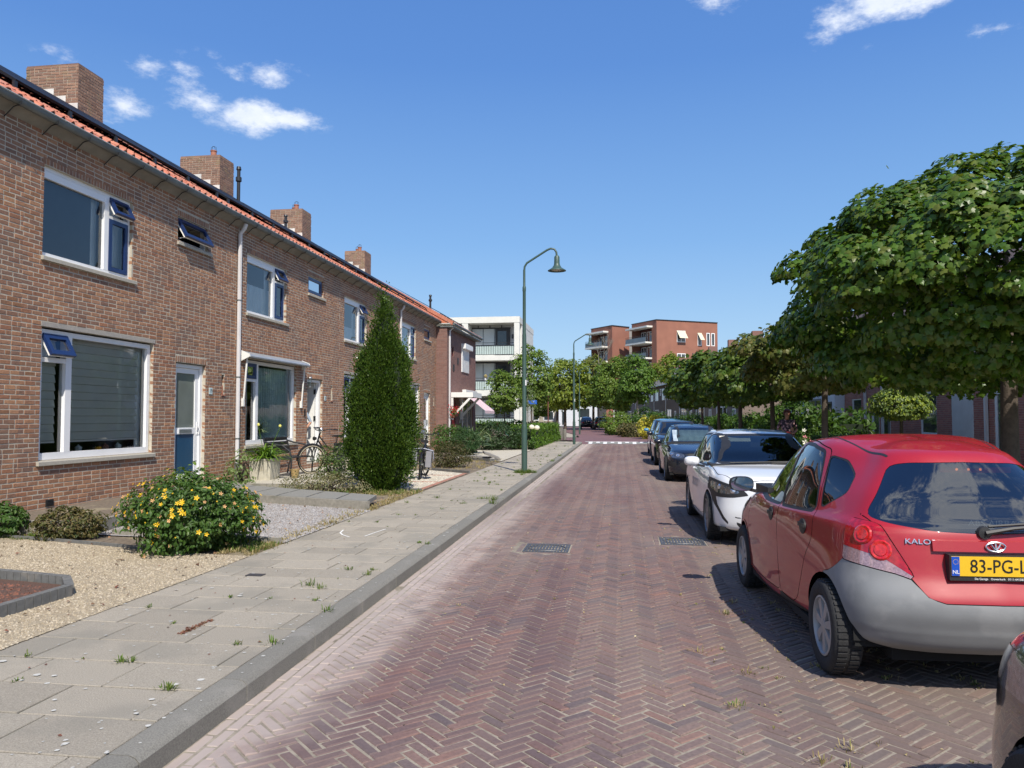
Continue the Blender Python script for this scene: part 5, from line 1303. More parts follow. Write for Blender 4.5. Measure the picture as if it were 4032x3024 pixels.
def inside(cfg, root, W, zb, yf, yr, zroof):
    """seats, dashboard, floor"""
    b = MB(); b.box(-W + .09, W - .09, yr + .1, yf, zb - .35, zb - .3); b.build('floor', m_under, root)
    for sx in (-.36, .36):
        s = MB(); s.lathe([(0, 0), (.25, 0), (.26, .08), (.2, .14), (0, .14)], (sx, cfg['fseat'], zb - .25), 16)
        s.build('seat', m_seat, root, smooth=True)
        s = MB(); y = cfg['fseat'] - .22
        s.obox((sx, y - .04, zb + .02), ((1, 0, 0), (0, .96, .28), (0, -.28, .96)), (.24, .07, .30)); s.obox((sx, y - .15, zb + .40), ((1, 0, 0), (0, .97, .2), (0, -.2, .97)), (.13, .05, .085)); s.build('seat_back', m_seat, root)
    s = MB(); y = cfg['fseat'] - .88
    s.obox((0, y, zb - .02), ((1, 0, 0), (0, .96, .28), (0, -.28, .96)), (W - .28, .07, .28))
    for sx in (-.24, .24): s.obox((sx, y - .1, zb + .32), ((1, 0, 0), (0, .97, .2), (0, -.2, .97)), (.12, .045, .07))
    s.build('rear_seat', m_seat, root)
    s = MB(); s.obox((0, yf - .12, zb - .05), ((1, 0, 0), (0, 1, 0), (0, 0, 1)), (W - .12, .24, .10)); s.build('dashboard', m_blackplas, root)
    s = MB(); n = 20; c = Vector((-.36, yf - .42, zb + .03)); s.tube([c + Vector((.18 * math.cos(2 * math.pi * i / n), -.05 * math.sin(2 * math.pi * i / n), .18 * math.sin(2 * math.pi * i / n))) for i in range(n + 1)], .014, 6, cap=False); s.build('steering_wheel', m_blackplas, root)
def make_car(name, label, cat, group, cfg):
    """local space: x right, y forward, z up"""
    root = empty(name, (0, 0, 0), 0, label, cat, group)
    sh = shell_from_rings(cfg['rings'], *cfg.get('sub', (8, 6)))
    ya, yb, rw, z0 = cfg['axf'], cfg['axr'], cfg['arch'], cfg['wr']
    # arches
    for yc in (ya, yb):
        sh.cut(lambda x, y, z, yc=yc: np.hypot(y - yc, z - z0) - rw, 'hole', lambda x, y, z: (np.abs(x) > .5))
    for yc in (ya, yb):
        sh.cut(lambda x, y, z, yc=yc: np.hypot(y - yc, z - z0) - rw - cfg.get('lip', .02), 'lip', lambda x, y, z: (np.abs(x) > .5))
    cfg['cuts'](sh)
    P = cfg['paint']
    sh.part('paint', 'body', P, root)
    for sx_ in (-1, 1):
        for sy_ in (-1, 1): sh.part('lip', 'arch_trim', cfg.get('lipmat', P), root, .004, lambda x, y, z, a=sx_, b_=sy_: x * a > 0 and y * b_ > 0)
    for lab, (nm, mat, off) in dict(glass=('side_window', cfg.get('sideglass', m_carglass), -.004), windscreen=('windscreen', m_carglass, -.003), rearglass=('rear_window', m_rearglass, -.002)).items():
        if lab == 'glass':
            sh.part(lab, nm, mat, root, off, lambda x, y, z: x < 0); sh.part(lab, nm, mat, root, off, lambda x, y, z: x > 0)
        else: sh.part(lab, nm, mat, root, off)
    sh.part('seal', 'window_seal', m_blackplas, root, -.0015)
    sh.part('seam', 'shut_line', m_under, root, -.004)
    sh.part('bumper', 'rear_bumper', m_greyplas, root, .002)
    sh.part('black', 'black_trim', m_blackplas, root, .001)
    for s_, nm in ((lambda x, y, z: x < 0, 'l'), (lambda x, y, z: x >= 0, 'r')):
        sh.part('tail', 'taillight', m_taillight, root, .006, s_); sh.part('tailclear', 'reversing_light', m_tailclear, root, .005, s_)
        sh.part('head', 'headlight', m_headlight, root, .003, s_); sh.part('headdark', 'headlight_surround', m_blackplas, root, .002, s_); sh.part('orange', 'side_indicator', m_orange, root, .006, s_)
        sh.part('drl', 'daytime_light', m_chrome, root, .004, s_)
    # wheels, wells, underside
    tw = cfg.get('tw', .175); xw = cfg['W'] - tw / 2 - .015
    for yc in (ya, yb):
        for s in (-1, 1):
            wheel(root, s * xw, yc, cfg['wr'], tw, s, cfg.get('rim', m_rim), cfg.get('spokes', 7), cfg.get('hub', .62))
            b = MB(); b.lathe([(rw - .002, cfg['W'] * .87 * s), (rw + .01, s * (cfg['W'] - .32)), (0, s * (cfg['W'] - .33))], (0, yc, z0), 32, 'x'); b.f = [f for f in b.f if np.mean([b.v[i][2] for i in f]) > cfg['rings'][0]['zm'] + .12]; b.m = [0] * len(b.f); b.build('wheel_well', m_under, root)
    b = MB(); r0 = cfg['rings'][0]
    b.box(-cfg['W'] + .34, cfg['W'] - .34, r0['yr'] + .12, r0['yf'] - .12, r0['zm'] - .02, r0['zm'] + .05); 
    b.box(-cfg['W'] + .05, cfg['W'] - .05, yb + rw, ya - rw, r0['zm'] + .0, r0['zm'] + .05)
    b.box(-cfg['W'] + .12, cfg['W'] - .12, ya + rw - .02, r0['yf'] - .1, r0['zf'] + .0, r0['zf'] + .05)
    b.box(-cfg['W'] + .12, cfg['W'] - .12, r0['yr'] + .1, yb - rw + .02, r0['zr'] + .0, r0['zr'] + .05)
    b.build('underbody', m_under, root)
    inside(cfg, root, cfg['W'], cfg['belt'], cfg['cowl'], -1.6, cfg['roofz'])
    # mirrors
    for s in (-1, 1):
        mx, my, mz = cfg['mirror']
        b = MB(); b.lathe([(0, -.045), (.082, -.045), (.09, -.035), (.091, .0), (.08, .04), (.05, .07), (0, .08)], (0, 0, 0), 28, 'y')
        sq = lambda a: math.copysign(abs(a / .092) ** .72 * .092, a)
        b.v = [(s * (mx + sq(v[0]) * 1.18), my + v[1], mz + sq(v[2]) * .74) for v in b.v]
        b.build('mirror', cfg.get('mirmat', P), root, smooth=True, angle=60)
        b = MB(); b.lathe([(0, -.0455), (.078, -.0455)], (0, 0, 0), 28, 'y'); b.v = [(s * (mx + sq(v[0]) * 1.18), my + v[1] - .002, mz + sq(v[2]) * .74) for v in b.v]
        b.build('mirror_glass', m_mirrorglass, root)
        b = MB(); b.bar((s * (mx - .05), my + .02, mz - .045), (s * (cfg['W'] - .07), my + .03, mz - .07), .05, .03); b.build('mirror_arm', m_blackplas, root)
    return root, sh
def door_handle(root, x, y, z, mat, s):
    b = MB(); b.lathe([(0, .004), (.045, .006), (.052, .002), (.05, -.012), (0, -.014)], (0, 0, 0), 16, 'x')
    b.v = [(s * (x + v[0] + .002), y + v[1] * 1.35, z + v[2] * 1.05) for v in b.v]; b.build('handle_cup', m_blackplas, root, smooth=True)
    b = MB(); b.box(s * (x + .006), s * (x + .017), y - .066, y + .066, z - .002, z + .026); b.build('door_handle', mat, root)
def grow(pts, d):
    c = Vector((0, 0)); 
    for p in pts: c += Vector(p)
    c /= len(pts); out = []
    for p in pts:
        v = Vector(p) - c; out.append(tuple(Vector(p) + v.normalized() * d))
    return out

# ---- red hatchback, seen from behind
RW = .835
red_rings = [
 dict(yf=1.90, yr=-1.66, w=.74, wf=.66, wr=.64, cf=.34, cr=.30, zf=.20, zm=.19, zr=.25),
 dict(yf=1.97, yr=-1.74, w=.815, wf=.74, wr=.725, cf=.42, cr=.32, zf=.25, zm=.235, zr=.30),
 dict(yf=2.00, yr=-1.785, w=.826, wf=.76, wr=.762, cf=.46, cr=.34, zf=.34, zm=.34, zr=.375),
 dict(yf=2.02, yr=-1.80, w=.832, wf=.765, wr=.772, cf=.48, cr=.34, zf=.42, zm=.43, zr=.415),
 dict(yf=2.02, yr=-1.83, w=.838, wf=.77, wr=.775, cf=.52, cr=.36, zf=.54, zm=.55, zr=.50),
 dict(yf=2.01, yr=-1.825, w=.840, wf=.77, wr=.77, cf=.54, cr=.36, zf=.60, zm=.62, zr=.585),
 dict(yf=1.98, yr=-1.765, w=.842, wf=.77, wr=.755, cf=.56, cr=.32, zf=.68, zm=.72, zr=.70),
 dict(yf=1.84, yr=-1.735, w=.838, wf=.75, wr=.735, cf=.56, cr=.32, zf=.79, zm=.82, zr=.84),
 dict(yf=1.40, yr=-1.71, w=.822, wf=.72, wr=.71, cf=.34, cr=.32, zf=.905, zm=.915, zr=.95),
 dict(yf=.99, yr=-1.66, w=.795, wf=.66, wr=.672, cf=.22, cr=.34, zf=.985, zm=.955, zr=1.01),
 dict(yf=.70, yr=-1.57, w=.735, wf=.625, wr=.595, cf=.22, cr=.33, zf=1.16, zm=1.12, zr=1.15),
 dict(yf=.38, yr=-1.43, w=.645, wf=.575, wr=.475, cf=.22, cr=.34, zf=1.345, zm=1.33, zr=1.31),
 dict(yf=.22, yr=-1.34, w=.575, wf=.53, wr=.415, cf=.22, cr=.34, zf=1.42, zm=1.43, zr=1.39),
 dict(yf=.08, yr=-1.22, w=.48, wf=.43, wr=.335, cf=.20, cr=.30, zf=1.455, zm=1.468, zr=1.425),
 dict(yf=-.05, yr=-1.05, w=.26, wf=.20, wr=.20, cf=.12, cr=.14, zf=1.475, zm=1.492, zr=1.458),
 dict(yf=-.15, yr=-.90, w=.001, wf=.001, wr=.001, cf=.05, cr=.05, zf=1.48, zm=1.497, zr=1.47),
]
fw = [(.93, .965), (.90, 1.005), (.62, 1.21), (.36, 1.345), (.12, 1.40), (-.02, 1.405), (-.16, 1.01), (-.20, .955), (.3, .945)]
rwn = [(-.235, .955), (-.10, 1.405), (-.40, 1.40), (-.66, 1.365), (-.90, .985)]
qw = [(-.975, 1.01), (-.755, 1.345), (-.93, 1.32), (-1.12, 1.23), (-1.19, 1.13)]
rg = [(-.1, 1.345), (.31, 1.335), (.405, 1.315), (.46, 1.24), (.595, 1.05), (.60, 1.01), (.51, .985), (.3, .955), (-.1, .94)]
ws = [(0, 1.405), (.47, 1.39), (.53, 1.37), (.62, 1.12), (.64, 1.03), (.55, 1.0), (0, .995)]
fd = [(.98, .30), (1.0, .62), (.93, .97), (.62, 1.24), (.36, 1.375), (.10, 1.435), (-.06, 1.44), (-.2, .96), (-.22, .6), (-.22, .29), (.6, .265)]
rd = [(-.23, .29), (-.22, .6), (-.205, .96), (-.06, 1.44), (-.45, 1.435), (-.73, 1.39), (-.93, 1.0), (-.97, .80), (-.86, .66), (-.80, .52), (-.66, .33), (-.55, .275)]

def red_cuts(sh):
    c_side(sh, fw, 'glass'); c_side(sh, fw, 'seal', .022)
    c_side(sh, rwn, 'glass'); c_side(sh, rwn, 'seal', .022)
    up = lambda x, y, z: (np.abs(x) > .4) & (z > .98)
    c_side(sh, qw, 'glass', where=up, r=.03); c_side(sh, qw, 'seal', .010, where=up, r=.03)
    rm = lambda x, y, z: (y < -1.3) & (z > .88)
    c_xz(sh, rg, 'rearglass', rm)
    wm = lambda x, y, z: (y > .15) & (z > .97) & (np.abs(x) < .68)
    c_xz(sh, ws, 'windscreen', wm); c_xz(sh, ws, 'seal', wm, .02)
    t = lambda x, y, z: np.maximum.reduce([y + np.interp(z, [.62, .70, .80, .99], [1.47, 1.46, 1.45, 1.41]), np.interp(z, [.66, .72, .80, .90, .99], [.43, .445, .485, .535, .575]) - np.abs(x), np.interp(np.abs(x), [.42, .52, .75], [.675, .71, .755]) - z, z - np.interp(np.abs(x), [.5, .60, .70, .8], [.955, .985, 1.0, .995])])
    tm = lambda x, y, z: (y < -1.3) & (np.abs(x) > .4)
    sh.cut(t, 'tail', tm)
    sh.cut(lambda x, y, z: z - np.interp(np.abs(x), [.44, .58, .75], [.70, .795, .84]), 'tailclear', None, ('tail',))
    sh.cut(lambda x, y, z: t(x, y, z) - .006, 'seam', tm)
    zl = lambda x, y: np.where(y < -1.57, np.interp(np.abs(x), [0, .30, .38, .45, .52, .70], [.565, .565, .59, .68, .72, .75]), np.interp(-y, [1.2, 1.30, 1.38, 1.46, 1.60], [.625, .65, .69, .755, .76]))
    bf = lambda x, y, z: np.maximum(y + 1.20, z - zl(x, y))
    sh.cut(bf, 'bumper', lambda x, y, z: y < -1.1, ('paint', 'lip'))
    sh.cut(lambda x, y, z: bf(x, y, z) - .005, 'seam', lambda x, y, z: y < -1.1)
    seam_xz(sh, [(-.1, 1.425), (.39, 1.41), (.475, 1.31), (.64, 1.03), (.60, .995), (.465, .71), (.39, .60), (.33, .52), (-.1, .52)], lambda x, y, z: (y < -1.30) & (z > .57) & ~((np.abs(x) > .42) & (z > 1.02)))
    seam_side(sh, fd); seam_side(sh, rd)
    sh.cut(lambda x, y, z: np.maximum(z - .285, np.maximum(y + .20, -.86 - y)), 'black', lambda x, y, z: np.abs(x) > .6)
    rl = lambda x, y, z: np.abs(x) - .485 + .115 * np.maximum(-.3 - y, 0) ** 1.6
    rw_ = lambda x, y, z: (z > 1.36) & (y < .10) & (y > -1.22)
    sh.cut(lambda x, y, z: rl(x, y, z) - .007, '_b', rw_); sh.cut(lambda x, y, z: rl(x, y, z) + .007, 'paint', None, ('_b',)); sh.L = ['black' if l == '_b' else l for l in sh.L]
    sh.cut(lambda x, y, z: np.hypot(y - 1.02, z - .83) - .022, 'orange', lambda x, y, z: np.abs(x) > .6)
    c_xz(sh, [(.34, .64), (.40, .80), (.74, .84), (.78, .70), (.60, .62)], 'head', lambda x, y, z: y > 1.2)
    c_xz(sh, [(-.1, .60), (.30, .60), (.27, .70), (-.1, .72)], 'black', lambda x, y, z: y > 1.2)
red_cfg = dict(rings=red_rings, axf=1.24, axr=-1.24, arch=.335, wr=.287, lip=.018, W=RW, belt=.95, cowl=.95, roofz=1.49, fseat=-.05, paint=m_red, mirror=(.905, .80, 1.015), mirmat=m_blackplas, rim=m_rim, spokes=7, tw=.175, hub=.64)
red_cfg['cuts'] = red_cuts
def bvh_of(sh):
    from mathutils.bvhtree import BVHTree
    return BVHTree.FromPolygons([Vector(v) for v in sh.V], sh.F)
def build_red():
    root, sh = make_car('parked_car', 'faded red hatchback with grey rear bumper and yellow number plate, parked nearest', 'car', 'cars parked along the right side of the street', red_cfg)
    bv = bvh_of(sh)
    for s in (-1, 1):
        for y, z in ((-.02, .845), (-.79, .855)):
            hit = bv.ray_cast(Vector((s * 2, y, z)), Vector((-s, 0, 0)))[0]
            door_handle(root, abs(hit.x), y, z, m_blackplas, s)
    # tail lamp bowls
    for s in (-1, 1):
        for (x, z, r) in ((.655, .915, .060), (.585, .835, .062)):
            h, n, _, _ = bv.ray_cast(Vector((s * x, -3, z)), Vector((0, 1, 0)))
            if h:
                b = MB(); b.lathe([(0, .012), (r * .55, .012), (r * .6, .006), (r * .85, .010), (r, .002)], (0, 0, 0), 24)
                o = b.build('lamp_bowl', M('lamp_bowl_red', (.50,.012,.012), .15, .5, 60, coat=1.0), root, smooth=True)
                o.location = h + n * .004; o.rotation_euler = n.to_track_quat('Z', 'Y').to_euler()
    # number plate with surround
    px, pz, tilt = .0, .672, R(4)
    h = bv.ray_cast(Vector((0, -3, .70)), Vector((0, 1, 0)))[0]; py = h.y - .018
    b = MB(); b.box(-.265, .265, py - .004, py + .05, .695, .838); b.build('plate_holder', m_blackplas, root)
    b = MB(); b.box(-.258, .258, py - .010, py - .004, .722, .832); pl = b.build('number_plate', m_plate, root); pl['label'] = 'yellow number plate reading 83-PG-L'
    b = MB(); b.box(-.2575, -.215, py - .0125, py - .009, .7235, .8305); b.build('plate_band', m_plateblue, root)
    rot = (R(90), 0, 0)
    text_part('plate_text', '83-PG-LV', .106, m_platew, root, (.022, py - .0115, .775), rot, .001, sx=.86)
    text_part('country_code', 'NL', .030, m_white, root, (-.236, py - .0135, .744), rot, .0006)
    st = MB()
    for k in range(12):
        a = k * math.pi / 6; c = Vector((-.236 + .0135 * math.cos(a), py - .0135, .802 + .0135 * math.sin(a))); st.add([c + Vector((.002, 0, 0)), c + Vector((0, 0, .002)), c + Vector((-.002, 0, 0)), c + Vector((0, 0, -.002))], [(0, 1, 2, 3)])
    st.build('star_ring', m_plate, root)
    text_part('dealer_text', 'De Garage   Ouwerkerk   0111-641583', .0165, m_white, root, (.0, py - .0065, .707), rot, .0004)
    hb_, nb_, _, _ = bv.ray_cast(Vector((-.385, -3, .895)), Vector((0, 1, 0)))
    ax_ = Vector((0, 0, 1)).cross(nb_).normalized(); ay_ = nb_.cross(ax_)
    text_part('model_badge', 'KALOS', .042, m_chrome, root, hb_ + nb_ * .005, Matrix((ax_, ay_, nb_)).transposed().to_euler(), .003, sx=1.25)
    # handle bar above the plate and emblem
    h = bv.ray_cast(Vector((0, -3, .87)), Vector((0, 1, 0)))[0]
    b = MB(); n = 12
    vs = []
    for i in range(n + 1):
        x = -.33 + .66 * i / n; hy = bv.ray_cast(Vector((x, -3, .87)), Vector((0, 1, 0)))[0].y
        vs += [(x, hy + .03, .915), (x, hy - .014, .908), (x, hy - .026, .850), (x, hy + .03, .838)]
    b.add(vs, [(i * 4 + k, i * 4 + k + 1, i * 4 + k + 5, i * 4 + k + 4) for i in range(n) for k in range(3)] + [(0, 1, 2, 3), (n * 4, n * 4 + 3, n * 4 + 2, n * 4 + 1)])
    b.build('hatch_grip', m_red, root)
    ey = h.y - .028
    e = MB(); N_ = 28
    e.tube([(.052 * math.cos(2 * math.pi * i / N_), ey, .882 + .026 * math.sin(2 * math.pi * i / N_)) for i in range(N_ + 1)], .005, 6, cap=False)
    for k in (-1, 0, 1): e.tube([(0, ey, .858), (k * .016, ey - .002, .88), (k * .030, ey, .904)], [.006, .005, .003], 6)
    e.build('emblem', m_chrome, root, smooth=True)
    # wiper
    h = bv.ray_cast(Vector((-.02, -3, .96)), Vector((0, 1, 0)))[0]
    b = MB(); b.lathe([(0, -.03), (.035, -.025), (.04, 0)], (-.04, h.y, .955), 14, 'y'); b.tube([(-.04, h.y - .03, .955), (.10, h.y - .045, .985), (.36, h.y - .035, 1.01)], [.016, .012, .008], 6); b.tube([(-.02, h.y - .018, .992), (.20, h.y - .02, 1.01), (.50, h.y - .0, 1.01)], .008, 5); b.build('rear_wiper', m_blackplas, root, smooth=True)
    # hatch interior shelf with printed lettering and high brake light
    b = MB(); b.box(-.12, .30, -1.36, -1.33, 1.275, 1.31); b.build('brake_light', m_taillight, root)
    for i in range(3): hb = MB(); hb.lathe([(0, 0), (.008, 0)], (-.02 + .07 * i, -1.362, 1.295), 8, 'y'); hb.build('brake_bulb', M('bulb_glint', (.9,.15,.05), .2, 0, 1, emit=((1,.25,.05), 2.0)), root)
    b = MB(); b.box(-.56, .56, -1.55, -1.05, .92, .95); b.build('parcel_shelf', m_seat, root)
    text_part('window_sticker', 'ABS AIRBAG', .045, m_white, root, (.12, -1.53, .985), (R(90), 0, 0), .0005, sx=1.3)
    # scrape on the bumper
    b = MB(); h0 = bv.ray_cast(Vector((.10, -3, .40)), Vector((0, 1, 0)))[0]; b.box(.095, .105, h0.y - .004, h0.y + .01, .34, .44); b.build('bumper_crack', m_dark, root)
    # small grey exhaust
    b = MB(); b.tube([(.45, -1.5, .23), (.45, -1.80, .22)], .028, 12); b.build('exhaust', m_zinc, root)
    # things on the dashboard: crumpled plastic bag
    return root

# ---- white hatchback facing the camera
white_rings = [
 dict(yf=1.98, yr=-1.82, w=.78, wf=.68, wr=.70, cf=.36, cr=.28, zf=.19, zm=.18, zr=.24),
 dict(yf=2.07, yr=-1.90, w=.850, wf=.78, wr=.78, cf=.44, cr=.30, zf=.24, zm=.23, zr=.30),
 dict(yf=2.115, yr=-1.95, w=.868, wf=.80, wr=.82, cf=.50, cr=.32, zf=.40, zm=.40, zr=.44),
 dict(yf=2.115, yr=-1.95, w=.872, wf=.80, wr=.83, cf=.56, cr=.32, zf=.56, zm=.56, zr=.60),
 dict(yf=2.10, yr=-1.90, w=.874, wf=.80, wr=.83, cf=.60, cr=.28, zf=.70, zm=.70, zr=.74),
 dict(yf=2.055, yr=-1.84, w=.868, wf=.785, wr=.80, cf=.62, cr=.26, zf=.81, zm=.81, zr=.86),
 dict(yf=1.96, yr=-1.80, w=.856, wf=.76, wr=.78, cf=.60, cr=.26, zf=.875, zm=.87, zr=.90),
 dict(yf=1.50, yr=-1.78, w=.84, wf=.74, wr=.76, cf=.40, cr=.26, zf=.945, zm=.91, zr=.94),
 dict(yf=1.03, yr=-1.72, w=.805, wf=.69, wr=.72, cf=.26, cr=.26, zf=.985, zm=.945, zr=1.0),
 dict(yf=.70, yr=-1.58, w=.745, wf=.645, wr=.66, cf=.26, cr=.26, zf=1.15, zm=1.10, zr=1.13),
 dict(yf=.28, yr=-1.35, w=.655, wf=.585, wr=.58, cf=.26, cr=.26, zf=1.325, zm=1.30, zr=1.28),
 dict(yf=.12, yr=-1.24, w=.600, wf=.54, wr=.53, cf=.26, cr=.26, zf=1.375, zm=1.375, zr=1.335),
 dict(yf=-.02, yr=-1.10, w=.50, wf=.44, wr=.43, cf=.22, cr=.24, zf=1.40, zm=1.41, zr=1.37),
 dict(yf=-.15, yr=-.95, w=.26, wf=.20, wr=.22, cf=.12, cr=.14, zf=1.415, zm=1.432, zr=1.40),
 dict(yf=-.22, yr=-.85, w=.001, wf=.001, wr=.001, cf=.05, cr=.05, zf=1.42, zm=1.436, zr=1.41),
]
def car_cuts(fw, rwn, qw, ws, rg, fd, rd, fascia, hood, tails):
    def f(sh):
        c_side(sh, fw, 'glass'); c_side(sh, rwn, 'glass')
        if qw: c_side(sh, qw, 'glass', r=.03)
        for p in (fw, rwn): c_side(sh, p, 'seal', .022)
        if qw: c_side(sh, qw, 'seal', .012, r=.03)
        wm = lambda x, y, z: (y > -.05) & (z > .93) & (np.abs(x) < .70)
        c_xz(sh, ws, 'windscreen', wm, r=.06); c_xz(sh, ws, 'seal', wm, .028, r=.06)
        c_xz(sh, rg, 'rearglass', lambda x, y, z: (y < -1.15) & (z > .9))
        fascia(sh)
        seam_side(sh, fd); seam_side(sh, rd)
        if hood: seam_xy(sh, hood, lambda x, y, z: (z > .62) & (y > .9))
        tails(sh)
    return f
def white_fascia(sh):
    F_ = lambda x, y, z: (y > 1.25)
    c_xz(sh, [(.52, .675), (.54, .71), (.66, .75), (.80, .79), (.81, .70), (.76, .655), (.62, .655)], 'head', F_, r=.02)
    c_xz(sh, [(.42, .650), (.50, .73), (.66, .785), (.90, .86), (.92, .68), (.83, .605), (.60, .615)], 'headdark', F_, r=.02)
    c_xz(sh, [(.775, .62), (.815, .615), (.79, .50), (.72, .34), (.66, .28), (.645, .29), (.71, .38), (.765, .51)], 'black', F_, r=.01)
    c_xz(sh, [(-.1, .61), (.38, .60), (.44, .50), (.36, .36), (-.1, .36)], 'black', F_, r=.05)
    c_xz(sh, [(-.1, .29), (.52, .30), (.60, .33), (.50, .22), (-.1, .20)], 'black', F_, r=.02)
    c_xz(sh, [(.50, .37), (.62, .40), (.60, .375), (.50, .355)], 'black', F_, r=.005)
def hatch_tails(sh):
    t = lambda x, y, z: np.maximum.reduce([y + 1.62, .45 - np.abs(x), .74 - z, z - .90])
    sh.cut(t, 'tail', lambda x, y, z: y < -1.3)
white_cfg = dict(rings=white_rings, axf=1.27, axr=-1.27, arch=.345, wr=.312, W=.872, belt=.93, cowl=.95, roofz=1.43, fseat=-.05, paint=m_carwhite, mirror=(.975, .72, 1.00), mirmat=m_carwhite, rim=m_rimdk, spokes=8, tw=.195, hub=.70,
  cuts=car_cuts([(.86, .955), (.82, 1.0), (.55, 1.17), (.25, 1.30), (.02, 1.355), (-.12, 1.36), (-.20, 1.0), (-.22, .955)], [(-.27, .96), (-.18, 1.36), (-.45, 1.35), (-.80, 1.29), (-1.02, 1.10), (-1.0, .98)], None,
    [(-.1, 1.352), (.48, 1.34), (.535, 1.315), (.635, 1.08), (.655, 1.02), (.60, 1.005), (-.1, 1.01)], [(-.1, 1.30), (.45, 1.28), (.60, 1.05), (-.1, 1.03)],
    [(.93, .32), (.95, .62), (.88, .94), (.55, 1.19), (.25, 1.33), (0, 1.385), (-.14, 1.39), (-.235, .95), (-.25, .6), (-.25, .29), (.6, .27)], [(-.26, .29), (-.245, .6), (-.24, .95), (-.14, 1.39), (-.5, 1.38), (-.85, 1.31), (-1.06, 1.05), (-1.02, .80), (-.90, .66), (-.84, .50), (-.66, .32)],
    white_fascia, [(-.1, 2.04), (.40, 1.99), (.60, 1.86), (.73, 1.55), (.745, 1.0), (.70, .99), (-.1, 1.05)], hatch_tails))
def front_plate(root, bv, z, text=None):
    y = bv.ray_cast(Vector((0, 4, z)), Vector((0, -1, 0)))[0].y
    b = MB(); b.box(-.26, .26, y - .01, y + .015, z - .056, z + .056); b.build('number_plate', m_plate, root)
def build_white():
    root, sh = make_car('parked_car', 'white hatchback facing the camera right behind the red hatchback', 'car', 'cars parked along the right side of the street', white_cfg)
    bv = bvh_of(sh)
    for s in (-1, 1):
        for y, z in ((-.08, .865), (-.86, .875)):
            hit = bv.ray_cast(Vector((s * 2, y, z)), Vector((-s, 0, 0)))[0]
            b = MB(); b.box(s * (hit.x * s + .004), s * (hit.x * s + .028), y - .085, y + .085, z - .012, z + .014); b.build('door_handle', m_carwhite, root)
    front_plate(root, bv, .47)
    # lenses in the headlights
    for s in (-1, 1):
        for x, z, r in ((.60, .70, .035), (.74, .735, .035)):
            h, n, _, _ = bv.ray_cast(Vector((s * x, 4, z)), Vector((0, -1, 0)))
            if h:
                b = MB(); b.lathe([(0, .01), (r * .7, .008), (r, .0)], (0, 0, 0), 16); o = b.build('headlight_lens', m_chrome, root, smooth=True); o.location = h + n * .004; o.rotation_euler = n.to_track_quat('Z', 'Y').to_euler()
    # lettering on the right hand front door of the car (the side facing the road)
    hit = bv.ray_cast(Vector((2, .35, .62)), Vector((-1, 0, 0)))[0]
    text_part('door_lettering', 'DR.CITOTY', .17, M('grey_vinyl', (.30,.31,.32), .6, 0, 1), root, (hit.x + .012, .15, .66), (R(86), 0, R(90)), .0005, sx=.8)
    # lion free generic emblem and grille bars
    b = MB()
    for z in (.40, .44, .52, .56): y = bv.ray_cast(Vector((0, 4, z)), Vector((0, -1, 0)))[0].y; b.box(-.36, .36, y - .004, y + .003, z - .003, z + .003)
    b.build('grille_bar', m_chrome, root)
    b = MB(); h = bv.ray_cast(Vector((0, 4, .60)), Vector((0, -1, 0)))[0]
    # sun visor and stickers behind the windscreen
    b = MB(); b.obox((.30, .18, 1.30), ((1, 0, 0), (0, .8, .6), (0, -.6, .8)), (.22, .005, .05)); b.build('sun_visor', M('cream_visor', (.6,.58,.5), .8), root)
    b = MB(); b.obox((-.5, .33, 1.24), ((1, 0, 0), (0, -.75, .66), (0, .66, .75)), (.035, .03, .001)); b.build('sticker', M('sticker_orange', (.6,.3,.12), .6), root)
    b = MB(); b.obox((-.0, .36, 1.22), ((1, 0, 0), (0, 1, 0), (0, 0, 1)), (.11, .012, .035)); b.build('rear_view_mirror', m_blackplas, root)
    b = MB(); b.tube([(.5, 1.02, .995), (.0, .98, 1.005), (-.4, .92, 1.01)], .01, 5); b.tube([(-.05, 1.03, .99), (-.5, .96, 1.0)], .01, 5); b.build('wiper', m_blackplas, root)
    return root

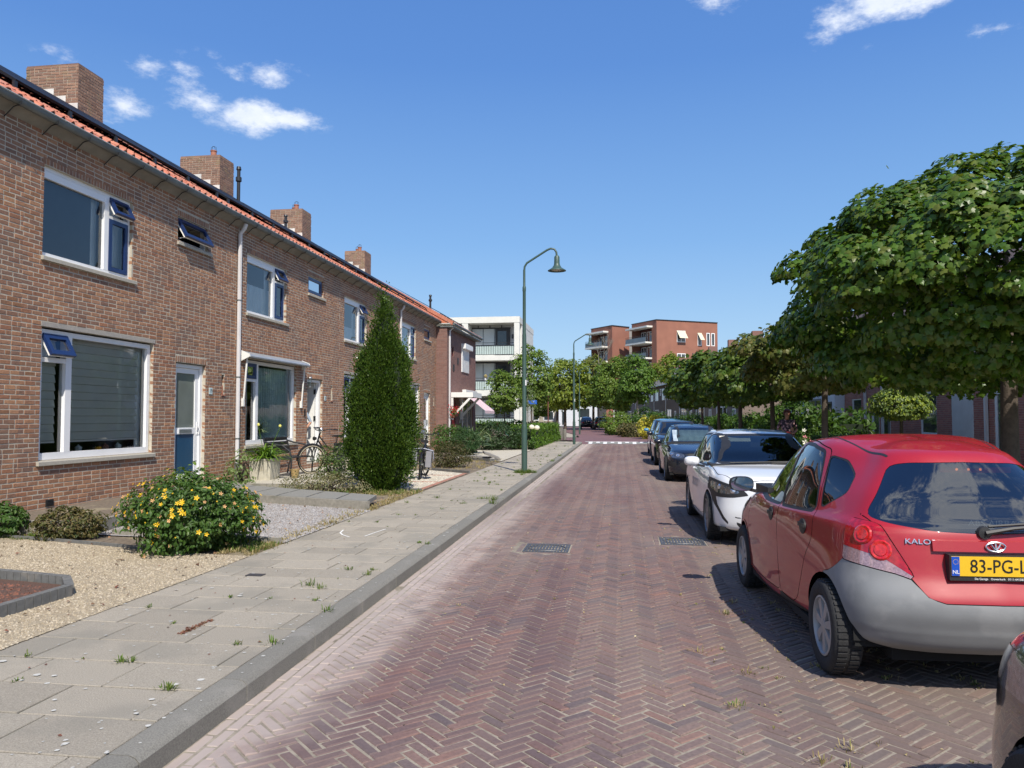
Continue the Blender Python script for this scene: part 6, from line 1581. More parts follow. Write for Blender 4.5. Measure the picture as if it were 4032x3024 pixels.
def stretch(rings, sy, sz, sw, dy=0):
    out = []
    for r in rings:
        q = dict(r)
        for k in ('yf', 'yr', 'cf', 'cr'): q[k] = r[k] * sy
        for k in ('zf', 'zm', 'zr'): q[k] = r[k] * sz
        for k in ('w', 'wf', 'wr'): q[k] = r[k] * sw
        out.append(q)
    return out
navy_rings = [
 dict(yf=1.98, yr=-2.02, w=.79, wf=.70, wr=.70, cf=.36, cr=.30, zf=.18, zm=.17, zr=.24),
 dict(yf=2.07, yr=-2.12, w=.860, wf=.79, wr=.79, cf=.44, cr=.32, zf=.23, zm=.22, zr=.30),
 dict(yf=2.12, yr=-2.18, w=.878, wf=.81, wr=.83, cf=.50, cr=.34, zf=.40, zm=.40, zr=.44),
 dict(yf=2.12, yr=-2.19, w=.882, wf=.81, wr=.84, cf=.56, cr=.34, zf=.55, zm=.56, zr=.60),
 dict(yf=2.09, yr=-2.14, w=.880, wf=.79, wr=.83, cf=.62, cr=.30, zf=.65, zm=.69, zr=.74),
 dict(yf=2.02, yr=-2.08, w=.868, wf=.765, wr=.80, cf=.68, cr=.28, zf=.735, zm=.79, zr=.86),
 dict(yf=1.86, yr=-2.03, w=.852, wf=.73, wr=.78, cf=.66, cr=.28, zf=.80, zm=.84, zr=.90),
 dict(yf=1.30, yr=-2.0, w=.838, wf=.73, wr=.76, cf=.42, cr=.28, zf=.90, zm=.885, zr=.94),
 dict(yf=.78, yr=-1.93, w=.80, wf=.70, wr=.71, cf=.26, cr=.28, zf=.955, zm=.92, zr=.98),
 dict(yf=.42, yr=-1.78, w=.73, wf=.65, wr=.64, cf=.26, cr=.28, zf=1.12, zm=1.08, zr=1.10),
 dict(yf=.0, yr=-1.52, w=.635, wf=.585, wr=.56, cf=.26, cr=.28, zf=1.305, zm=1.29, zr=1.25),
 dict(yf=-.16, yr=-1.40, w=.58, wf=.53, wr=.51, cf=.26, cr=.28, zf=1.355, zm=1.36, zr=1.31),
 dict(yf=-.30, yr=-1.24, w=.48, wf=.43, wr=.41, cf=.22, cr=.24, zf=1.385, zm=1.40, zr=1.345),
 dict(yf=-.45, yr=-1.05, w=.24, wf=.20, wr=.20, cf=.12, cr=.14, zf=1.40, zm=1.418, zr=1.38),
 dict(yf=-.5, yr=-.95, w=.001, wf=.001, wr=.001, cf=.05, cr=.05, zf=1.405, zm=1.422, zr=1.385),
]
def navy_fascia(sh):
    F_ = lambda x, y, z: (y > 1.25)
    c_xz(sh, [(.40, .625), (.42, .70), (.60, .735), (.88, .77), (.90, .66), (.80, .60), (.55, .595)], 'head', F_, r=.03)
    c_xz(sh, [(.05, .61), (.06, .70), (.30, .72), (.35, .70), (.33, .62), (.26, .59)], 'black', F_, r=.03)
    c_xz(sh, [(-.1, .50), (.50, .50), (.55, .42), (.45, .30), (-.1, .28)], 'black', F_, r=.04)
    c_xz(sh, [(.60, .50), (.80, .52), (.80, .40), (.62, .36)], 'black', F_, r=.03)
navy_cfg = dict(rings=navy_rings, axf=1.345, axr=-1.345, arch=.345, wr=.315, W=.882, belt=.91, cowl=.70, roofz=1.42, fseat=-.25, paint=m_carnavy, mirror=(.985, .50, .97), rim=m_rimdk, spokes=10, tw=.205, hub=.72,
  cuts=car_cuts([(.62, .93), (.58, .97), (.30, 1.15), (0, 1.28), (-.22, 1.34), (-.36, 1.345), (-.44, .975), (-.46, .93)], [(-.51, .935), (-.41, 1.345), (-.70, 1.335), (-1.0, 1.27), (-1.18, 1.10), (-1.16, .96)], None,
    [(-.1, 1.335), (.48, 1.32), (.535, 1.295), (.64, 1.05), (.66, .99), (.60, .975), (-.1, .98)], [(-.1, 1.27), (.45, 1.25), (.58, 1.03), (-.1, 1.01)],
    [(.80, .32), (.82, .62), (.66, .91), (.30, 1.17), (0, 1.31), (-.24, 1.37), (-.38, 1.375), (-.475, .925), (-.49, .6), (-.49, .29), (.5, .27)], [(-.50, .29), (-.485, .6), (-.48, .925), (-.38, 1.375), (-.75, 1.36), (-1.05, 1.29), (-1.24, 1.03), (-1.12, .80), (-.98, .66), (-.92, .50), (-.74, .32)],
    navy_fascia, [(-.1, 2.05), (.40, 1.99), (.60, 1.86), (.73, 1.45), (.735, .76), (.70, .74), (-.1, .80)], hatch_tails))
def build_navy():
    root, sh = make_car('parked_car', 'dark navy hatchback with a silver sunshade behind its windscreen', 'car', 'cars parked along the right side of the street', navy_cfg)
    bv = bvh_of(sh); front_plate(root, bv, .45)
    b = MB(); N_ = 14; rr = random.Random(2)
    for i in range(N_):
        x = -.58 + 1.16 * i / N_; x2 = -.58 + 1.16 * (i + 1) / N_; d = .03 * (1 if i % 2 else -1)
        y0_, y1_ = .70 - .03, .06
        b.add([(x, y0_ - .05 + d, .985), (x2, y0_ - .05 - d, .985), (x2, y1_ - .06 - d, 1.27 + .0), (x, y1_ - .06 + d, 1.27)], [(0, 1, 2, 3)])
    b.build('sunshade', M('silver_foil', (.62,.70,.72), .35, .2, 6, metal=.35), root)
    for s in (-1, 1):
        for x, z, r in ((.56, .665, .045), (.70, .69, .045)):
            h, n, _, _ = bv.ray_cast(Vector((s * x, 4, z)), Vector((0, -1, 0)))
            if h:
                b = MB(); b.lathe([(0, .01), (r * .6, .008), (r * .8, .004), (r, .008), (r * 1.05, 0)], (0, 0, 0), 18); o = b.build('headlight_ring', m_chrome, root, smooth=True); o.location = h + n * .004; o.rotation_euler = n.to_track_quat('Z', 'Y').to_euler()
        for y, z in ((-.32, .84), (-1.02, .85)):
            hit = bv.ray_cast(Vector((s * 2, y, z)), Vector((-s, 0, 0)))[0]
            b = MB(); b.box(s * (abs(hit.x) + .004), s * (abs(hit.x) + .026), y - .085, y + .085, z - .012, z + .014); b.build('door_handle', m_carnavy, root)
    return root
def simple_tails(sh): hatch_tails(sh)
def std_cfg(sy, sz, sw, paint, **kw):
    c = dict(white_cfg); c['rings'] = stretch(white_rings, sy, sz, sw); c['paint'] = paint
    P = lambda L_: [(a * sy, b * sz) for a, b in L_]
    Q = lambda L_: [(a * sw, b * sz) for a, b in L_]
    def fasc(sh):
        F_ = lambda x, y, z: (y > 1.2 * sy)
        c_xz(sh, Q([(.46, .66), (.48, .72), (.66, .80), (.86, .86), (.88, .74), (.70, .66)]), 'head', F_, r=.03)
        c_xz(sh, Q([(-.1, .68), (.36, .67), (.38, .61), (-.1, .61)]), 'black', F_, r=.02)
        c_xz(sh, Q([(-.1, .50), (.56, .50), (.62, .40), (.50, .28), (-.1, .27)]), 'black', F_, r=.04)
    c.update(axf=1.27 * sy, axr=-1.27 * sy, W=.872 * sw, belt=.93 * sz, cowl=.95 * sy, roofz=1.43 * sz, mirror=(.975 * sw, .72 * sy, 1.0 * sz), mirmat=paint, sub=(5, 4),
      cuts=car_cuts(P([(.86, .955), (.82, 1.0), (.55, 1.17), (.25, 1.30), (.02, 1.355), (-.12, 1.36), (-.20, 1.0), (-.22, .955)]), P([(-.27, .96), (-.18, 1.36), (-.45, 1.35), (-.80, 1.29), (-1.02, 1.10), (-1.0, .98)]), None,
       Q([(-.1, 1.352), (.48, 1.34), (.535, 1.315), (.635, 1.08), (.655, 1.02), (.60, 1.005), (-.1, 1.01)]), Q([(-.1, 1.31), (.45, 1.29), (.60, 1.05), (-.1, 1.03)]),
       P([(.93, .32), (.95, .62), (.88, .94), (.55, 1.19), (.25, 1.33), (0, 1.385), (-.14, 1.39), (-.235, .95), (-.25, .6), (-.25, .29), (.6, .27)]), P([(-.26, .29), (-.245, .6), (-.24, .95), (-.14, 1.39), (-.5, 1.38), (-.85, 1.31), (-1.06, 1.05), (-1.02, .80), (-.90, .66), (-.84, .50), (-.66, .32)]),
       fasc, [(-.1, 2.04 * sy), (.40, 1.99 * sy), (.60, 1.86 * sy), (.73 * sw, 1.55 * sy), (.745 * sw, 1.0 * sy), (.70 * sw, .99 * sy), (-.1, 1.05 * sy)], hatch_tails))
    c.update(kw); return c
GRP = 'cars parked along the right side of the street'
def place(root, x, y, rz=0): root.location = (x, y, 0); root.rotation_euler = (0, 0, rz)
red = build_red(); place(red, 2.02, 6.50, R(2.7))
white = build_white(); place(white, 1.085 + .872, 11.88, R(180.6))
navy = build_navy(); place(navy, 1.08 + .882, 21.50, R(180))
b4, s4 = make_car('parked_car', 'charcoal family car with black mirror between the navy and the light blue car', 'car', GRP, std_cfg(1.06, 1.06, 1.02, m_carblack))
front_plate(b4, bvh_of(s4), .48); place(b4, 1.09 + .889, 27.95, R(180))
b5, s5 = make_car('parked_car', 'light blue car at the far end of the parked row', 'car', GRP, std_cfg(.98, 1.08, .985, m_carblue))
front_plate(b5, bvh_of(s5), .48); place(b5, 1.17 + .86, 33.95, R(180))
# the car whose front corner enters the picture bottom right
c6, s6 = make_car('parked_car', 'glossy black car with only its front corner in view at the bottom right', 'car', GRP, std_cfg(1.0, 1.0, 1.0, m_carblack, sub=(8, 6)))
front_plate(c6, bvh_of(s6), .48); place(c6, 1.20 + .872, 1.24, R(0))
# far cars
def far_car(src, label, x, y, rz, paint=None, z=0, group='distant parked cars'):
    c = copy_tree(src); c['label'] = label; c['group'] = group; c.location = (x, y, .1); c.rotation_euler = (0, 0, rz)
    if paint:
        for ch in c.children:
            if ch.name.split('.')[0] in ('body', 'mirror', 'door_handle', 'arch_trim'):
                ch.data = ch.data.copy(); ch.data.materials.clear(); ch.data.materials.append(paint)
    return c
far_car(b5, 'black hatchback seen from behind, nearer of the two cars parked at the bend', -2.55, 96, R(6), m_carblack, .1)
far_car(b5, 'dark grey car parked just behind the black hatchback at the bend', -4.6, 103, R(6), m_carnavy, .1)
far_car(b5, 'dark blue car on the left beyond the wooden picket fence', -12.3, 79, R(-75), M('car_darkblue', (.02,.035,.08), .25, .05, 2, coat=1.0))
far_car(b5, 'bright blue car far away behind the young street trees', -20.5, 104, R(80), M('car_brightblue', (.02,.08,.35), .25, .05, 2, coat=1.0))
far_car(b5, 'small white car with a red rear far away near the white building', -14.5, 106, R(80), m_carwhite)
# ---------------------------------------------------------------- foliage
def fol(name, cols, rough=.45, trans=.30, **k): return M(name, cols[0], rough, .18, 9, isl=1.0, islcol=cols, trans=trans, spec=.35, **k)
m_maple = fol('maple_leaf', [(.055,.120,.012), (.080,.155,.014), (.042,.095,.012), (.105,.175,.018), (.125,.150,.025), (.065,.130,.013)], .38)
m_mapleb = fol('maple_leaf_bronze', [(.07,.115,.018), (.13,.125,.025), (.06,.10,.016), (.16,.14,.035), (.085,.135,.018)])
m_maplefar = fol('maple_leaf_far', [(.06,.12,.014), (.09,.15,.018), (.05,.10,.014), (.13,.16,.026), (.07,.13,.015)])
m_yew = fol('yew_needles', [(.040,.090,.012), (.060,.120,.014), (.12,.19,.022), (.030,.066,.012), (.050,.100,.013)], trans=.2)
m_hyp = fol('shrub_leaf', [(.05,.11,.02), (.07,.14,.022), (.04,.085,.018), (.10,.16,.035)])
m_lime = fol('yellow_green_leaf', [(.15,.21,.02), (.20,.25,.03), (.11,.17,.02), (.24,.26,.03)])
m_midgreen = fol('mid_green_leaf', [(.10,.17,.022), (.14,.22,.03), (.08,.14,.02), (.18,.23,.035)])
m_brownleaf = fol('bronze_shrub_leaf', [(.05,.07,.02), (.09,.07,.03), (.06,.08,.02), (.12,.08,.035)])
m_olive = fol('olive_leaf', [(.07,.085,.025), (.12,.11,.035), (.16,.12,.05), (.05,.08,.02)])
m_hedge = fol('hedge_leaf', [(.045,.105,.014), (.07,.14,.018), (.035,.08,.012), (.09,.15,.02)])
m_palegreen = fol('pale_leaf', [(.14,.20,.06), (.20,.26,.10), (.10,.17,.05)])
m_yellowfl = M('yellow_petal', (.85,.52,.01), .5, .1, 10, trans=.2)
m_peach = M('faded_petal', (.70,.38,.16), .6, .2, 10, trans=.2)
m_yellowbush = fol('yellow_bush_leaf', [(.55,.50,.06), (.45,.42,.04), (.65,.58,.12), (.35,.36,.04)])
m_white_fl = M('white_petal', (.80,.77,.68), .6, .1, 10, trans=.2)
m_redfl = M('red_petal', (.55,.02,.03), .5, .1, 10)
m_pinkfl = M('pink_petal', (.65,.20,.25), .5, .1, 10)
m_yucca = fol('sword_leaf', [(.09,.15,.07), (.14,.20,.09), (.20,.24,.10), (.06,.11,.05)], trans=.15)
m_strap = fol('strap_leaf', [(.10,.20,.02), (.16,.27,.03), (.07,.15,.02)], trans=.3)
m_dry = fol('dry_grass', [(.35,.27,.12), (.42,.34,.18), (.28,.22,.10), (.20,.20,.07)], trans=.2)
m_grass = fol('grass_blade', [(.08,.15,.02), (.12,.20,.03), (.18,.20,.06), (.06,.11,.02)], trans=.3)
m_bark = M('bark', (.085,.065,.05), .9, .3, 14, bump=.8, bscale=40)
m_barkpale = M('pale_bark', (.28,.25,.20), .9, .25, 14, bump=.5, bscale=40)
m_darkcore = M('dark_inner_core', (.012,.022,.008), .95, .3, 14)  # near-black green for the solid cores added inside hedges and yew
m_soilbed = m_soil
def T_maple():
    pts = [(0, -.5)]
    lob = [(-25, .34), (-58, .48), (-78, .36), (-106, .55), (-140, .36), (-180, .60)]
    out = []
    for a, r in lob: out.append((r * math.sin(R(a)), -r * math.cos(R(a))))
    mir = [(-x, y) for x, y in out[::-1][1:]]
    P = [(0, 0)] + [(0, -.30)] + out + mir
    V = [(x, y, -.18 * abs(x) - .25 * max(y, 0) ** 2) for x, y in P]
    n = len(P) - 1
    return np.array(V), np.array([(0, 1 + i, 1 + (i + 1) % n) for i in range(n)])
def T_oval(w=.5):
    V = [(0, -.5, 0), (w * .5, -.1, .08), (w * .38, .25, .05), (0, .5, -.08), (-w * .38, .25, .05), (-w * .5, -.1, .08), (0, 0, -.02)]
    return np.array(V), np.array([(6, 0, 1), (6, 1, 2), (6, 2, 3), (6, 3, 4), (6, 4, 5), (6, 5, 0)])
def T_quad(w=.8):
    return np.array([(0, -.5, 0), (w * .5, 0, .12), (0, .5, -.05), (-w * .5, 0, .12)]), np.array([(0, 1, 2), (0, 2, 3)])
def T_sprig():
    V, F = [], []
    for k in range(2):
        a = k * math.pi / 2; c, s = math.cos(a) * .24, math.sin(a) * .24; b = len(V)
        V += [(0, 0, 0), (c, s, .55), (c * .1, s * .1, 1.0), (-c, -s, .55)]; F += [(b, b + 1, b + 2), (b, b + 2, b + 3)]
    return np.array(V), np.array(F)
TM, TO, TQ, TS = T_maple(), T_oval(), T_quad(), T_sprig()
def leaves(name, P, Nn, S, tmpl, mat, parent=None, off=(0, 0, 0), droop=.6, rs=None, kind=None, zalign=False):
    rs = rs or nrs; n = len(P); V0, F0 = tmpl
    Nn = Nn / (np.linalg.norm(Nn, axis=1, keepdims=True) + 1e-9)
    y = rs.normal(size=(n, 3)); y[:, 2] -= droop * 2
    if zalign: x = np.cross(Nn, y); x /= np.linalg.norm(x, axis=1, keepdims=True) + 1e-9; Y = np.cross(Nn, x)
    else: y = y - Nn * (y * Nn).sum(1, keepdims=True); y /= np.linalg.norm(y, axis=1, keepdims=True) + 1e-9; Y = y; x = np.cross(Y, Nn)
    V = (V0[None, :, 0:1] * x[:, None] + V0[None, :, 1:2] * Y[:, None] + V0[None, :, 2:3] * Nn[:, None]) * S[:, None, None] + (P - np.array(off))[:, None]
    F = F0[None] + (np.arange(n) * len(V0))[:, None, None]
    o = link(name, fastmesh(name, V.reshape(-1, 3), F.reshape(-1, 3), mat), parent)
    if kind: o['kind'] = kind
    return o
def dirs(n, rs):
    d = rs.normal(size=(n, 3)); return d / np.linalg.norm(d, axis=1, keepdims=True)
def lump(d, k=5, seed=0):
    a = np.random.RandomState(seed).normal(size=(8, 3)) * k * .55
    return sum(np.sin((d * a[i]).sum(1) * 1.0 + i * 1.7) for i in range(8)) / 8
def crown(c, rad, n, size, seed, per=38, inner=.62, flat=.5, spread=.20, lumpk=.16, under=.75):
    rs = np.random.RandomState(seed); m = max(1, n // per); d = dirs(m, rs)
    f = rs.uniform(inner, 1.0, m) ** .6 * (1 + lumpk * lump(d, 5, seed) * 2)
    rad = np.array(rad, float); C = d * f[:, None] * rad
    C[:, 2] = np.where(C[:, 2] < 0, C[:, 2] * under, C[:, 2])
    idx = rs.randint(0, m, n); dd = d[idx]
    # every clump is a drooping dome of leaves: lit on top, hollow and dark below
    e = dirs(n, rs); e[:, 2] = np.where(e[:, 2] < -.15, -e[:, 2] * .8, e[:, 2]); e += dd * .35; e /= np.linalg.norm(e, axis=1, keepdims=True)
    lr = spread * 1.55 * rs.uniform(.7, 1.25, m)[idx][:, None]; e2 = e * np.array([1, 1, .62]) * lr
    rxy = (e[:, 0] ** 2 + e[:, 1] ** 2)[:, None]
    T = e2 * rs.uniform(.78, 1.04, (n, 1)) + np.array([0, 0, -.42]) * lr * rxy
    fill = rs.rand(n) < .14; T = np.where(fill[:, None], rs.normal(size=(n, 3)) * spread * .7, T)
    P = C[idx] * np.where(fill, .88, 1.0)[:, None] + T + np.array(c); P[:, 2] = np.maximum(P[:, 2], c[2] - rad[2] * under * rs.uniform(.8, 1.16, n))
    N_ = e * .8 + dd * .35 + np.array([0, 0, flat * .55]) + rs.normal(size=(n, 3)) * .34
    S = rs.uniform(.7, 1.2, n) * size
    return P, N_, S, C + np.array(c), rs
def tree(name, label, x, y, z0, cz, rad, n, size, tmpl, mat, seed, group=None, tr=.1, per=38, cat='tree', bark=None, lumpk=.16, spread=.2, limbs=9, under=.75, inner=.62, lean=(0, 0)):
    off = (x, y, z0); t = empty(name, off, 0, label, cat, group)
    P, N_, S, C, rs = crown((x + lean[0], y + lean[1], cz), rad, n, size, seed, per, spread=spread, lumpk=lumpk, under=under, inner=inner)
    leaves('crown', P, N_, S, tmpl, mat, t, off, rs=rs)
    b = MB(); fork = cz - rad[2] * under * .75
    b.tube([(x, y, z0 - .02), (x + rs.uniform(-.03, .03), y, z0 + (fork - z0) * .5), (x + lean[0] * .4, y + lean[1] * .4, fork), (x + lean[0], y + lean[1], cz + rad[2] * .35)], [tr * 1.25, tr, tr * .85, tr * .25], 10)
    for k in range(limbs):
        q = C[rs.randint(len(C))]; s = Vector((x + lean[0] * .5, y + lean[1] * .5, fork + (cz - fork) * rs.uniform(0, .9))); q = Vector(q); m_ = s.lerp(q, .5) + Vector((0, 0, .12 * rad[2]))
        b.tube([s, m_, q], [tr * .45, tr * .28, tr * .08], 6)
    b.build('trunk', bark or m_bark, t, off, smooth=True, angle=60)
    return t
MG = 'pruned maples along the parked cars'
tree('maple_tree', 'largest globe maple in full dark leaf, over the red hatchback', 5.42, 11.7, .1, 3.50, (2.98, 2.98, 1.52), 60000, .102, TM, m_maple, 21, MG, .115, per=270, spread=.28, lumpk=.07, inner=.80, under=.92)
tree('maple_tree', 'second maple of the row, bronze tinted, its trunk right of the walking woman', 5.4, 21.5, .1, 3.22, (2.30, 2.35, 1.0), 14000, .135, TM, m_mapleb, 22, MG, .085, per=110, spread=.25, lumpk=.12, under=.95, inner=.5)
tree('maple_tree', 'third maple of the row, its trunk left of the walking woman', 5.4, 28.8, .1, 3.22, (2.35, 2.5, 1.05), 9000, .17, TM, m_maplefar, 23, MG, .085, per=70, spread=.24, lumpk=.12, under=.95, inner=.5)
tree('maple_tree', 'fourth maple of the row from the camera, above the white car', 5.4, 36.4, .1, 3.5, (2.5, 2.6, 1.35), 8000, .19, TM, m_maplefar, 24, MG, .09, per=60, spread=.25, under=.9, inner=.5)
tree('maple_tree', 'fifth maple of the row, above the navy car', 5.4, 44.0, .1, 3.6, (2.6, 2.6, 1.5), 5500, .27, TM, m_maplefar, 25, MG, .09, per=34, spread=.27, under=.9, inner=.5)
tree('maple_tree', 'last and farthest globe maple of the row', 5.4, 53.0, .05, 3.75, (2.5, 2.5, 1.6), 5000, .3, TM, m_maplefar, 26, MG, .09, per=34, spread=.28, under=.85, inner=.5)
tree('standard_shrub', 'small round variegated tree with yellow leaf tips before the brick house', 8.15, 24.0, .1, 1.95, (.78, .78, .52), 5200, .105, TO, fol('variegated_leaf', [(.06,.12,.02), (.16,.22,.05), (.35,.42,.05), (.05,.10,.03), (.22,.27,.10)]), 31, None, .05, per=20, spread=.12, lumpk=.1, cat='small tree')
tree('green_tree', 'dark green broad tree at the right edge behind the big maple trunk', 12.6, 17.2, .1, 2.6, (1.9, 1.9, 1.3), 6000, .17, TO, m_mapleb, 33, None, .1, per=30, cat='tree')
# hedges and gardens on the right
def hedge(name, label, x0, x1, y0, y1, z0, z1, n, size, mat, seed, cat='hedge', rough=.06):
    off = ((x0 + x1) / 2, (y0 + y1) / 2, z0); h = empty(name, off, 0, label, cat); rs = np.random.RandomState(seed)
    b = MB(); e = size * .7; b.box(x0 + e, x1 - e, y0 + e, y1 - e, z0, z1 - e); b.build('dark_core', m_darkcore, h, off)  # dark solid box added inside so the hedge is not see-through
    A = [(y1 - y0) * (z1 - z0), (y1 - y0) * (z1 - z0), (x1 - x0) * (z1 - z0), (x1 - x0) * (z1 - z0), (x1 - x0) * (y1 - y0)]
    f = rs.choice(5, n, p=np.array(A) / sum(A)); u, v = rs.rand(n), rs.rand(n); P = np.zeros((n, 3)); N_ = np.zeros((n, 3))
    P[:, 0] = np.select([f == 0, f == 1], [x0, x1], x0 + u * (x1 - x0)); P[:, 1] = np.select([f == 2, f == 3, f == 4], [y0, y1, y0 + v * (y1 - y0)], y0 + u * (y1 - y0)); P[:, 2] = np.where(f == 4, z1, z0 + v * (z1 - z0))
    N_[f == 0, 0] = -1; N_[f == 1, 0] = 1; N_[f == 2, 1] = -1; N_[f == 3, 1] = 1; N_[f == 4, 2] = 1
    P += rs.normal(size=(n, 3)) * rough - N_ * rs.rand(n)[:, None] * size * .8
    P += N_ * (rough * 1.2 * (np.sin(P[:, 1] * 2.3) + np.sin(P[:, 0] * 3 + P[:, 2] * 5))[:, None])
    N_ = N_ + rs.normal(size=(n, 3)) * .6 + np.array([0, 0, .3])
    leaves('foliage', P, N_, rs.uniform(.7, 1.2, n) * size, TO, mat, h, off, rs=rs); return h
hedge('garden_hedge', 'long mixed hedge behind the maple trunks on the right', 7.0, 8.2, 26.5, 66, .1, 1.55, 9000, .24, m_hedge, 41, rough=.12)
hedge('low_hedge', 'low bright green clipped hedge behind the red car roof', 5.9, 7.0, 22.8, 25.6, .1, 1.08, 3000, .10, m_hedge, 42)
hedge('privet_hedge', 'clipped green hedge beside the pavement on the left, beyond the lamp', -5.1, -4.05, 35.2, 51.2, .1, 1.15, 11000, .12, fol('hedge_leaf_bright', [(.07,.15,.012), (.11,.20,.018), (.05,.115,.012), (.14,.22,.03)]), 43)
hedge('boundary_hedge', 'dark hedge in front of the white apartment block', -16, -6.2, 57.0, 57.9, .05, 1.25, 3000, .2, m_hedge, 44)
def bush(name, label, x, y, z, rad, n, size, mat, seed, cat='bush', tmpl=TO, per=24, core=.6, group=None, spread=.1, lumpk=.16, under=.9):
    off = (x, y, z); t = empty(name, off, 0, label, cat, group); cz = z + rad[2] * under * .98
    P, N_, S, C, rs = crown((x, y, cz), rad, n, size, seed, per, spread=spread, lumpk=lumpk, under=under, inner=.45)
    k = P[:, 2] > z + .01
    leaves('foliage', P[k], N_[k], S[k], tmpl, mat, t, off, rs=rs)
    b = MB()
    for q in C[:14]: b.tube([(x, y, z), tuple(Vector((x, y, z)).lerp(Vector(q), .6) + Vector((0, 0, .05))), tuple(q)], [.02, .012, .004], 5)
    b.build('stems', m_bark, t, off)
    return t, P[k], N_[k], rs
def flowers(t, off, P, N_, rs, n, size, mat, name, c, up=.2, lift=.03, pet=5):
    b = MB()
    for k in range(pet):
        a = 2 * math.pi * k / pet; da = .42
        b.add([(0, 0, 0), (.32 * math.cos(a - da), .32 * math.sin(a - da), .08), (.5 * math.cos(a), .5 * math.sin(a), .16), (.32 * math.cos(a + da), .32 * math.sin(a + da), .08)], [(0, 1, 2), (0, 2, 3)])
    me = fastmesh(name, b.v, b.f, mat)
    d = P - np.array(c); out = np.linalg.norm(d / np.array([1, 1, 1]), axis=1); cand = np.argsort(-out)[:len(P) // 3]; pick = rs.choice(cand, n, replace=False)
    for i in pick:
        nn = Vector(d[i]).normalized() + Vector((0.1, -.3, up)); p = Vector(P[i]) + Vector(d[i]).normalized() * lift - Vector(off)
        link(name, me, t, p, nn.to_track_quat('Z', 'Y').to_euler(), (size * rs.uniform(.8, 1.25),) * 3)
t, P, N_, rs = bush('flowering_shrub', 'rounded green shrub covered in yellow flowers between the gravel beds', -4.85, 8.25, .13, (.76, .72, .43), 10500, .056, m_hyp, 51, spread=.09, lumpk=.2)
flowers(t, (-4.85, 8.25, .13), P, N_, rs, 120, .056, m_yellowfl, 'flower', (-4.85, 8.25, .4)); flowers(t, (-4.85, 8.25, .13), P, N_, rs, 90, .045, m_peach, 'faded_flower', (-4.85, 8.25, .4)); flowers(t, (-4.85, 8.25, .13), P, N_, rs, 90, .022, m_yellowfl, 'flower_bud', (-4.85, 8.25, .4))
bush('low_shrub', 'low olive brown shrub in front of the low concrete garden wall', -6.78, 8.72, .13, (.40, .34, .19), 3600, .045, m_olive, 52, spread=.05, lumpk=.08)
bush('green_shrub', 'small dark green shrub cut by the left picture edge', -7.75, 8.70, .13, (.36, .3, .22), 1500, .06, m_hyp, 53, spread=.05)
# columnar yew
def yew(x, y, z, label):
    off = (x, y, z); t = empty('yew_tree', off, 0, label, 'conifer'); rs = np.random.RandomState(61)
    def cone(cx, cy, prof, n):
        zz = np.array([p[0] for p in prof]); rr_ = np.array([p[1] for p in prof]); w = np.interp(np.linspace(zz[0], zz[-1], 200), zz, rr_); cdf = np.cumsum(w + .04); cdf /= cdf[-1]
        h = np.interp(rs.rand(n), cdf, np.linspace(zz[0], zz[-1], 200)); a = rs.rand(n) * 2 * math.pi; r = np.interp(h, zz, rr_)
        pl_ = np.abs(np.sin(a * 4.5 + 1.3 * np.sin(h * 1.7)))
        bump = .86 + .20 * pl_ + .10 * np.sin(a * 9 - h * 5.1 + 1) * np.sin(h * 7 + a * 3) + .07 * np.sin(a * 19 + h * 13) + rs.normal(size=n) * .04
        rr2 = r * bump + .03 * np.sin(h * 23 + a * 11) - rs.rand(n) * .07
        P = np.stack([cx + rr2 * np.cos(a), cy + rr2 * np.sin(a), z + h], 1); out = np.stack([np.cos(a), np.sin(a), np.zeros(n)], 1)
        return P, out
    prof = [(.0, .34), (.25, .58), (.6, .72), (1.0, .76), (1.5, .72), (2.0, .62), (2.5, .50), (3.0, .36), (3.25, .23), (3.6, .17), (3.98, .03)]
    prof = [(h_, r_ * .80) for h_, r_ in prof]
    P1, o1 = cone(x, y, prof, 26000)
    P2, o2 = cone(x - .36, y - .18, [(.3, .26), (1.2, .30), (2.0, .22), (2.5, .12), (2.75, .02)], 5000)
    P3, o3 = cone(x + .26, y - .1, [(.3, .3), (1.4, .33), (2.2, .27), (2.9, .15), (3.25, .02)], 5000)
    B = np.vstack([P1, P2, P3]); oo = np.vstack([o1, o2, o3]); m = 430
    pick = rs.randint(0, len(B), m); Cc, oc = B[pick], oo[pick]; idx = rs.randint(0, m, 44000); sc = rs.uniform(.6, 1.3, m)[idx][:, None]
    g = rs.normal(size=(44000, 3)) * np.array([.060, .060, .145]) * sc
    P = np.vstack([Cc[idx] + g + oc[idx] * .035 + np.array([0, 0, .04]), B[:22000] - oo[:22000] * .05]); o = np.vstack([oc[idx] + g * 6 * np.array([1, 1, 0]), oo[:22000]]); n = len(P)
    k = P[:, 2] > z + .02; P, o = P[k], o[k]; n = len(P)
    N_ = o * .6 + np.array([0, 0, .9]) + rs.normal(size=(n, 3)) * .3
    leaves('foliage', P, N_, rs.uniform(.035, .065, n), TS, m_yew, t, off, rs=rs, zalign=True)
    b = MB()
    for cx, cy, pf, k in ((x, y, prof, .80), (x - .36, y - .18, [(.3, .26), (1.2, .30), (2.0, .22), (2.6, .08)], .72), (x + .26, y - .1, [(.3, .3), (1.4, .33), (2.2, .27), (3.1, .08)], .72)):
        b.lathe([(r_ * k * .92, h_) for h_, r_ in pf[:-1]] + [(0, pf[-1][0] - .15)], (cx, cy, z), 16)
    b.build('dark_core', m_darkcore, t, off, smooth=True)  # added dark cones fill the yew and block the view through it
    b = MB(); b.tube([(x, y, z - .02), (x, y, z + .5)], .09, 8); b.build('trunk', m_bark, t, off)
yew(-4.86, 15.35, .11, 'tall pointed yew conifer beside the pavement, hiding the third house window')
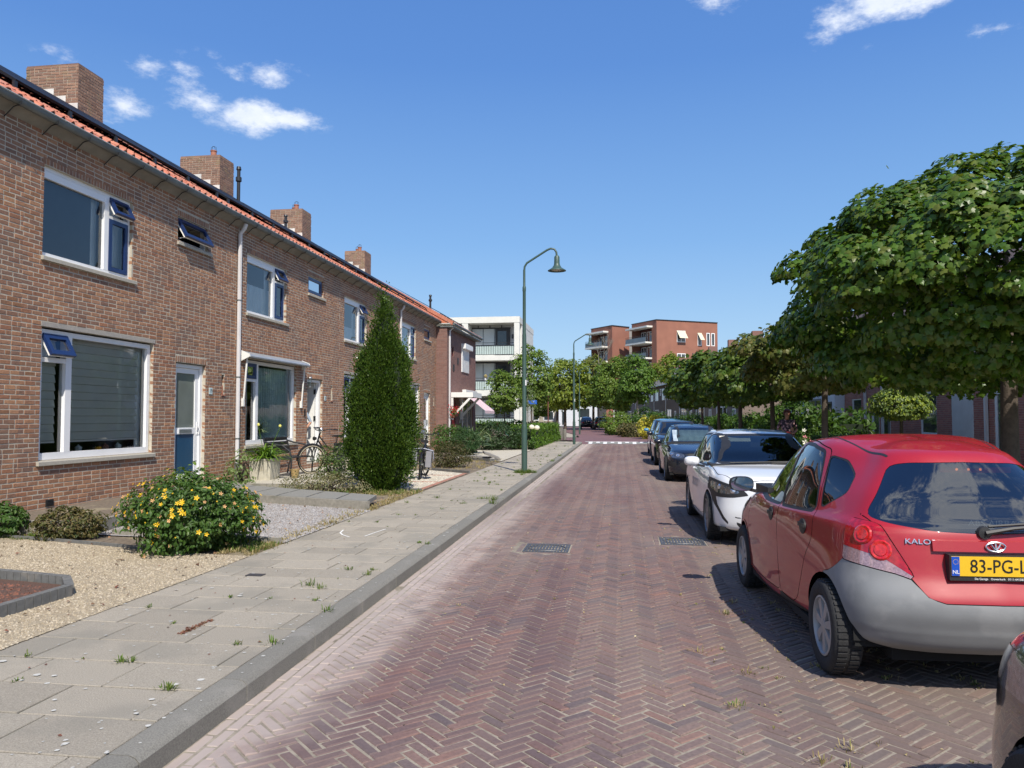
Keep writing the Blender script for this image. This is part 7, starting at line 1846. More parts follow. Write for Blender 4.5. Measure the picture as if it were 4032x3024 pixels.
# blades
def blades(name, x, y, z, n, length, width, mat, seed, parent=None, off=(0, 0, 0), spread=.1, arch=.8, segs=5, stiff=False, up=1.0):
    rs = np.random.RandomState(seed); V, F = [], []
    for i in range(n):
        a = rs.rand() * 2 * math.pi; L_ = length * rs.uniform(.6, 1.1); el = rs.uniform(.25, 1.45) if not stiff else rs.uniform(-.2, 1.4)
        px, py = x + rs.normal() * spread, y + rs.normal() * spread; d = np.array([math.cos(a), math.sin(a)]); s = np.array([-d[1], d[0]]); b0 = len(V)
        p = np.array([px, py, z]); th = el
        for k in range(segs + 1):
            w = width * (1 - (k / segs) ** 2) * .5 + .0005
            V.append((p[0] - s[0] * w, p[1] - s[1] * w, p[2])); V.append((p[0] + s[0] * w, p[1] + s[1] * w, p[2] + (.25 * w)))
            p = p + np.array([d[0] * math.cos(th), d[1] * math.cos(th), math.sin(th)]) * L_ / segs; th -= arch * (1.0 / segs) * (1.6 if not stiff else .5) * (1 + .3 * rs.rand())
        for k in range(segs): F.append((b0 + 2 * k, b0 + 2 * k + 1, b0 + 2 * k + 3, b0 + 2 * k + 2))
    V = np.array(V) - np.array(off); V[:, 2] = np.maximum(V[:, 2], z - off[2] + .003)
    return link(name, fastmesh(name, V, F, mat), parent)
# planter with agapanthus
pl = empty('planter', (-7.88, 16.3, .235), 0, 'square concrete planter with long strap leaves in front of the bench', 'planter'); of = (-7.88, 16.3, .235)
b = MB(); s = .235; s2 = .25
b.add([(-7.88 - s, 16.3 - s, .235), (-7.88 + s, 16.3 - s, .235), (-7.88 + s, 16.3 + s, .235), (-7.88 - s, 16.3 + s, .235), (-7.88 - s2, 16.3 - s2, .68), (-7.88 + s2, 16.3 - s2, .68), (-7.88 + s2, 16.3 + s2, .68), (-7.88 - s2, 16.3 + s2, .68)], [(0, 3, 2, 1), (0, 1, 5, 4), (1, 2, 6, 5), (2, 3, 7, 6), (3, 0, 4, 7)])
b.build('box', M('planter_concrete', (.46,.43,.35), .9, .15, 14, bump=.3, bscale=120, dirt=((.30,.26,.18), 4, .55, .5)), pl, of)
b = MB(); frame_boxes_ = b.box(-8.14, -7.62, 16.04, 16.07, .66, .70); b.box(-8.14, -7.62, 16.53, 16.56, .66, .70); b.box(-8.14, -8.11, 16.07, 16.53, .66, .70); b.box(-7.65, -7.62, 16.07, 16.53, .66, .70); b.build('rim', m_sill, pl, of)
b = MB(); b.add([(-8.1, 16.08, .65), (-7.66, 16.08, .65), (-7.66, 16.52, .65), (-8.1, 16.52, .65)], [(0, 1, 2, 3)]); b.build('soil', m_soil, pl, of)
ag = tag(blades('agapanthus', -7.88, 16.3, .66, 150, .78, .034, m_strap, 71, spread=.08, arch=1.15), 'clump of bright green strap leaves growing in the concrete planter', 'plant')
for k, (dx, dy, hh) in enumerate(((-.12, -.1, .75), (.25, .2, .72))):
    b = MB(); b.tube([(-7.88, 16.3, .66), (-7.88 + dx, 16.3 + dy, .66 + hh)], .006, 5); b.build('flower_stem', m_strap, ag)
    b = MB(); b.lathe([(0, 0), (.03, .02), (.035, .05), (0, .08)], (-7.88 + dx, 16.3 + dy, .66 + hh), 8); b.build('flower_head', M('pale_yellow_flower', (.65,.62,.15), .6), ag)
tag(blades('house_plant', -8.62, 17.45, 1.25, 46, .5, .03, m_yucca, 75, spread=.05, arch=1.2), 'spiky house plant standing behind the second ground floor window', 'plant')
yc = empty('yucca', (-6.07, 31.2, .12), 0, 'large sword leaved yucca behind the clipped box ball', 'plant'); blades('leaf_rosette', -6.07, 31.2, .45, 110, 1.15, .065, m_yucca, 72, yc, (-6.07, 31.2, .12), spread=.1, stiff=True, arch=1.4); blades('hanging_leaves', -5.8, 30.9, .65, 34, 1.15, .06, m_yucca, 73, yc, (-6.07, 31.2, .12), spread=.12, arch=2.6)
b = MB(); b.tube([(-6.07, 31.2, .1), (-6.07, 31.2, .6)], .1, 8); b.build('trunk', m_bark, yc, (-6.07, 31.2, .12))
bush('box_ball', 'tightly clipped round box ball in front of the yucca', -6.0, 29.6, .12, (.60, .60, .60), 6500, .05, fol('box_leaf', [(.03,.08,.02), (.045,.10,.03), (.025,.06,.015)]), 81, cat='topiary', spread=.05, lumpk=.02, per=12)
bush('bronze_shrub', 'rounded bronze green shrub left of the box ball, near the pavement', -5.0, 22.6, .12, (.58, .55, .40), 3600, .055, m_brownleaf, 82, spread=.1)
bush('green_shrub', 'dark green needle shrub right of the yucca before the stone wall', -5.6, 34.6, .12, (1.0, .9, .68), 5200, .09, fol('pine_leaf', [(.03,.065,.02), (.045,.085,.03), (.025,.05,.015)]), 83, spread=.12)
bush('mixed_shrub', 'loose grey green shrub with seed heads beside the white drainpipe', -7.3, 26.5, .12, (.62, .8, .66), 3000, .075, fol('grey_leaf', [(.10,.13,.07), (.16,.18,.11), (.07,.10,.05)]), 84, spread=.16, lumpk=.25)
bush('mixed_shrub', 'wide dark green shrub under the entrance canopy of the corner house', -7.3, 32.8, .12, (.75, 1.2, .60), 3600, .09, m_hyp, 85, spread=.16)
bush('rambling_shrub', 'loose leafy shrub half covering the first bicycle', -6.42, 16.6, .12, (.30, .34, .44), 1500, .062, fol('rambling_leaf', [(.06,.11,.025), (.10,.15,.035), (.045,.08,.02), (.13,.17,.05)]), 86, spread=.13, lumpk=.3, per=14)
bush('ground_cover_plant', 'low dry variegated ground cover between the path and the conifer', -5.9, 14.7, .12, (.85, .5, .17), 3000, .045, fol('variegated_dry', [(.10,.12,.05), (.20,.20,.10), (.28,.24,.14), (.07,.09,.03)]), 87, spread=.12, lumpk=.3)
b = [bush('seedling_bush', 'leafy hollyhock clump growing around the foot of the drainpipe', -7.95, 15.35, .2, (.22, .28, .38), 240, .09, m_palegreen, 88, spread=.12, per=8, lumpk=.3)]
bush('rose_bush', 'rose bush with a few pink flowers right of the yellow flowered shrub', -5.6, 9.4, .13, (.38, .38, .42), 900, .075, m_midgreen, 89, spread=.12, per=8, lumpk=.3)
t, P, N_, rs = bush('rose_bed', 'bank of cream white roses behind the walking woman', 6.6, 29.0, .1, (1.2, 2.6, .62), 3500, .11, m_hedge, 90, spread=.18); flowers(t, (6.6, 29.0, .1), P, N_, rs, 110, .19, m_white_fl, 'rose', (6.6, 29, .4), lift=.05); flowers(t, (6.6, 29.0, .1), P, N_, rs, 18, .17, m_pinkfl, 'pink_rose', (6.6, 29, .4), lift=.05)
bush('climbing_bush', 'tall leafy bush between the second and third maple trunk', 7.2, 33.5, .1, (1.2, 1.4, 1.35), 3200, .17, m_hedge, 91, spread=.2)
t, P, N_, rs = bush('yellow_bush', 'bright yellow rounded bush beyond the light blue car', 2.25, 54.5, .02, (1.05, 1.0, 1.0), 2400, .16, m_yellowbush, 92, spread=.15)
bush('verge_shrub', 'wide green shrub beyond the junction, left of the yellow bush', -.2, 66, .02, (1.6, 1.8, 1.05), 3200, .20, m_midgreen, 93, spread=.25, lumpk=.25)
bush('verge_shrub', 'dry low bush at the junction corner under the pale trunks', 1.2, 59.5, .02, (1.7, 1.6, .65), 2600, .18, m_olive, 94, spread=.25, lumpk=.25)
bush('verge_shrub', 'dark green shrub standing behind the yellow bush', 2.3, 66, .02, (1.6, 1.6, 1.25), 2600, .22, m_hedge, 95, spread=.25)
bush('hedge_mass', 'long bank of greenery between the yellow bush and the maples', 4.6, 58, .02, (2.2, 3.0, .95), 3600, .2, m_hedge, 96, spread=.3)
# street trees beyond the junction
G2 = 'trees beyond the junction'
def ft(label, x, y, cz, rad, n, size, mat, seed, tr=.12, bark=None, **k): return tree('street_tree', label, x, y, 0, cz, rad, n, size, TQ, mat, seed, G2, tr, per=k.pop('per', 26), bark=bark or m_bark, **k)
ft('slender young tree in fresh leaf just right of the first street lamp pole', -6.5, 56, 4.4, (1.35, 1.3, 2.5), 5200, .19, m_midgreen, 101, .06, spread=.26, lumpk=.3, per=18)
ft('dark leafed young tree half in front of the white block', -7.9, 52, 3.2, (1.15, 1.1, 1.6), 3600, .17, m_midgreen, 102, .05, spread=.22, lumpk=.3, per=18)
ft('yellow green spreading tree low behind the young trees on the left', -10.5, 76, 3.6, (2.6, 2.6, 1.5), 4200, .26, m_lime, 103, .09, spread=.35, lumpk=.3)
ft('broad yellow green tree left of the second lamp', -6.6, 92, 5.2, (3.1, 3.0, 3.4), 8000, .30, m_lime, 104, .16, spread=.42, lumpk=.26)
ft('yellow tinged tree in front of the left red tower', -3.4, 97, 5.6, (2.8, 3, 3.3), 7000, .31, fol('gold_green_leaf', [(.11,.15,.02), (.17,.19,.03), (.08,.12,.02), (.22,.18,.04)]), 105, .16, spread=.42, lumpk=.26)
ft('dense green tree below the corner of the left red tower', -.6, 88, 5.0, (2.5, 2.5, 3.3), 7000, .28, m_midgreen, 106, .14, spread=.4, lumpk=.26)
ft('taller of two slim green trees with pale trunks at the bend', 1.55, 74, 4.9, (1.55, 1.5, 2.7), 5200, .23, fol('fresh_green_leaf', [(.08,.16,.018), (.12,.21,.025), (.06,.12,.018)]), 107, .10, m_barkpale, spread=.3, lumpk=.3)
ft('slimmer pale trunked tree left of its twin at the bend', -.05, 76, 4.4, (1.0, 1.0, 2.9), 3800, .22, m_midgreen, 108, .09, m_barkpale, spread=.28, lumpk=.3)
ft('bright yellow green tree in front of the right red tower', 7.0, 106, 7.2, (3.2, 3, 2.6), 6000, .34, m_lime, 109, .18, spread=.45, lumpk=.24)
ft('dark tree at the far left behind the white block', -16, 92, 4.2, (4.5, 4, 3.4), 5000, .4, m_maplefar, 110, .2, spread=.5)
ft('far green tree closing the gap left of the lamps', -14.2, 118, 4.0, (4.5, 4, 3.2), 5000, .42, m_midgreen, 111, .2, spread=.5)
ft('bushy tree in front of the white shop', -9.2, 112, 4.8, (2.6, 3, 2.6), 3600, .36, m_lime, 112, .15, spread=.45)
# bare twigs showing above the yellow green trees
def baretree(x, y, z1, label, seed):
    rs = random.Random(seed); t = MB()
    def br(p, d, L_, r, k):
        q = p + d * L_; t.tube([p, p.lerp(q, .5) + Vector((rs.uniform(-.1, .1), 0, 0)), q], [r, r * .8, r * .55], 5)
        if k:
            for _ in range(3): br(q, (d + Vector((rs.uniform(-.7, .7), rs.uniform(-.5, .5), rs.uniform(-.1, .5)))).normalized(), L_ * rs.uniform(.6, .8), r * .55, k - 1)
    br(Vector((x, y, 0)), Vector((0, 0, 1)), z1 * .55, .09, 0); br(Vector((x, y, z1 * .55)), Vector((0.05, 0, 1)).normalized(), z1 * .22, .07, 4)
    tag(t.build('bare_tree', m_barkpale), label, 'tree')
baretree(-2.6, 93, 10.0, 'dead tree with bare grey branches above the yellow green crowns', 3)
def sapling(x, y, label, h_=2.6, seed=1):
    t = empty('sapling', (x, y, .1), 0, label, 'young tree', 'staked saplings'); of = (x, y, .1); rs = np.random.RandomState(seed)
    b = MB(); b.tube([(x, y, .05), (x, y, h_)], [.025, .012], 6)
    tips = []
    for k in range(10):
        a = rs.rand() * 6.28; z = .1 + h_ * rs.uniform(.5, .98); q = (x + .45 * math.cos(a) * (1.2 - z / h_ * .7), y + .3 * math.sin(a), z + .45); b.tube([(x, y, z), q], [.01, .004], 4); tips.append(q)
    b.build('trunk', m_barkpale, t, of)
    n = 420; P = np.array(tips)[rs.randint(0, 10, n)] + rs.normal(size=(n, 3)) * .16; leaves('crown', P, rs.normal(size=(n, 3)) + np.array([0, 0, .5]), rs.uniform(.06, .1, n), TQ, m_palegreen, t, of, rs=rs)
    for sx in (-.35, .35):
        b = MB(); b.tube([(x + sx, y, .05), (x + sx, y, 1.25)], .04, 6); b.build('stake', M('stake_wood', (.25,.15,.08), .9), t, of)
        b = MB(); b.lathe([(.05, 0), (.17, .02), (.14, .5), (.04, .85)], (x + sx * .9, y - .1, .08), 8); b.build('watering_bag', M('green_bag', (.02,.10,.08), .6, .2, 5), t, of)
    b = MB(); b.tube([(x - .35, y, 1.15), (x, y - .02, 1.05), (x + .35, y, 1.15)], .015, 5); b.build('tie', m_blackplas, t, of)
sapling(-8.1, 52.5, 'thin sapling with sparse leaves before the balconies of the white block', 3.3, 3)
sapling(-6.1, 50.5, 'thin sapling with green watering bags right of the sparse one', 3.0, 4)
sapling(-6.8, 60, 'farthest sapling with green watering bags behind the left hedge', 3.2, 5)
# weeds, tufts, litter
def scatter_blades(name, pts, nper, L_, W, mat, seed, z=.125):
    rs = np.random.RandomState(seed); V, F = [], []
    for (x, y, s) in pts:
        for _ in range(int(nper * s)):
            a = rs.rand() * 6.28; r = abs(rs.normal()) * .035 * s; px, py = x + r * math.cos(a), y + r * math.sin(a); l = L_ * s * rs.uniform(.4, 1.1); t = rs.uniform(.1, 1.0); dx, dy = math.cos(a) * l * t, math.sin(a) * l * t; zz = l * (1.1 - t * .8); b0 = len(V); sx, sy = -math.sin(a) * W, math.cos(a) * W
            V += [(px - sx, py - sy, z), (px + sx, py + sy, z), (px + dx * .5 + sx, py + dy * .5 + sy, z + zz * .7), (px + dx * .5 - sx, py + dy * .5 - sy, z + zz * .7), (px + dx, py + dy, z + zz)]
            F += [(b0, b0 + 1, b0 + 2), (b0, b0 + 2, b0 + 3), (b0 + 3, b0 + 2, b0 + 4)]
    o = link(name, fastmesh(name, V, F, mat)); o['kind'] = 'stuff'; return o
rr = random.Random(12)
jt = []
for i in range(130):
    row_ = rr.randrange(4, 95); y = 1.5 + row_ * .415; jt.append((rr.uniform(-3.9, -2.35), y + rr.uniform(-.01, .01), rr.uniform(.25, 1.0) * (1 if rr.random() < .8 else 1.6)))
for (x, y, s) in ((-2.25, 5.75, 1.0), (-2.38, 7.1, .9), (-2.2, 13.2, 1.9), (-2.28, 13.8, 2.0), (-2.26, 8.9, .9), (-2.3, 4.9, 1.0), (-2.75, 6.6, 1.3), (-2.3, 26, 2), (-2.35, 29.5, 2)): jt.append((x, y, s))
for i in range(26): a = i * .25; jt.append((-2.58 + .17 * math.cos(a) * rr.uniform(.5, 1.6), 20.6 + .2 * math.sin(a), rr.uniform(1.2, 2.6)))
tag(scatter_blades('pavement_weeds', jt, 26, .055, .0035, m_grass, 5), 'small weeds and grass tufts growing in the pavement joints', 'weeds')
eg = [(-3.98 - abs(rr.gauss(0, .12)), rr.uniform(7.9, 15.3), rr.uniform(.8, 1.8)) for _ in range(260)] + [(rr.uniform(-4.9, -4.0), rr.uniform(7.95, 8.75), rr.uniform(.8, 1.6)) for _ in range(70)] + [(rr.uniform(-8, -4.1), 14.2 + rr.uniform(-.2, .9), rr.uniform(.8, 2.0)) for _ in range(240)] + [(rr.uniform(-8.3, -6.7), rr.uniform(8.9, 13), rr.uniform(.5, 1.4)) for _ in range(120)] + [(rr.uniform(-6.4, -4.0), rr.uniform(21.4, 27), rr.uniform(.8, 2.4)) for _ in range(200)]
tag(scatter_blades('dry_grass_tufts', eg, 9, .045, .004, m_dry, 6, .12), 'dry straw coloured grass along the garden edges', 'grass')
eg = [(rr.uniform(-4.9, -4.0), rr.uniform(8.1, 8.7), rr.uniform(.8, 1.6)) for _ in range(120)] + [(rr.uniform(-8, -6.8), rr.uniform(8.5, 8.9), rr.uniform(.6, 1.6)) for _ in range(110)] + [(rr.uniform(-7.5, -4.6), 14.9 + rr.uniform(-.3, .3), rr.uniform(.8, 2.2)) for _ in range(110)] + [(rr.uniform(-5.6, -4.0), rr.uniform(14.3, 15.3), rr.uniform(.8, 2.0)) for _ in range(90)]
tag(scatter_blades('green_grass_tufts', eg, 12, .05, .004, m_grass, 7, .12), 'fresh green grass patches beside the shrub and along the path', 'grass')
rdw = [(rr.uniform(.5, 2.6) if rr.random() < .7 else rr.uniform(-1.4, 2.6), rr.uniform(3.2, 12), rr.uniform(.25, .75)) for _ in range(150)] + [(x, y, 1.3) for x, y in ((1.02, 3.75), (.93, 3.85), (1.15, 3.62), (.62, 4.5), (.78, 5.1), (.52, 5.5), (.85, 6.6), (.95, 7.0), (1.1, 4.0))] + [(rr.uniform(1.2, 2.8), rr.uniform(4.8, 8.6), rr.uniform(.5, 1.1)) for _ in range(80)]
tag(scatter_blades('road_weeds', rdw, 16, .034, .003, m_dry, 8, .0), 'dry weeds growing between the paving bricks around the cars', 'weeds')
tag(scatter_blades('road_green_weeds', rdw[::3], 12, .032, .003, m_grass, 9, .0), 'green weeds between the paving bricks around the cars', 'weeds')
def litter(name, n, f, size, mat, seed, zf, label, cat):
    rs = np.random.RandomState(seed); P = np.array([f(rs) for _ in range(n)]); P = np.c_[P, np.full(n, zf)]
    N_ = np.c_[rs.normal(size=(n, 2)) * .25, np.ones(n)]; o = leaves(name, P, N_, rs.uniform(.4, 1.2, n) * size, TQ, mat, rs=rs, kind='stuff'); return tag(o, label, cat)
m_deadleaf = fol('dead_leaf', [(.14,.05,.035), (.20,.08,.05), (.09,.05,.03), (.26,.15,.08)], trans=.1)
litter('fallen_leaves', 230, lambda r: (r.uniform(-7.5, -4.0), r.uniform(3.5, 8.4)), .045, m_deadleaf, 3, .142, 'dark fallen leaves on the straw coloured gravel', 'fallen leaves')
litter('fallen_leaves', 420, lambda r: (r.uniform(-8.2, -4.0), r.uniform(8.6, 14.5)), .04, fol('dry_leaf', [(.35,.18,.09), (.42,.26,.14), (.25,.12,.07)], trans=.1), 4, .15, 'dry leaves on the grey gravel and soil', 'fallen leaves')
litter('leaf_bits', 150, lambda r: (r.uniform(-3.9, -2.3), r.uniform(3, 20)), .022, m_deadleaf, 5, .1255, 'small brown leaf bits lying on the pavement', 'leaf litter')
litter('leaf_crumbs', 420, lambda r: (r.uniform(-1.8, 2.9), r.uniform(3, 16)), .022, fol('straw_bits', [(.45,.38,.22), (.35,.26,.14), (.5,.45,.3)], trans=.1), 6, .004, 'pale leaf crumbs on the brick road', 'leaf litter')
# red line of moss litter in a joint
P = []; rs = np.random.RandomState(2)
for i in range(160): t = rs.rand(); P.append((-3.02 + rs.normal() * .012 + t * .02, 5.0 + t * .38, .126))
tag(leaves('moss_litter', np.array(P), np.c_[rs.normal(size=(160, 2)) * .4, np.ones(160)], rs.uniform(.012, .03, 160), TQ, m_deadleaf, rs=rs, kind='stuff'), 'line of red brown litter in a pavement joint', 'leaf litter')
# lichen spots on slabs and kerb
V, F = [], []; rs = np.random.RandomState(8)
for i in range(760):
    y = 2.6 + 17 * rs.rand() ** 1.5; x = rs.uniform(-3.95, KX(y) - .02) if rs.rand() < .75 else rs.uniform(-2.75, -2.16); r = abs(rs.normal()) * .006 + .004; b0 = len(V); m_ = 8
    if x > KX(y) - .055: continue
    V.append((x, y, .1262)); V += [(x + r * math.cos(6.283 * k / m_) * rs.uniform(.8, 1.2), y + r * math.sin(6.283 * k / m_) * rs.uniform(.8, 1.2), .1262) for k in range(m_)]; F += [(b0, b0 + 1 + k, b0 + 1 + (k + 1) % m_) for k in range(m_)]
o = link('lichen_spots', fastmesh('lichen_spots', V, F, M('lichen', (.50,.49,.45), .9, .1, 20))); o['kind'] = 'stuff'; tag(o, 'pale lichen spots on the pavement slabs and kerb', 'lichen spots')
# loose stones of the gravel beds
def stones(name, n, poly, size, mat, seed, z, label):
    rs = np.random.RandomState(seed); f = sdpoly(poly); x0, y0 = np.min(poly, 0); x1, y1 = np.max(poly, 0)
    X = rs.uniform(x0, x1, n * 2); Y = rs.uniform(y0, y1, n * 2); k = f(X, Y) < -.01; X, Y = X[k][:n], Y[k][:n]; n = len(X)
    V0 = np.array([(1, 0, 0), (0, 1, 0), (-1, 0, 0), (0, -1, 0), (0, 0, .8)], float) * .5; F0 = np.array([(0, 1, 4), (1, 2, 4), (2, 3, 4), (3, 0, 4)])
    a = rs.rand(n) * 6.28; c, s = np.cos(a), np.sin(a); S = rs.uniform(.5, 1.2, n) * size; St = rs.uniform(.5, 1, n)
    V = np.zeros((n, 5, 3)); V[:, :, 0] = (V0[:, 0] * c[:, None] - V0[:, 1] * s[:, None] * St[:, None]) * S[:, None] + X[:, None]; V[:, :, 1] = (V0[:, 0] * s[:, None] + V0[:, 1] * c[:, None] * St[:, None]) * S[:, None] + Y[:, None]; V[:, :, 2] = V0[:, 2] * S[:, None] + z
    V[:, 4, :2] += rs.normal(size=(n, 2)) * S[:, None] * .2
    F = F0[None] + (np.arange(n) * 5)[:, None, None]; o = link(name, fastmesh(name, V.reshape(-1, 3), F.reshape(-1, 3), mat)); o['kind'] = 'stuff'; tag(o, label, 'gravel')
stones('straw_gravel_stones', 42000, [(-7.6, 3.0), (-3.94, 3.0), (-3.94, 7.85), (-4.9, 7.95), (-6.0, 8.25), (-7.2, 8.5)], .022, M('straw_stone', (.46,.38,.27), .9, .1, 9, isl=1.0, islcol=[(.40,.33,.235), (.31,.26,.18), (.50,.43,.33), (.22,.18,.13), (.37,.30,.205)]), 1, .128, 'loose straw coloured chips of the gravel bed')
stones('grey_gravel_stones', 26000, [(-6.8, 9.05), (-3.94, 8.78), (-3.94, 11.9), (-6.8, 12.9)], .030, M('grey_stone', (.33,.32,.33), .9, .1, 9, isl=1.0, islcol=[(.28,.27,.27), (.18,.17,.165), (.40,.39,.39), (.24,.20,.17), (.33,.32,.32)]), 2, .132, 'loose grey chips of the gravel bed')
stones('white_gravel_stones', 12000, [(-8.2, 15.9), (-4.14, 15.5), (-4.14, 19.9), (-5.2, 20.9), (-8.2, 20.9)], .032, M('white_stone', (.62,.58,.5), .9, .1, 9, isl=1.0, islcol=[(.52,.47,.39), (.38,.34,.27), (.62,.58,.50)]), 3, .134, 'pale chips of the white gravel behind the conifer')
stones('lava_stones', 2600, [(-7.0, 3.6), (-4.75, 3.6), (-4.75, 5.85), (-4.95, 6.1), (-6.1, 6.35)], .035, M('lava_stone', (.22,.09,.06), .95, .1, 9, isl=1.0, islcol=[(.28,.10,.06), (.10,.06,.05), (.20,.08,.05), (.07,.05,.045)]), 4, .15, 'reddish lava grit in the edged bed')
# ---------------------------------------------------------------- street furniture
m_lampgreen = M('lamp_green', (.045,.085,.07), .45, .1, 3)
def lamp(x, y, label, z=.12, s=1.0):
    of = (x, y, z); t = empty('street_lamp', of, 0, label, 'street lamp', 'dark green street lamps')
    b = MB(); b.lathe([(.078, -.02), (.078, 1.20), (.070, 1.27), (.058, 1.32), (.055, 3.7), (.045, 3.78), (.042, 4.9), (.048, 4.92), (.048, 5.02), (.034, 5.06), (.032, 5.50)], (x, y, z), 16); b.build('pole', m_lampgreen, t, of, smooth=True)
    b = MB(); b.box(x + .035, x + .062, y - .06, y + .0, z + 2.35, z + 2.5); b.build('number_tag', m_white, t, of)
    pts = [(x, y, z + 5.45), (x + .01, y, z + 5.58), (x + .07, y, z + 5.68), (x + .62, y, z + 6.02), (x + .72, y, z + 6.06), (x + .82, y, z + 6.04), (x + .875, y, z + 5.96), (x + .89, y, z + 5.84)]
    b = MB(); b.tube(pts, .028, 10); b.build('arm', m_lampgreen, t, of, smooth=True)
    b = MB(); b.lathe([(.0, 5.86), (.05, 5.86), (.072, 5.82), (.075, 5.66), (.085, 5.60), (.13, 5.53), (.20, 5.485), (.245, 5.46), (.25, 5.445), (.235, 5.455), (.12, 5.52)], (x + .89, y, z), 28); b.build('lamp_shade', m_lampgreen, t, of, smooth=True, angle=60)
    b = MB(); b.lathe([(.0, 5.44), (.10, 5.45), (.15, 5.475), (.16, 5.49)], (x + .89, y, z), 20); b.build('diffuser', M('lamp_diffuser', (.35,.30,.24), .3), t, of, smooth=True)
lamp(-2.58, 20.6, 'nearest dark green street lamp with a bell shaped shade, on the left pavement')
lamp(-2.55, 42.3, 'second dark green street lamp, just before the speed table')
lamp(-3.62, 68.2, 'third street lamp, beyond the junction', .03)
lamp(-6.9, 94.5, 'farthest and faintest street lamp at the bend', .03)
def bollard(x, y, r, h_, label, sq=False):
    b = MB()
    if sq: b.box(x - r, x + r, y - r, y + r, .05, h_); b.box(x - r * .9, x + r * .9, y - r * .9, y + r * .9, h_, h_ + .05)
    else: b.lathe([(r, 0), (r, h_ - .04), (r * .8, h_), (0, h_)], (x, y, .1), 16)
    tag(b.build('bollard', M('bollard_concrete', (.16,.15,.13), .9, .2, 9), smooth=not sq), label, 'bollard', 'bollards at the side street')
bollard(-3.7, 51.0, .12, .72, 'round dark concrete bollard at the side street'); bollard(-4.25, 55.0, .14, .85, 'square grey concrete bollard behind the round one', True)
# street name sign
t = empty('street_sign', (-6.1, 52.6, .1), 0, 'small blue street name sign on a post behind the first lamp', 'street sign'); of = (-6.1, 52.6, .1)
b = MB(); b.tube([(-6.35, 52.6, .1), (-6.35, 52.6, 2.85)], .03, 8); b.build('post', m_lampgreen, t, of); b = MB(); b.box(-6.30, -5.72, 52.58, 52.61, 2.5, 2.78); b.build('sign_board', M('sign_blue', (.02,.12,.55), .4), t, of)
text_part('sign_text', 'hof', .15, m_white, t, (.1, -.03, 2.56), (R(90), 0, 0), .001)
# picket fence and brown post beyond the hedge
t = empty('picket_fence', (-6.2, 60, .05), 0, 'short wooden picket fence beside the dark blue car', 'fence')
for i in range(9): b = MB(); b.box(-6.9 + i * .16, -6.8 + i * .16, 60, 60.03, .05, 1.25); b.build('picket', M('picket_wood', (.35,.20,.08) if i > 1 else (.05,.05,.05), .8), t, (-6.2, 60, .05))
b = MB(); b.tube([(-5.45, 58, .1), (-5.45, 58, 3.2)], .045, 8); b.box(-5.55, -5.4, 57.9, 58, 3.0, 3.3); tag(b.build('brown_post', M('rust_post', (.14,.05,.04), .8)), 'rust brown post with a small sign at the side street', 'post')
# drains
def drain(x0, x1, y0, y1, label):
    c = ((x0 + x1) / 2, (y0 + y1) / 2, 0); t = empty('drain_grate', c, 0, label, 'drain grate', 'cast iron drain grates in the road'); m_i = M('cast_iron', (.12,.12,.125), .55, .3, 20, metal=.5)
    b = MB(); b.box(x0, x1, y0, y1, -.06, -.045); b.build('pit', m_under, t, c)
    b = MB(); w = .025; b.box(x0, x1, y0, y0 + w, -.045, .003); b.box(x0, x1, y1 - w, y1, -.045, .003); b.box(x0, x0 + w, y0 + w, y1 - w, -.045, .003); b.box(x1 - w, x1, y0 + w, y1 - w, -.045, .003); b.build('frame', m_i, t, c)
    n = 13
    for i in range(n):
        x = x0 + w + (x1 - x0 - 2 * w) * (i + .5) / n; b = MB(); b.box(x - .011, x + .011, y0 + w, y1 - w, -.03, .001); b.build('bar', m_i, t, c)
    for f in (.33, .66): b = MB(); y = y0 + (y1 - y0) * f; b.box(x0 + w, x1 - w, y - .012, y + .012, -.032, -.0005); b.build('cross_bar', m_i, t, c)
    b = MB(); N_ = 24; a_, b_ = (x1 - x0) * .42, (y1 - y0) * .36; b.tube([(c[0] + a_ * math.cos(6.283 * i / N_), c[1] + b_ * math.sin(6.283 * i / N_), .0) for i in range(N_ + 1)], .008, 5, cap=False); b.build('oval_rib', m_i, t, c)
drain(*DRAINS[0], 'cast iron drain grate in the middle of the brick road')
drain(*DRAINS[1], 'cast iron drain grate partly in the white car shadow')
# chalk marks
cm = empty('chalk_marks', (-3.4, 9.5, .127), 0, 'two short white chalk strokes on the pavement', 'chalk marks')
m_ch = M('chalk', (.75,.74,.70), .9)
def ribbon(pts, w, z):
    b = MB(); pts = [Vector((x, y, z)) for x, y in pts]; L_ = []
    for i, p in enumerate(pts): d = (pts[min(i + 1, len(pts) - 1)] - pts[max(i - 1, 0)]).normalized(); s = Vector((-d.y, d.x, 0)) * w; L_ += [p - s, p + s]
    b.add(L_, [(2 * i, 2 * i + 1, 2 * i + 3, 2 * i + 2) for i in range(len(pts) - 1)]); return b
ribbon([(-3.65, 9.85), (-3.60, 9.60), (-3.5, 9.42), (-3.36, 9.28)], .010, .1268).build('stroke', m_ch, cm, (-3.4, 9.5, .127)); ribbon([(-3.19, 9.36), (-3.17, 9.6), (-3.12, 10.0)], .010, .1268).build('stroke', m_ch, cm, (-3.4, 9.5, .127))
b = MB(); b.box(-3.52, -3.36, 6.9, 7.0, .12, .1275); tag(b.build('valve_cover', M('cover_iron', (.05,.045,.045), .7)), 'small dark iron cover set in the pavement', 'valve cover')
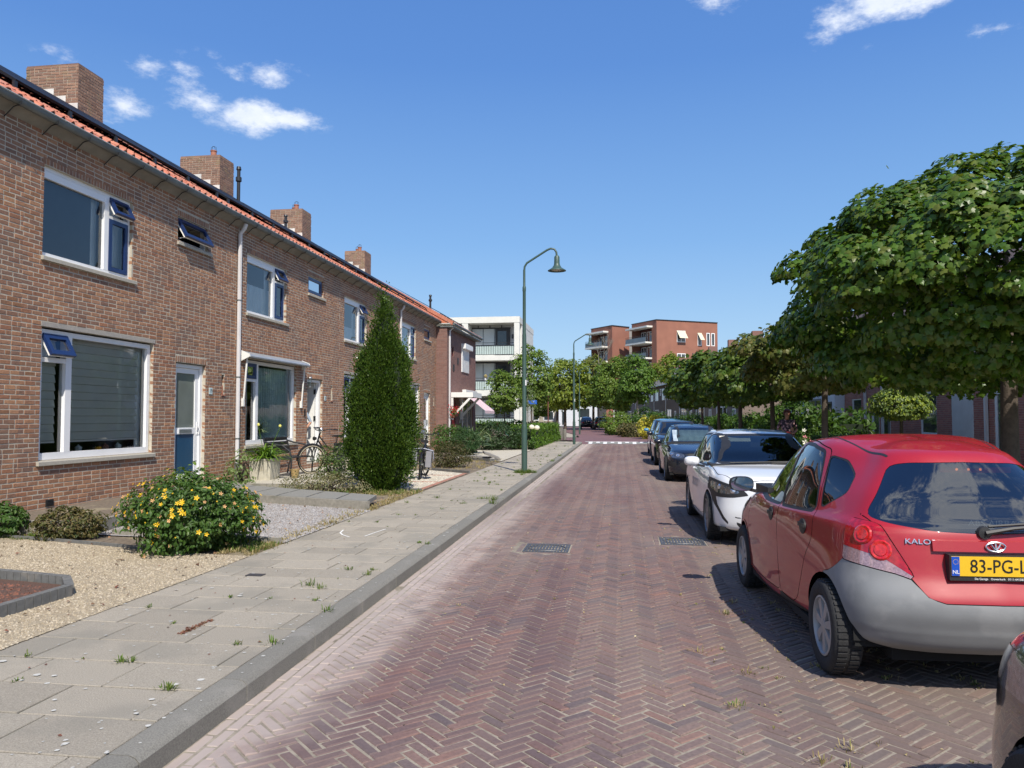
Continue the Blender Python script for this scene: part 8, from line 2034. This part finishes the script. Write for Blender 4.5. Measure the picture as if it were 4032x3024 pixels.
# stone slabs and low stone wall
t = empty('slab_stack', (-4.8, 26.4, .12), 0, 'loose grey slabs lying on the low edging near the yucca', 'stone slabs'); of = (-4.8, 26.4, .12); m_sl = M('loose_slab', (.20,.185,.165), .9, .2, 12)
for x, y, z, a, tl in ((-5.2, 26.9, .22, 5, 0), (-4.75, 26.4, .22, -8, 0), (-4.4, 26.1, .30, 20, 22)): b = MB(); b.obox((x, y, z), (Vector((math.cos(R(a)), math.sin(R(a)), -.01)), Vector((-math.sin(R(a)), math.cos(R(a)), 0)), (0, 0, 1)), (.28, .2, .03)); b.v = [(vx, vy, vz + (vx - x) * -math.tan(R(tl))) for vx, vy, vz in b.v]; b.build('slab', m_sl, t, of)
edging('stone_edging', [(-5.6, 26.9), (-4.35, 25.6), (-4.15, 26.2)], .1, .06, .11, m_edgedk, 'grey edging stones in front of the loose slabs', ribs=.15)
b = MB(); b.add([(-6.4, 37.2, .1), (-4.2, 34.6, .1), (-4.2, 34.9, .1), (-6.2, 37.4, .1), (-6.4, 37.2, 1.0), (-4.2, 34.6, .42), (-4.2, 34.9, .42), (-6.2, 37.4, 1.0)], [(0, 3, 2, 1), (4, 5, 6, 7), (0, 1, 5, 4), (1, 2, 6, 5), (2, 3, 7, 6), (3, 0, 4, 7)]); tag(b.build('stone_wall', M('rough_stone', (.27,.235,.20), .95, .4, 6, bump=1.0, bscale=12)), 'rough sloping stone wall between the dark shrub and the hedge', 'stone wall')
t, P, N_, rs = bush('hydrangea', 'white hydrangea heads in front of the clipped left hedge', -4.35, 34.9, .12, (.45, .4, .5), 900, .09, m_hedge, 97)
for x, z in ((-4.02, 1.16), (-3.78, 1.13)): b = MB(); b.lathe([(0, -.1), (.11, -.06), (.13, 0), (.1, .08), (0, .12)], (x, 34.8, z), 9); b.build('flower_head', m_white_fl, t, (-4.35, 34.9, .12), smooth=True)
t = empty('hanging_basket', (-7.72, 34.9, 1.75), 0, 'red geranium basket hanging on the corner house wall', 'flower basket'); of = (-7.72, 34.9, 1.75)
b = MB(); b.lathe([(0, -.2), (.12, -.15), (.18, 0), (0, 0)], of, 10); b.build('basket', m_terracotta, t, of); rs = np.random.RandomState(4); n = 260; leaves('leaves', rs.normal(size=(n, 3)) * (.14, .14, .12) + np.array((-7.72, 34.9, 1.85)), rs.normal(size=(n, 3)), np.full(n, .07), TQ, m_hedge, t, of, rs=rs); n = 110; leaves('blooms', rs.normal(size=(n, 3)) * (.15, .15, .13) + np.array((-7.70, 34.85, 1.95)), rs.normal(size=(n, 3)), np.full(n, .08), TQ, m_redfl, t, of, rs=rs)
# bench
t = empty('garden_bench', (-7.9, 17.55, .235), 0, 'black slatted bench with curved arms under the second house window', 'bench'); of = (-7.9, 17.55, .235); m_bn = M('bench_black', (.018,.02,.023), .5, .2, 8)
for i in range(4): b = MB(); z = .78 + i * .105; b.obox((-8.12 - i * .035, 17.55, z), ((0, 1, 0), (.3, 0, .95), (1, 0, -.3)), (.60, .042, .012)); b.build('back_slat', m_bn, t, of)
for i in range(4): b = MB(); b.obox((-8.0 + i * .115, 17.55, .665), ((0, 1, 0), (1, 0, 0), (0, 0, 1)), (.60, .048, .012)); b.build('seat_slat', m_bn, t, of)
for y in (16.93, 18.17):
    b = MB(); b.tube([(-8.22, y, 1.05), (-8.05, y, 1.0), (-7.75, y, .95), (-7.58, y, .82), (-7.54, y, .62), (-7.56, y, .24)], .02, 8); b.tube([(-8.24, y, 1.12), (-8.10, y, .66), (-8.2, y, .24)], .018, 8); b.tube([(-8.1, y, .645), (-7.56, y, .645)], .016, 6); b.build('side_frame', m_bn, t, of, smooth=True)
b = MB(); b.lathe([(0, 0), (.07, 0), (.10, .18), (.11, .2), (.09, .2), (0, .17)], (-7.35, 16.7, .235), 14); o = b.build('flower_pot', M('ochre_pot', (.40,.28,.12), .7), smooth=True); tag(o, 'small ochre pot beside the concrete planter', 'flower pot')
# bicycles
m_bk = M('bike_black', (.012,.012,.014), .3, .1, 5, coat=.6); m_ty = M('cream_tyre_wall', (.48,.42,.30), .8)
def bicycle(label, x, y, z, heading, steer, lean, light_tyre=True, bags=None):
    t = empty('bicycle', (x, y, z), heading, label, 'bicycle', 'parked bicycles'); t.rotation_euler = (0, R(lean), heading)
    r = .345
    def wheel_(yc, st):
        w = empty('wheel', (0, yc, r), st); w.parent = t; N_ = 36
        b = MB(); b.tube([(0, r * math.cos(6.283 * i / N_), r * math.sin(6.283 * i / N_)) for i in range(N_ + 1)], .022, 8, cap=False); b.build('tyre', m_tyre, w, smooth=True)
        if light_tyre:
            for s in (-1, 1): b = MB(); b.tube([(s * .014, (r - .012) * math.cos(6.283 * i / N_), (r - .012) * math.sin(6.283 * i / N_)) for i in range(N_ + 1)], .011, 6, cap=False); b.build('tyre_wall', m_ty, w)
        b = MB(); b.tube([(0, (r - .035) * math.cos(6.283 * i / N_), (r - .035) * math.sin(6.283 * i / N_)) for i in range(N_ + 1)], .012, 6, cap=False); b.build('rim', m_blackmetal, w)
        b = MB(); b.tube([(-.05, 0, 0), (.05, 0, 0)], .03, 10)
        for i in range(28): a = 6.283 * i / 28; b.tube([((-.02 if i % 2 else .02), .025 * math.cos(a), .025 * math.sin(a)), (0, (r - .04) * math.cos(a), (r - .04) * math.sin(a))], .0016, 3, cap=False)
        b.build('spokes', m_zinc, w)
        b = MB(); b.tube([(0, (r + .035) * math.cos(a), (r + .035) * math.sin(a)) for a in [R(q) for q in (range(10, 200, 12) if yc < 0 else range(-5, 150, 12))]], .02, 6); b.build('mudguard', m_bk, w)
    wheel_(.56, steer); wheel_(-.56, 0)
    b = MB(); H = (0, .37, .90); bb = (0, -.08, .30); st_ = (0, -.24, .78)
    b.tube([(0, .40, .82), bb], .022, 8); b.tube([(0, .37, .92), (0, .02, .60), (0, -.16, .55)], .018, 8); b.tube([bb, st_], .017, 8)
    for s in (-.05, .05): b.tube([(s * .5, -.10, .30), (s, -.56, r)], .011, 6); b.tube([(s * .4, -.20, .62), (s, -.56, r)], .010, 6)
    b.build('frame', m_bk, t, smooth=True)
    b = MB(); b.tube([(0, .33, 1.02), (0, .40, .80), (0, .43, .72)], .020, 8)
    for s in (-.045, .045): b.tube([(s * .6, .43, .72), (s, .47, .62), (s, .56, r)], .013, 6)
    b.build('fork', m_bk, t, smooth=True)
    b = MB(); b.tube([(-.30, .16, 1.10), (-.27, .30, 1.11), (-.12, .36, 1.06), (0, .34, 1.04), (.12, .36, 1.06), (.27, .30, 1.11), (.30, .16, 1.10)], .012, 8); b.build('handlebar', m_bk, t, smooth=True)
    for s in (-1, 1): b = MB(); b.tube([(s * .30, .17, 1.10), (s * .31, .05, 1.09)], .018, 8); b.tube([(s * .28, .27, 1.10), (s * .27, .15, 1.06)], .006, 5); b.build('grip', m_blackplas, t)
    b = MB(); b.lathe([(0, 0), (.055, .0), (.06, .03), (.045, .05), (0, .05)], (-.12, .42, 1.08), 12, 'y'); b.build('bell', m_chrome, t)
    b = MB(); b.lathe([(0, 0), (.04, .01), (.05, .07), (.0, .075)], (0, .46, .86), 12, 'y'); b.build('headlamp', m_blackplas, t)
    b = MB(); b.add([(-.09, -.38, .93), (.09, -.38, .93), (.06, -.20, .93), (.02, -.08, .92), (-.02, -.08, .92), (-.06, -.20, .93), (-.07, -.37, .87), (.07, -.37, .87), (.02, -.10, .89), (-.02, -.10, .89)], [(0, 1, 2, 3, 4, 5), (6, 9, 8, 7), (0, 6, 7, 1), (1, 7, 8, 3, 2), (0, 5, 4, 9, 6), (3, 8, 9, 4)]); b.tube([(0, -.24, .78), (0, -.26, .88)], .013, 6); b.build('saddle', m_blackplas, t)
    b = MB()
    for s in (-.07, .07): b.tube([(s, -.28, .70), (s, -.85, .72)], .008, 6); b.tube([(s, -.80, .72), (s * .8, -.56, r)], .007, 6)
    for i in range(5): b.tube([(-.07, -.35 - i * .11, .71), (.07, -.35 - i * .11, .71)], .006, 5)
    b.build('rear_rack', m_bk, t)
    b = MB(); b.box(.03, .05, -.55, .0, .22, .40); b.build('chain_case', m_bk, t); b = MB(); b.lathe([(.10, -.005), (.10, .005), (0, .005)], (.06, -.08, .30), 18, 'x'); b.tube([(.07, -.08, .30), (.08, .05, .20), (.15, .06, .19)], .01, 5); b.tube([(-.04, -.08, .30), (-.08, -.20, .40), (-.15, -.20, .41)], .01, 5); b.build('crank', m_zinc, t)
    b = MB(); b.tube([(-.02, -.50, .30), (.0, -.50, .31), (.17, -.58, .0)], .010, 6); b.build('kickstand', m_bk, t)
    if bags == 'grey':
        for s in (1, -1):
            m_bg = M('pannier_grey', (.24,.24,.26), .8, .1, 6); pan = MB(); pan.obox((s * .17, -.58, .50), ((1, 0, 0), (0, 1, 0), (0, 0, 1)), (.065, .19, .19)); o = pan.build('pannier', m_bg, t)
            fl = MB(); fl.add([(s * .02, -.76, .74), (s * .02, -.40, .74), (s * .25, -.40, .70), (s * .25, -.76, .70), (s * .285, -.42, .50), (s * .285, -.74, .50), (s * .25, -.70, .42), (s * .25, -.46, .42)], [(0, 1, 2, 3), (3, 2, 4, 5), (5, 4, 7, 6)]); fl.build('pannier_flap', M('pannier_flap_grey', (.42,.42,.45), .8), t)
    if bags == 'black':
        b = MB(); b.obox((.17, -.58, .52), ((1, 0, 0), (0, 1, 0), (0, 0, 1)), (.08, .19, .18)); b.build('pannier', M('pannier_dark', (.03,.03,.04), .8), t); b = MB(); b.tube([(-.12, -.36, .74), (-.12, -.36, 1.0), (-.12, -.62, 1.0), (-.12, -.62, .74)], .012, 6); b.build('carrier_hoop', m_bk, t)
    return t
def head_(x0, y0, x1, y1): return math.atan2(-(x1 - x0), (y1 - y0))
bicycle('black bicycle with cream walled tyres parked between bench and rambling shrub', -7.30, 18.55, .235, head_(-7.12, 19.1, -7.62, 18.0), R(-18), -4, True, 'black')
bicycle('black bicycle with grey panniers standing behind the conifer', -4.86, 18.5, .14, head_(-4.78, 18.0, -4.98, 19.1), R(25), 5, False, 'grey')
# ---------------------------------------------------------------- people
m_skin = M('skin_tan', (.42,.21,.13), .55, .1, 8); m_skind = M('skin_brown', (.20,.10,.065), .55, .1, 8)
def figure(name, label, loc, rz, J, E, mats, cat='person', extra=None):
    """J {name: (x,y,z,r)}, E [(a,b,material)]; one skinned surface, material by nearest bone"""
    t = empty(name, loc, rz, label, cat); names = list(J); me = bpy.data.meshes.new('b')
    me.from_pydata([J[k][:3] for k in names], [(names.index(a), names.index(b)) for a, b, _ in E], [])
    o = bpy.data.objects.new('b', me); COL.objects.link(o); md = o.modifiers.new('s', 'SKIN'); sv = me.skin_vertices[0].data
    for i, k in enumerate(names): r = J[k][3]; sv[i].radius = r if isinstance(r, tuple) else (r, r); sv[i].use_root = (k == 'pelvis')
    md.use_smooth_shade = True; sb = o.modifiers.new('u', 'SUBSURF'); sb.levels = 2; sb.render_levels = 2
    dg = bpy.context.evaluated_depsgraph_get(); m2 = bpy.data.meshes.new_from_object(o.evaluated_get(dg)); bpy.data.objects.remove(o)
    ml = []; m2.materials.clear()
    for _, _, m in E:
        if m not in ml: ml.append(m); m2.materials.append(mats[m])
    A = np.array([J[a][:3] for a, _, _ in E]); B = np.array([J[b][:3] for _, b, _ in E])
    for p in m2.polygons:
        c = np.array(p.center); ab = B - A; tt = np.clip(((c - A) * ab).sum(1) / ((ab * ab).sum(1) + 1e-9), 0, 1); d = np.linalg.norm(c - A - ab * tt[:, None], axis=1); p.material_index = ml.index(E[int(np.argmin(d))][2]); p.use_smooth = True
    ob = link('body', m2, t); return t
def head_parts(t, c, hair, s=1.0, facing=1):
    x, y, z = c
    b = MB(); b.lathe([(0, .135), (.06, .128), (.098, .09), (.108, .03), (.10, -.03), (.085, -.06)], (x, y + .018, z), 20); b.v = [(vx, vy if vy > y - .04 or vz > z + .05 else y - .04 + (vy - y + .04) * .1, vz) for vx, vy, vz in b.v]; b.build('hair', hair, t, smooth=True)
    for sx in (-.033, .033): b = MB(); b.lathe([(0, -.012), (.010, -.008), (.012, 0)], (x + sx, y - .088, z + .012), 8, 'y'); b.build('eye', m_blackplas, t)
    b = MB(); b.add([(x, y - .095, z + .02), (x - .014, y - .09, z - .03), (x + .014, y - .09, z - .03), (x, y - .118, z - .025)], [(0, 1, 3), (0, 3, 2), (1, 2, 3)]); b.build('nose', m_skin, t)
    b = MB(); b.box(x - .022, x + .022, y - .094, y - .086, z - .058, z - .05); b.build('mouth', M('lips', (.35,.08,.07), .6), t)
def standing(armL, armR, legs, skin, sleeve='top', fullsleeve=False, w=.17, h=0):
    J = dict(pelvis=(0, 0, .95, (.15, .11)), waist=(0, 0, 1.10, (.135, .10)), chest=(0, .0, 1.30, (.16, .11)), neckb=(0, .01, 1.44, (.07, .06)), neck=(0, 0, 1.50, (.05, .05)), head=(0, -.01, 1.60, (.085, .095)), headt=(0, -.005, 1.68, (.075, .085)),
      hipL=(-.09, 0, .88, .095), hipR=(.09, 0, .88, .095), kneeL=(*legs[0], .06), kneeR=(*legs[1], .06), ankL=(*legs[2], .042), ankR=(*legs[3], .042), toeL=(legs[2][0], legs[2][1] - .14, .03, .03), toeR=(legs[3][0], legs[3][1] - .14, .03, .03),
      shL=(-w, 0, 1.40, .055), shR=(w, 0, 1.40, .055), elL=(*armL[0], .042), elR=(*armR[0], .042), wrL=(*armL[1], .028), wrR=(*armR[1], .028), haL=(*armL[2], .03), haR=(*armR[2], .03))
    lo = 'top' if fullsleeve else 'skin'
    E = [('pelvis', 'waist', 'top'), ('waist', 'chest', 'top'), ('chest', 'neckb', 'top'), ('neckb', 'neck', 'skin'), ('neck', 'head', 'skin'), ('head', 'headt', 'skin'), ('pelvis', 'hipL', 'legs'), ('pelvis', 'hipR', 'legs'), ('hipL', 'kneeL', 'legs'), ('hipR', 'kneeR', 'legs'), ('kneeL', 'ankL', 'legs'), ('kneeR', 'ankR', 'legs'), ('ankL', 'toeL', 'shoe'), ('ankR', 'toeR', 'shoe'),
      ('chest', 'shL', 'top'), ('chest', 'shR', 'top'), ('shL', 'elL', sleeve), ('shR', 'elR', sleeve), ('elL', 'wrL', lo), ('elR', 'wrR', lo), ('wrL', 'haL', 'skin'), ('wrR', 'haR', 'skin')]
    return J, E
def fingers(t, c, d, skin):
    """five short skinned-looking fingers from the hand c along d"""
    c = Vector(c); d = Vector(d).normalized(); s = d.cross(Vector((0, 1, 0))); s = s.normalized() if s.length > .1 else Vector((1, 0, 0))
    for k, L_ in enumerate((.055, .07, .075, .068)):
        o_ = c + s * (k - 1.5) * .017; b = MB(); b.tube([o_, o_ + d * L_ * .6, o_ + d * L_ * .85 + Vector((0, -.02, 0)), o_ + d * L_ * .8 + Vector((0, -.035, 0))], [.009, .0085, .008, .006], 7); b.build('finger', skin, t, smooth=True)
    b = MB(); b.tube([c - s * .02 - d * .03, c - s * .045, c - s * .045 + d * .03], [.011, .010, .008], 7); b.build('thumb', skin, t, smooth=True)
# woman walking on the right pavement, facing the camera and slightly left
def blouse():
    m = M('floral_blouse', (.05,.03,.035), .8, 0, 1, dirt=((.62,.36,.36), 14, .50, .95)); return m
legs = [(-.10, -.10, .50), (.10, .08, .48), (-.10, -.16, .08), (.10, .24, .10)]
J, E = standing([(-.27, .05, 1.16), (-.20, -.14, 1.03), (-.12, -.20, 1.02)], [(.27, .04, 1.15), (.20, -.15, 1.04), (.13, -.22, 1.02)], legs, None, 'top', False, .19)
J['pelvis'] = (0, 0, .95, (.20, .15)); J['waist'] = (0, -.02, 1.10, (.19, .15)); J['chest'] = (0, -.01, 1.30, (.20, .14))
wm = figure('person', 'woman in a dark and pink floral blouse walking behind the parked cars', (4.93, 24.0, .1), R(-14), J, E, dict(top=blouse(), skin=m_skin, legs=M('dark_trousers', (.04,.03,.035), .8), shoe=m_blackplas))
head_parts(wm, (0, -.01, 1.63), M('auburn_hair', (.10,.025,.018), .6))
b = MB(); b.lathe([(.20, 0), (.215, -.12), (.21, -.24)], (0, 0, 1.12), 20); b.v = [(vx, vy * .78, vz) for vx, vy, vz in b.v]; b.build('blouse_hem', blouse(), wm, smooth=True)
b = MB(); b.box(-.10, .10, -.24, -.20, .96, 1.08); b.build('red_purse', M('purse_red', (.6,.03,.03), .5), wm)
for s in (-1, 1): fingers(wm, (s * .11, -.22, 1.02), (-s * 1, -.2, -.2), m_skin)
# person in the open doorway: only sleeve and forearm show
legs = [(-.10, -.03, .50), (.10, .0, .50), (-.10, 0, .08), (.10, .0, .08)]
J, E = standing([(-.26, .04, 1.14), (-.2, -.16, 1.0), (-.13, -.22, 1.0)], [(.30, .05, 1.12), (.22, -.10, .94), (.15, -.16, .90)], legs, None)
p1 = figure('person', 'person in a blue grey top standing in the doorway, only elbow and sleeve in view', (-8.73, 20.10, .36), R(0), J, E, dict(top=M('bluegrey_shirt', (.30,.36,.44), .8, .2, 12), skin=m_skin, legs=M('pale_trousers', (.55,.53,.50), .8), shoe=m_blackplas))
head_parts(p1, (0, -.01, 1.63), M('grey_hair', (.3,.29,.27), .7)); fingers(p1, (.15, -.18, .89), (-1, -.3, -.3), m_skin)
# person behind the conifer: only the lowered forearm shows
J, E = standing([(-.28, .0, 1.14), (-.36, -.06, .90), (-.38, -.08, .81)], [(.25, .03, 1.14), (.22, -.12, .95), (.18, -.18, .90)], legs, None)
p2 = figure('person', 'person almost wholly behind the conifer, a bare arm reaching down to a cream bag', (-6.65, 19.3, .14), R(10), J, E, dict(top=M('dark_dress', (.06,.05,.07), .8), skin=m_skin, legs=M('cream_skirt', (.55,.50,.42), .8), shoe=m_blackplas))
head_parts(p2, (0, -.01, 1.63), M('brown_hair', (.08,.045,.03), .7)); fingers(p2, (-.385, -.08, .80), (-.1, -.1, -1), m_skin)
t = empty('handbag', (-7.03, 19.15, .3), 0, 'cream shoulder bag held low beside the conifer', 'bag'); of = (-7.03, 19.15, .3)
b = MB(); b.obox((-7.03, 19.15, .48), ((1, 0, 0), (0, 1, 0), (0, 0, 1)), (.13, .05, .16)); b.build('bag_body', M('cream_canvas', (.62,.56,.46), .9), t, of); b = MB(); b.tube([(-7.13, 19.15, .62), (-7.04, 19.16, .90), (-6.93, 19.15, .62)], .010, 6); b.build('strap', M('cream_canvas', (.62,.56,.46), .9), t, of)
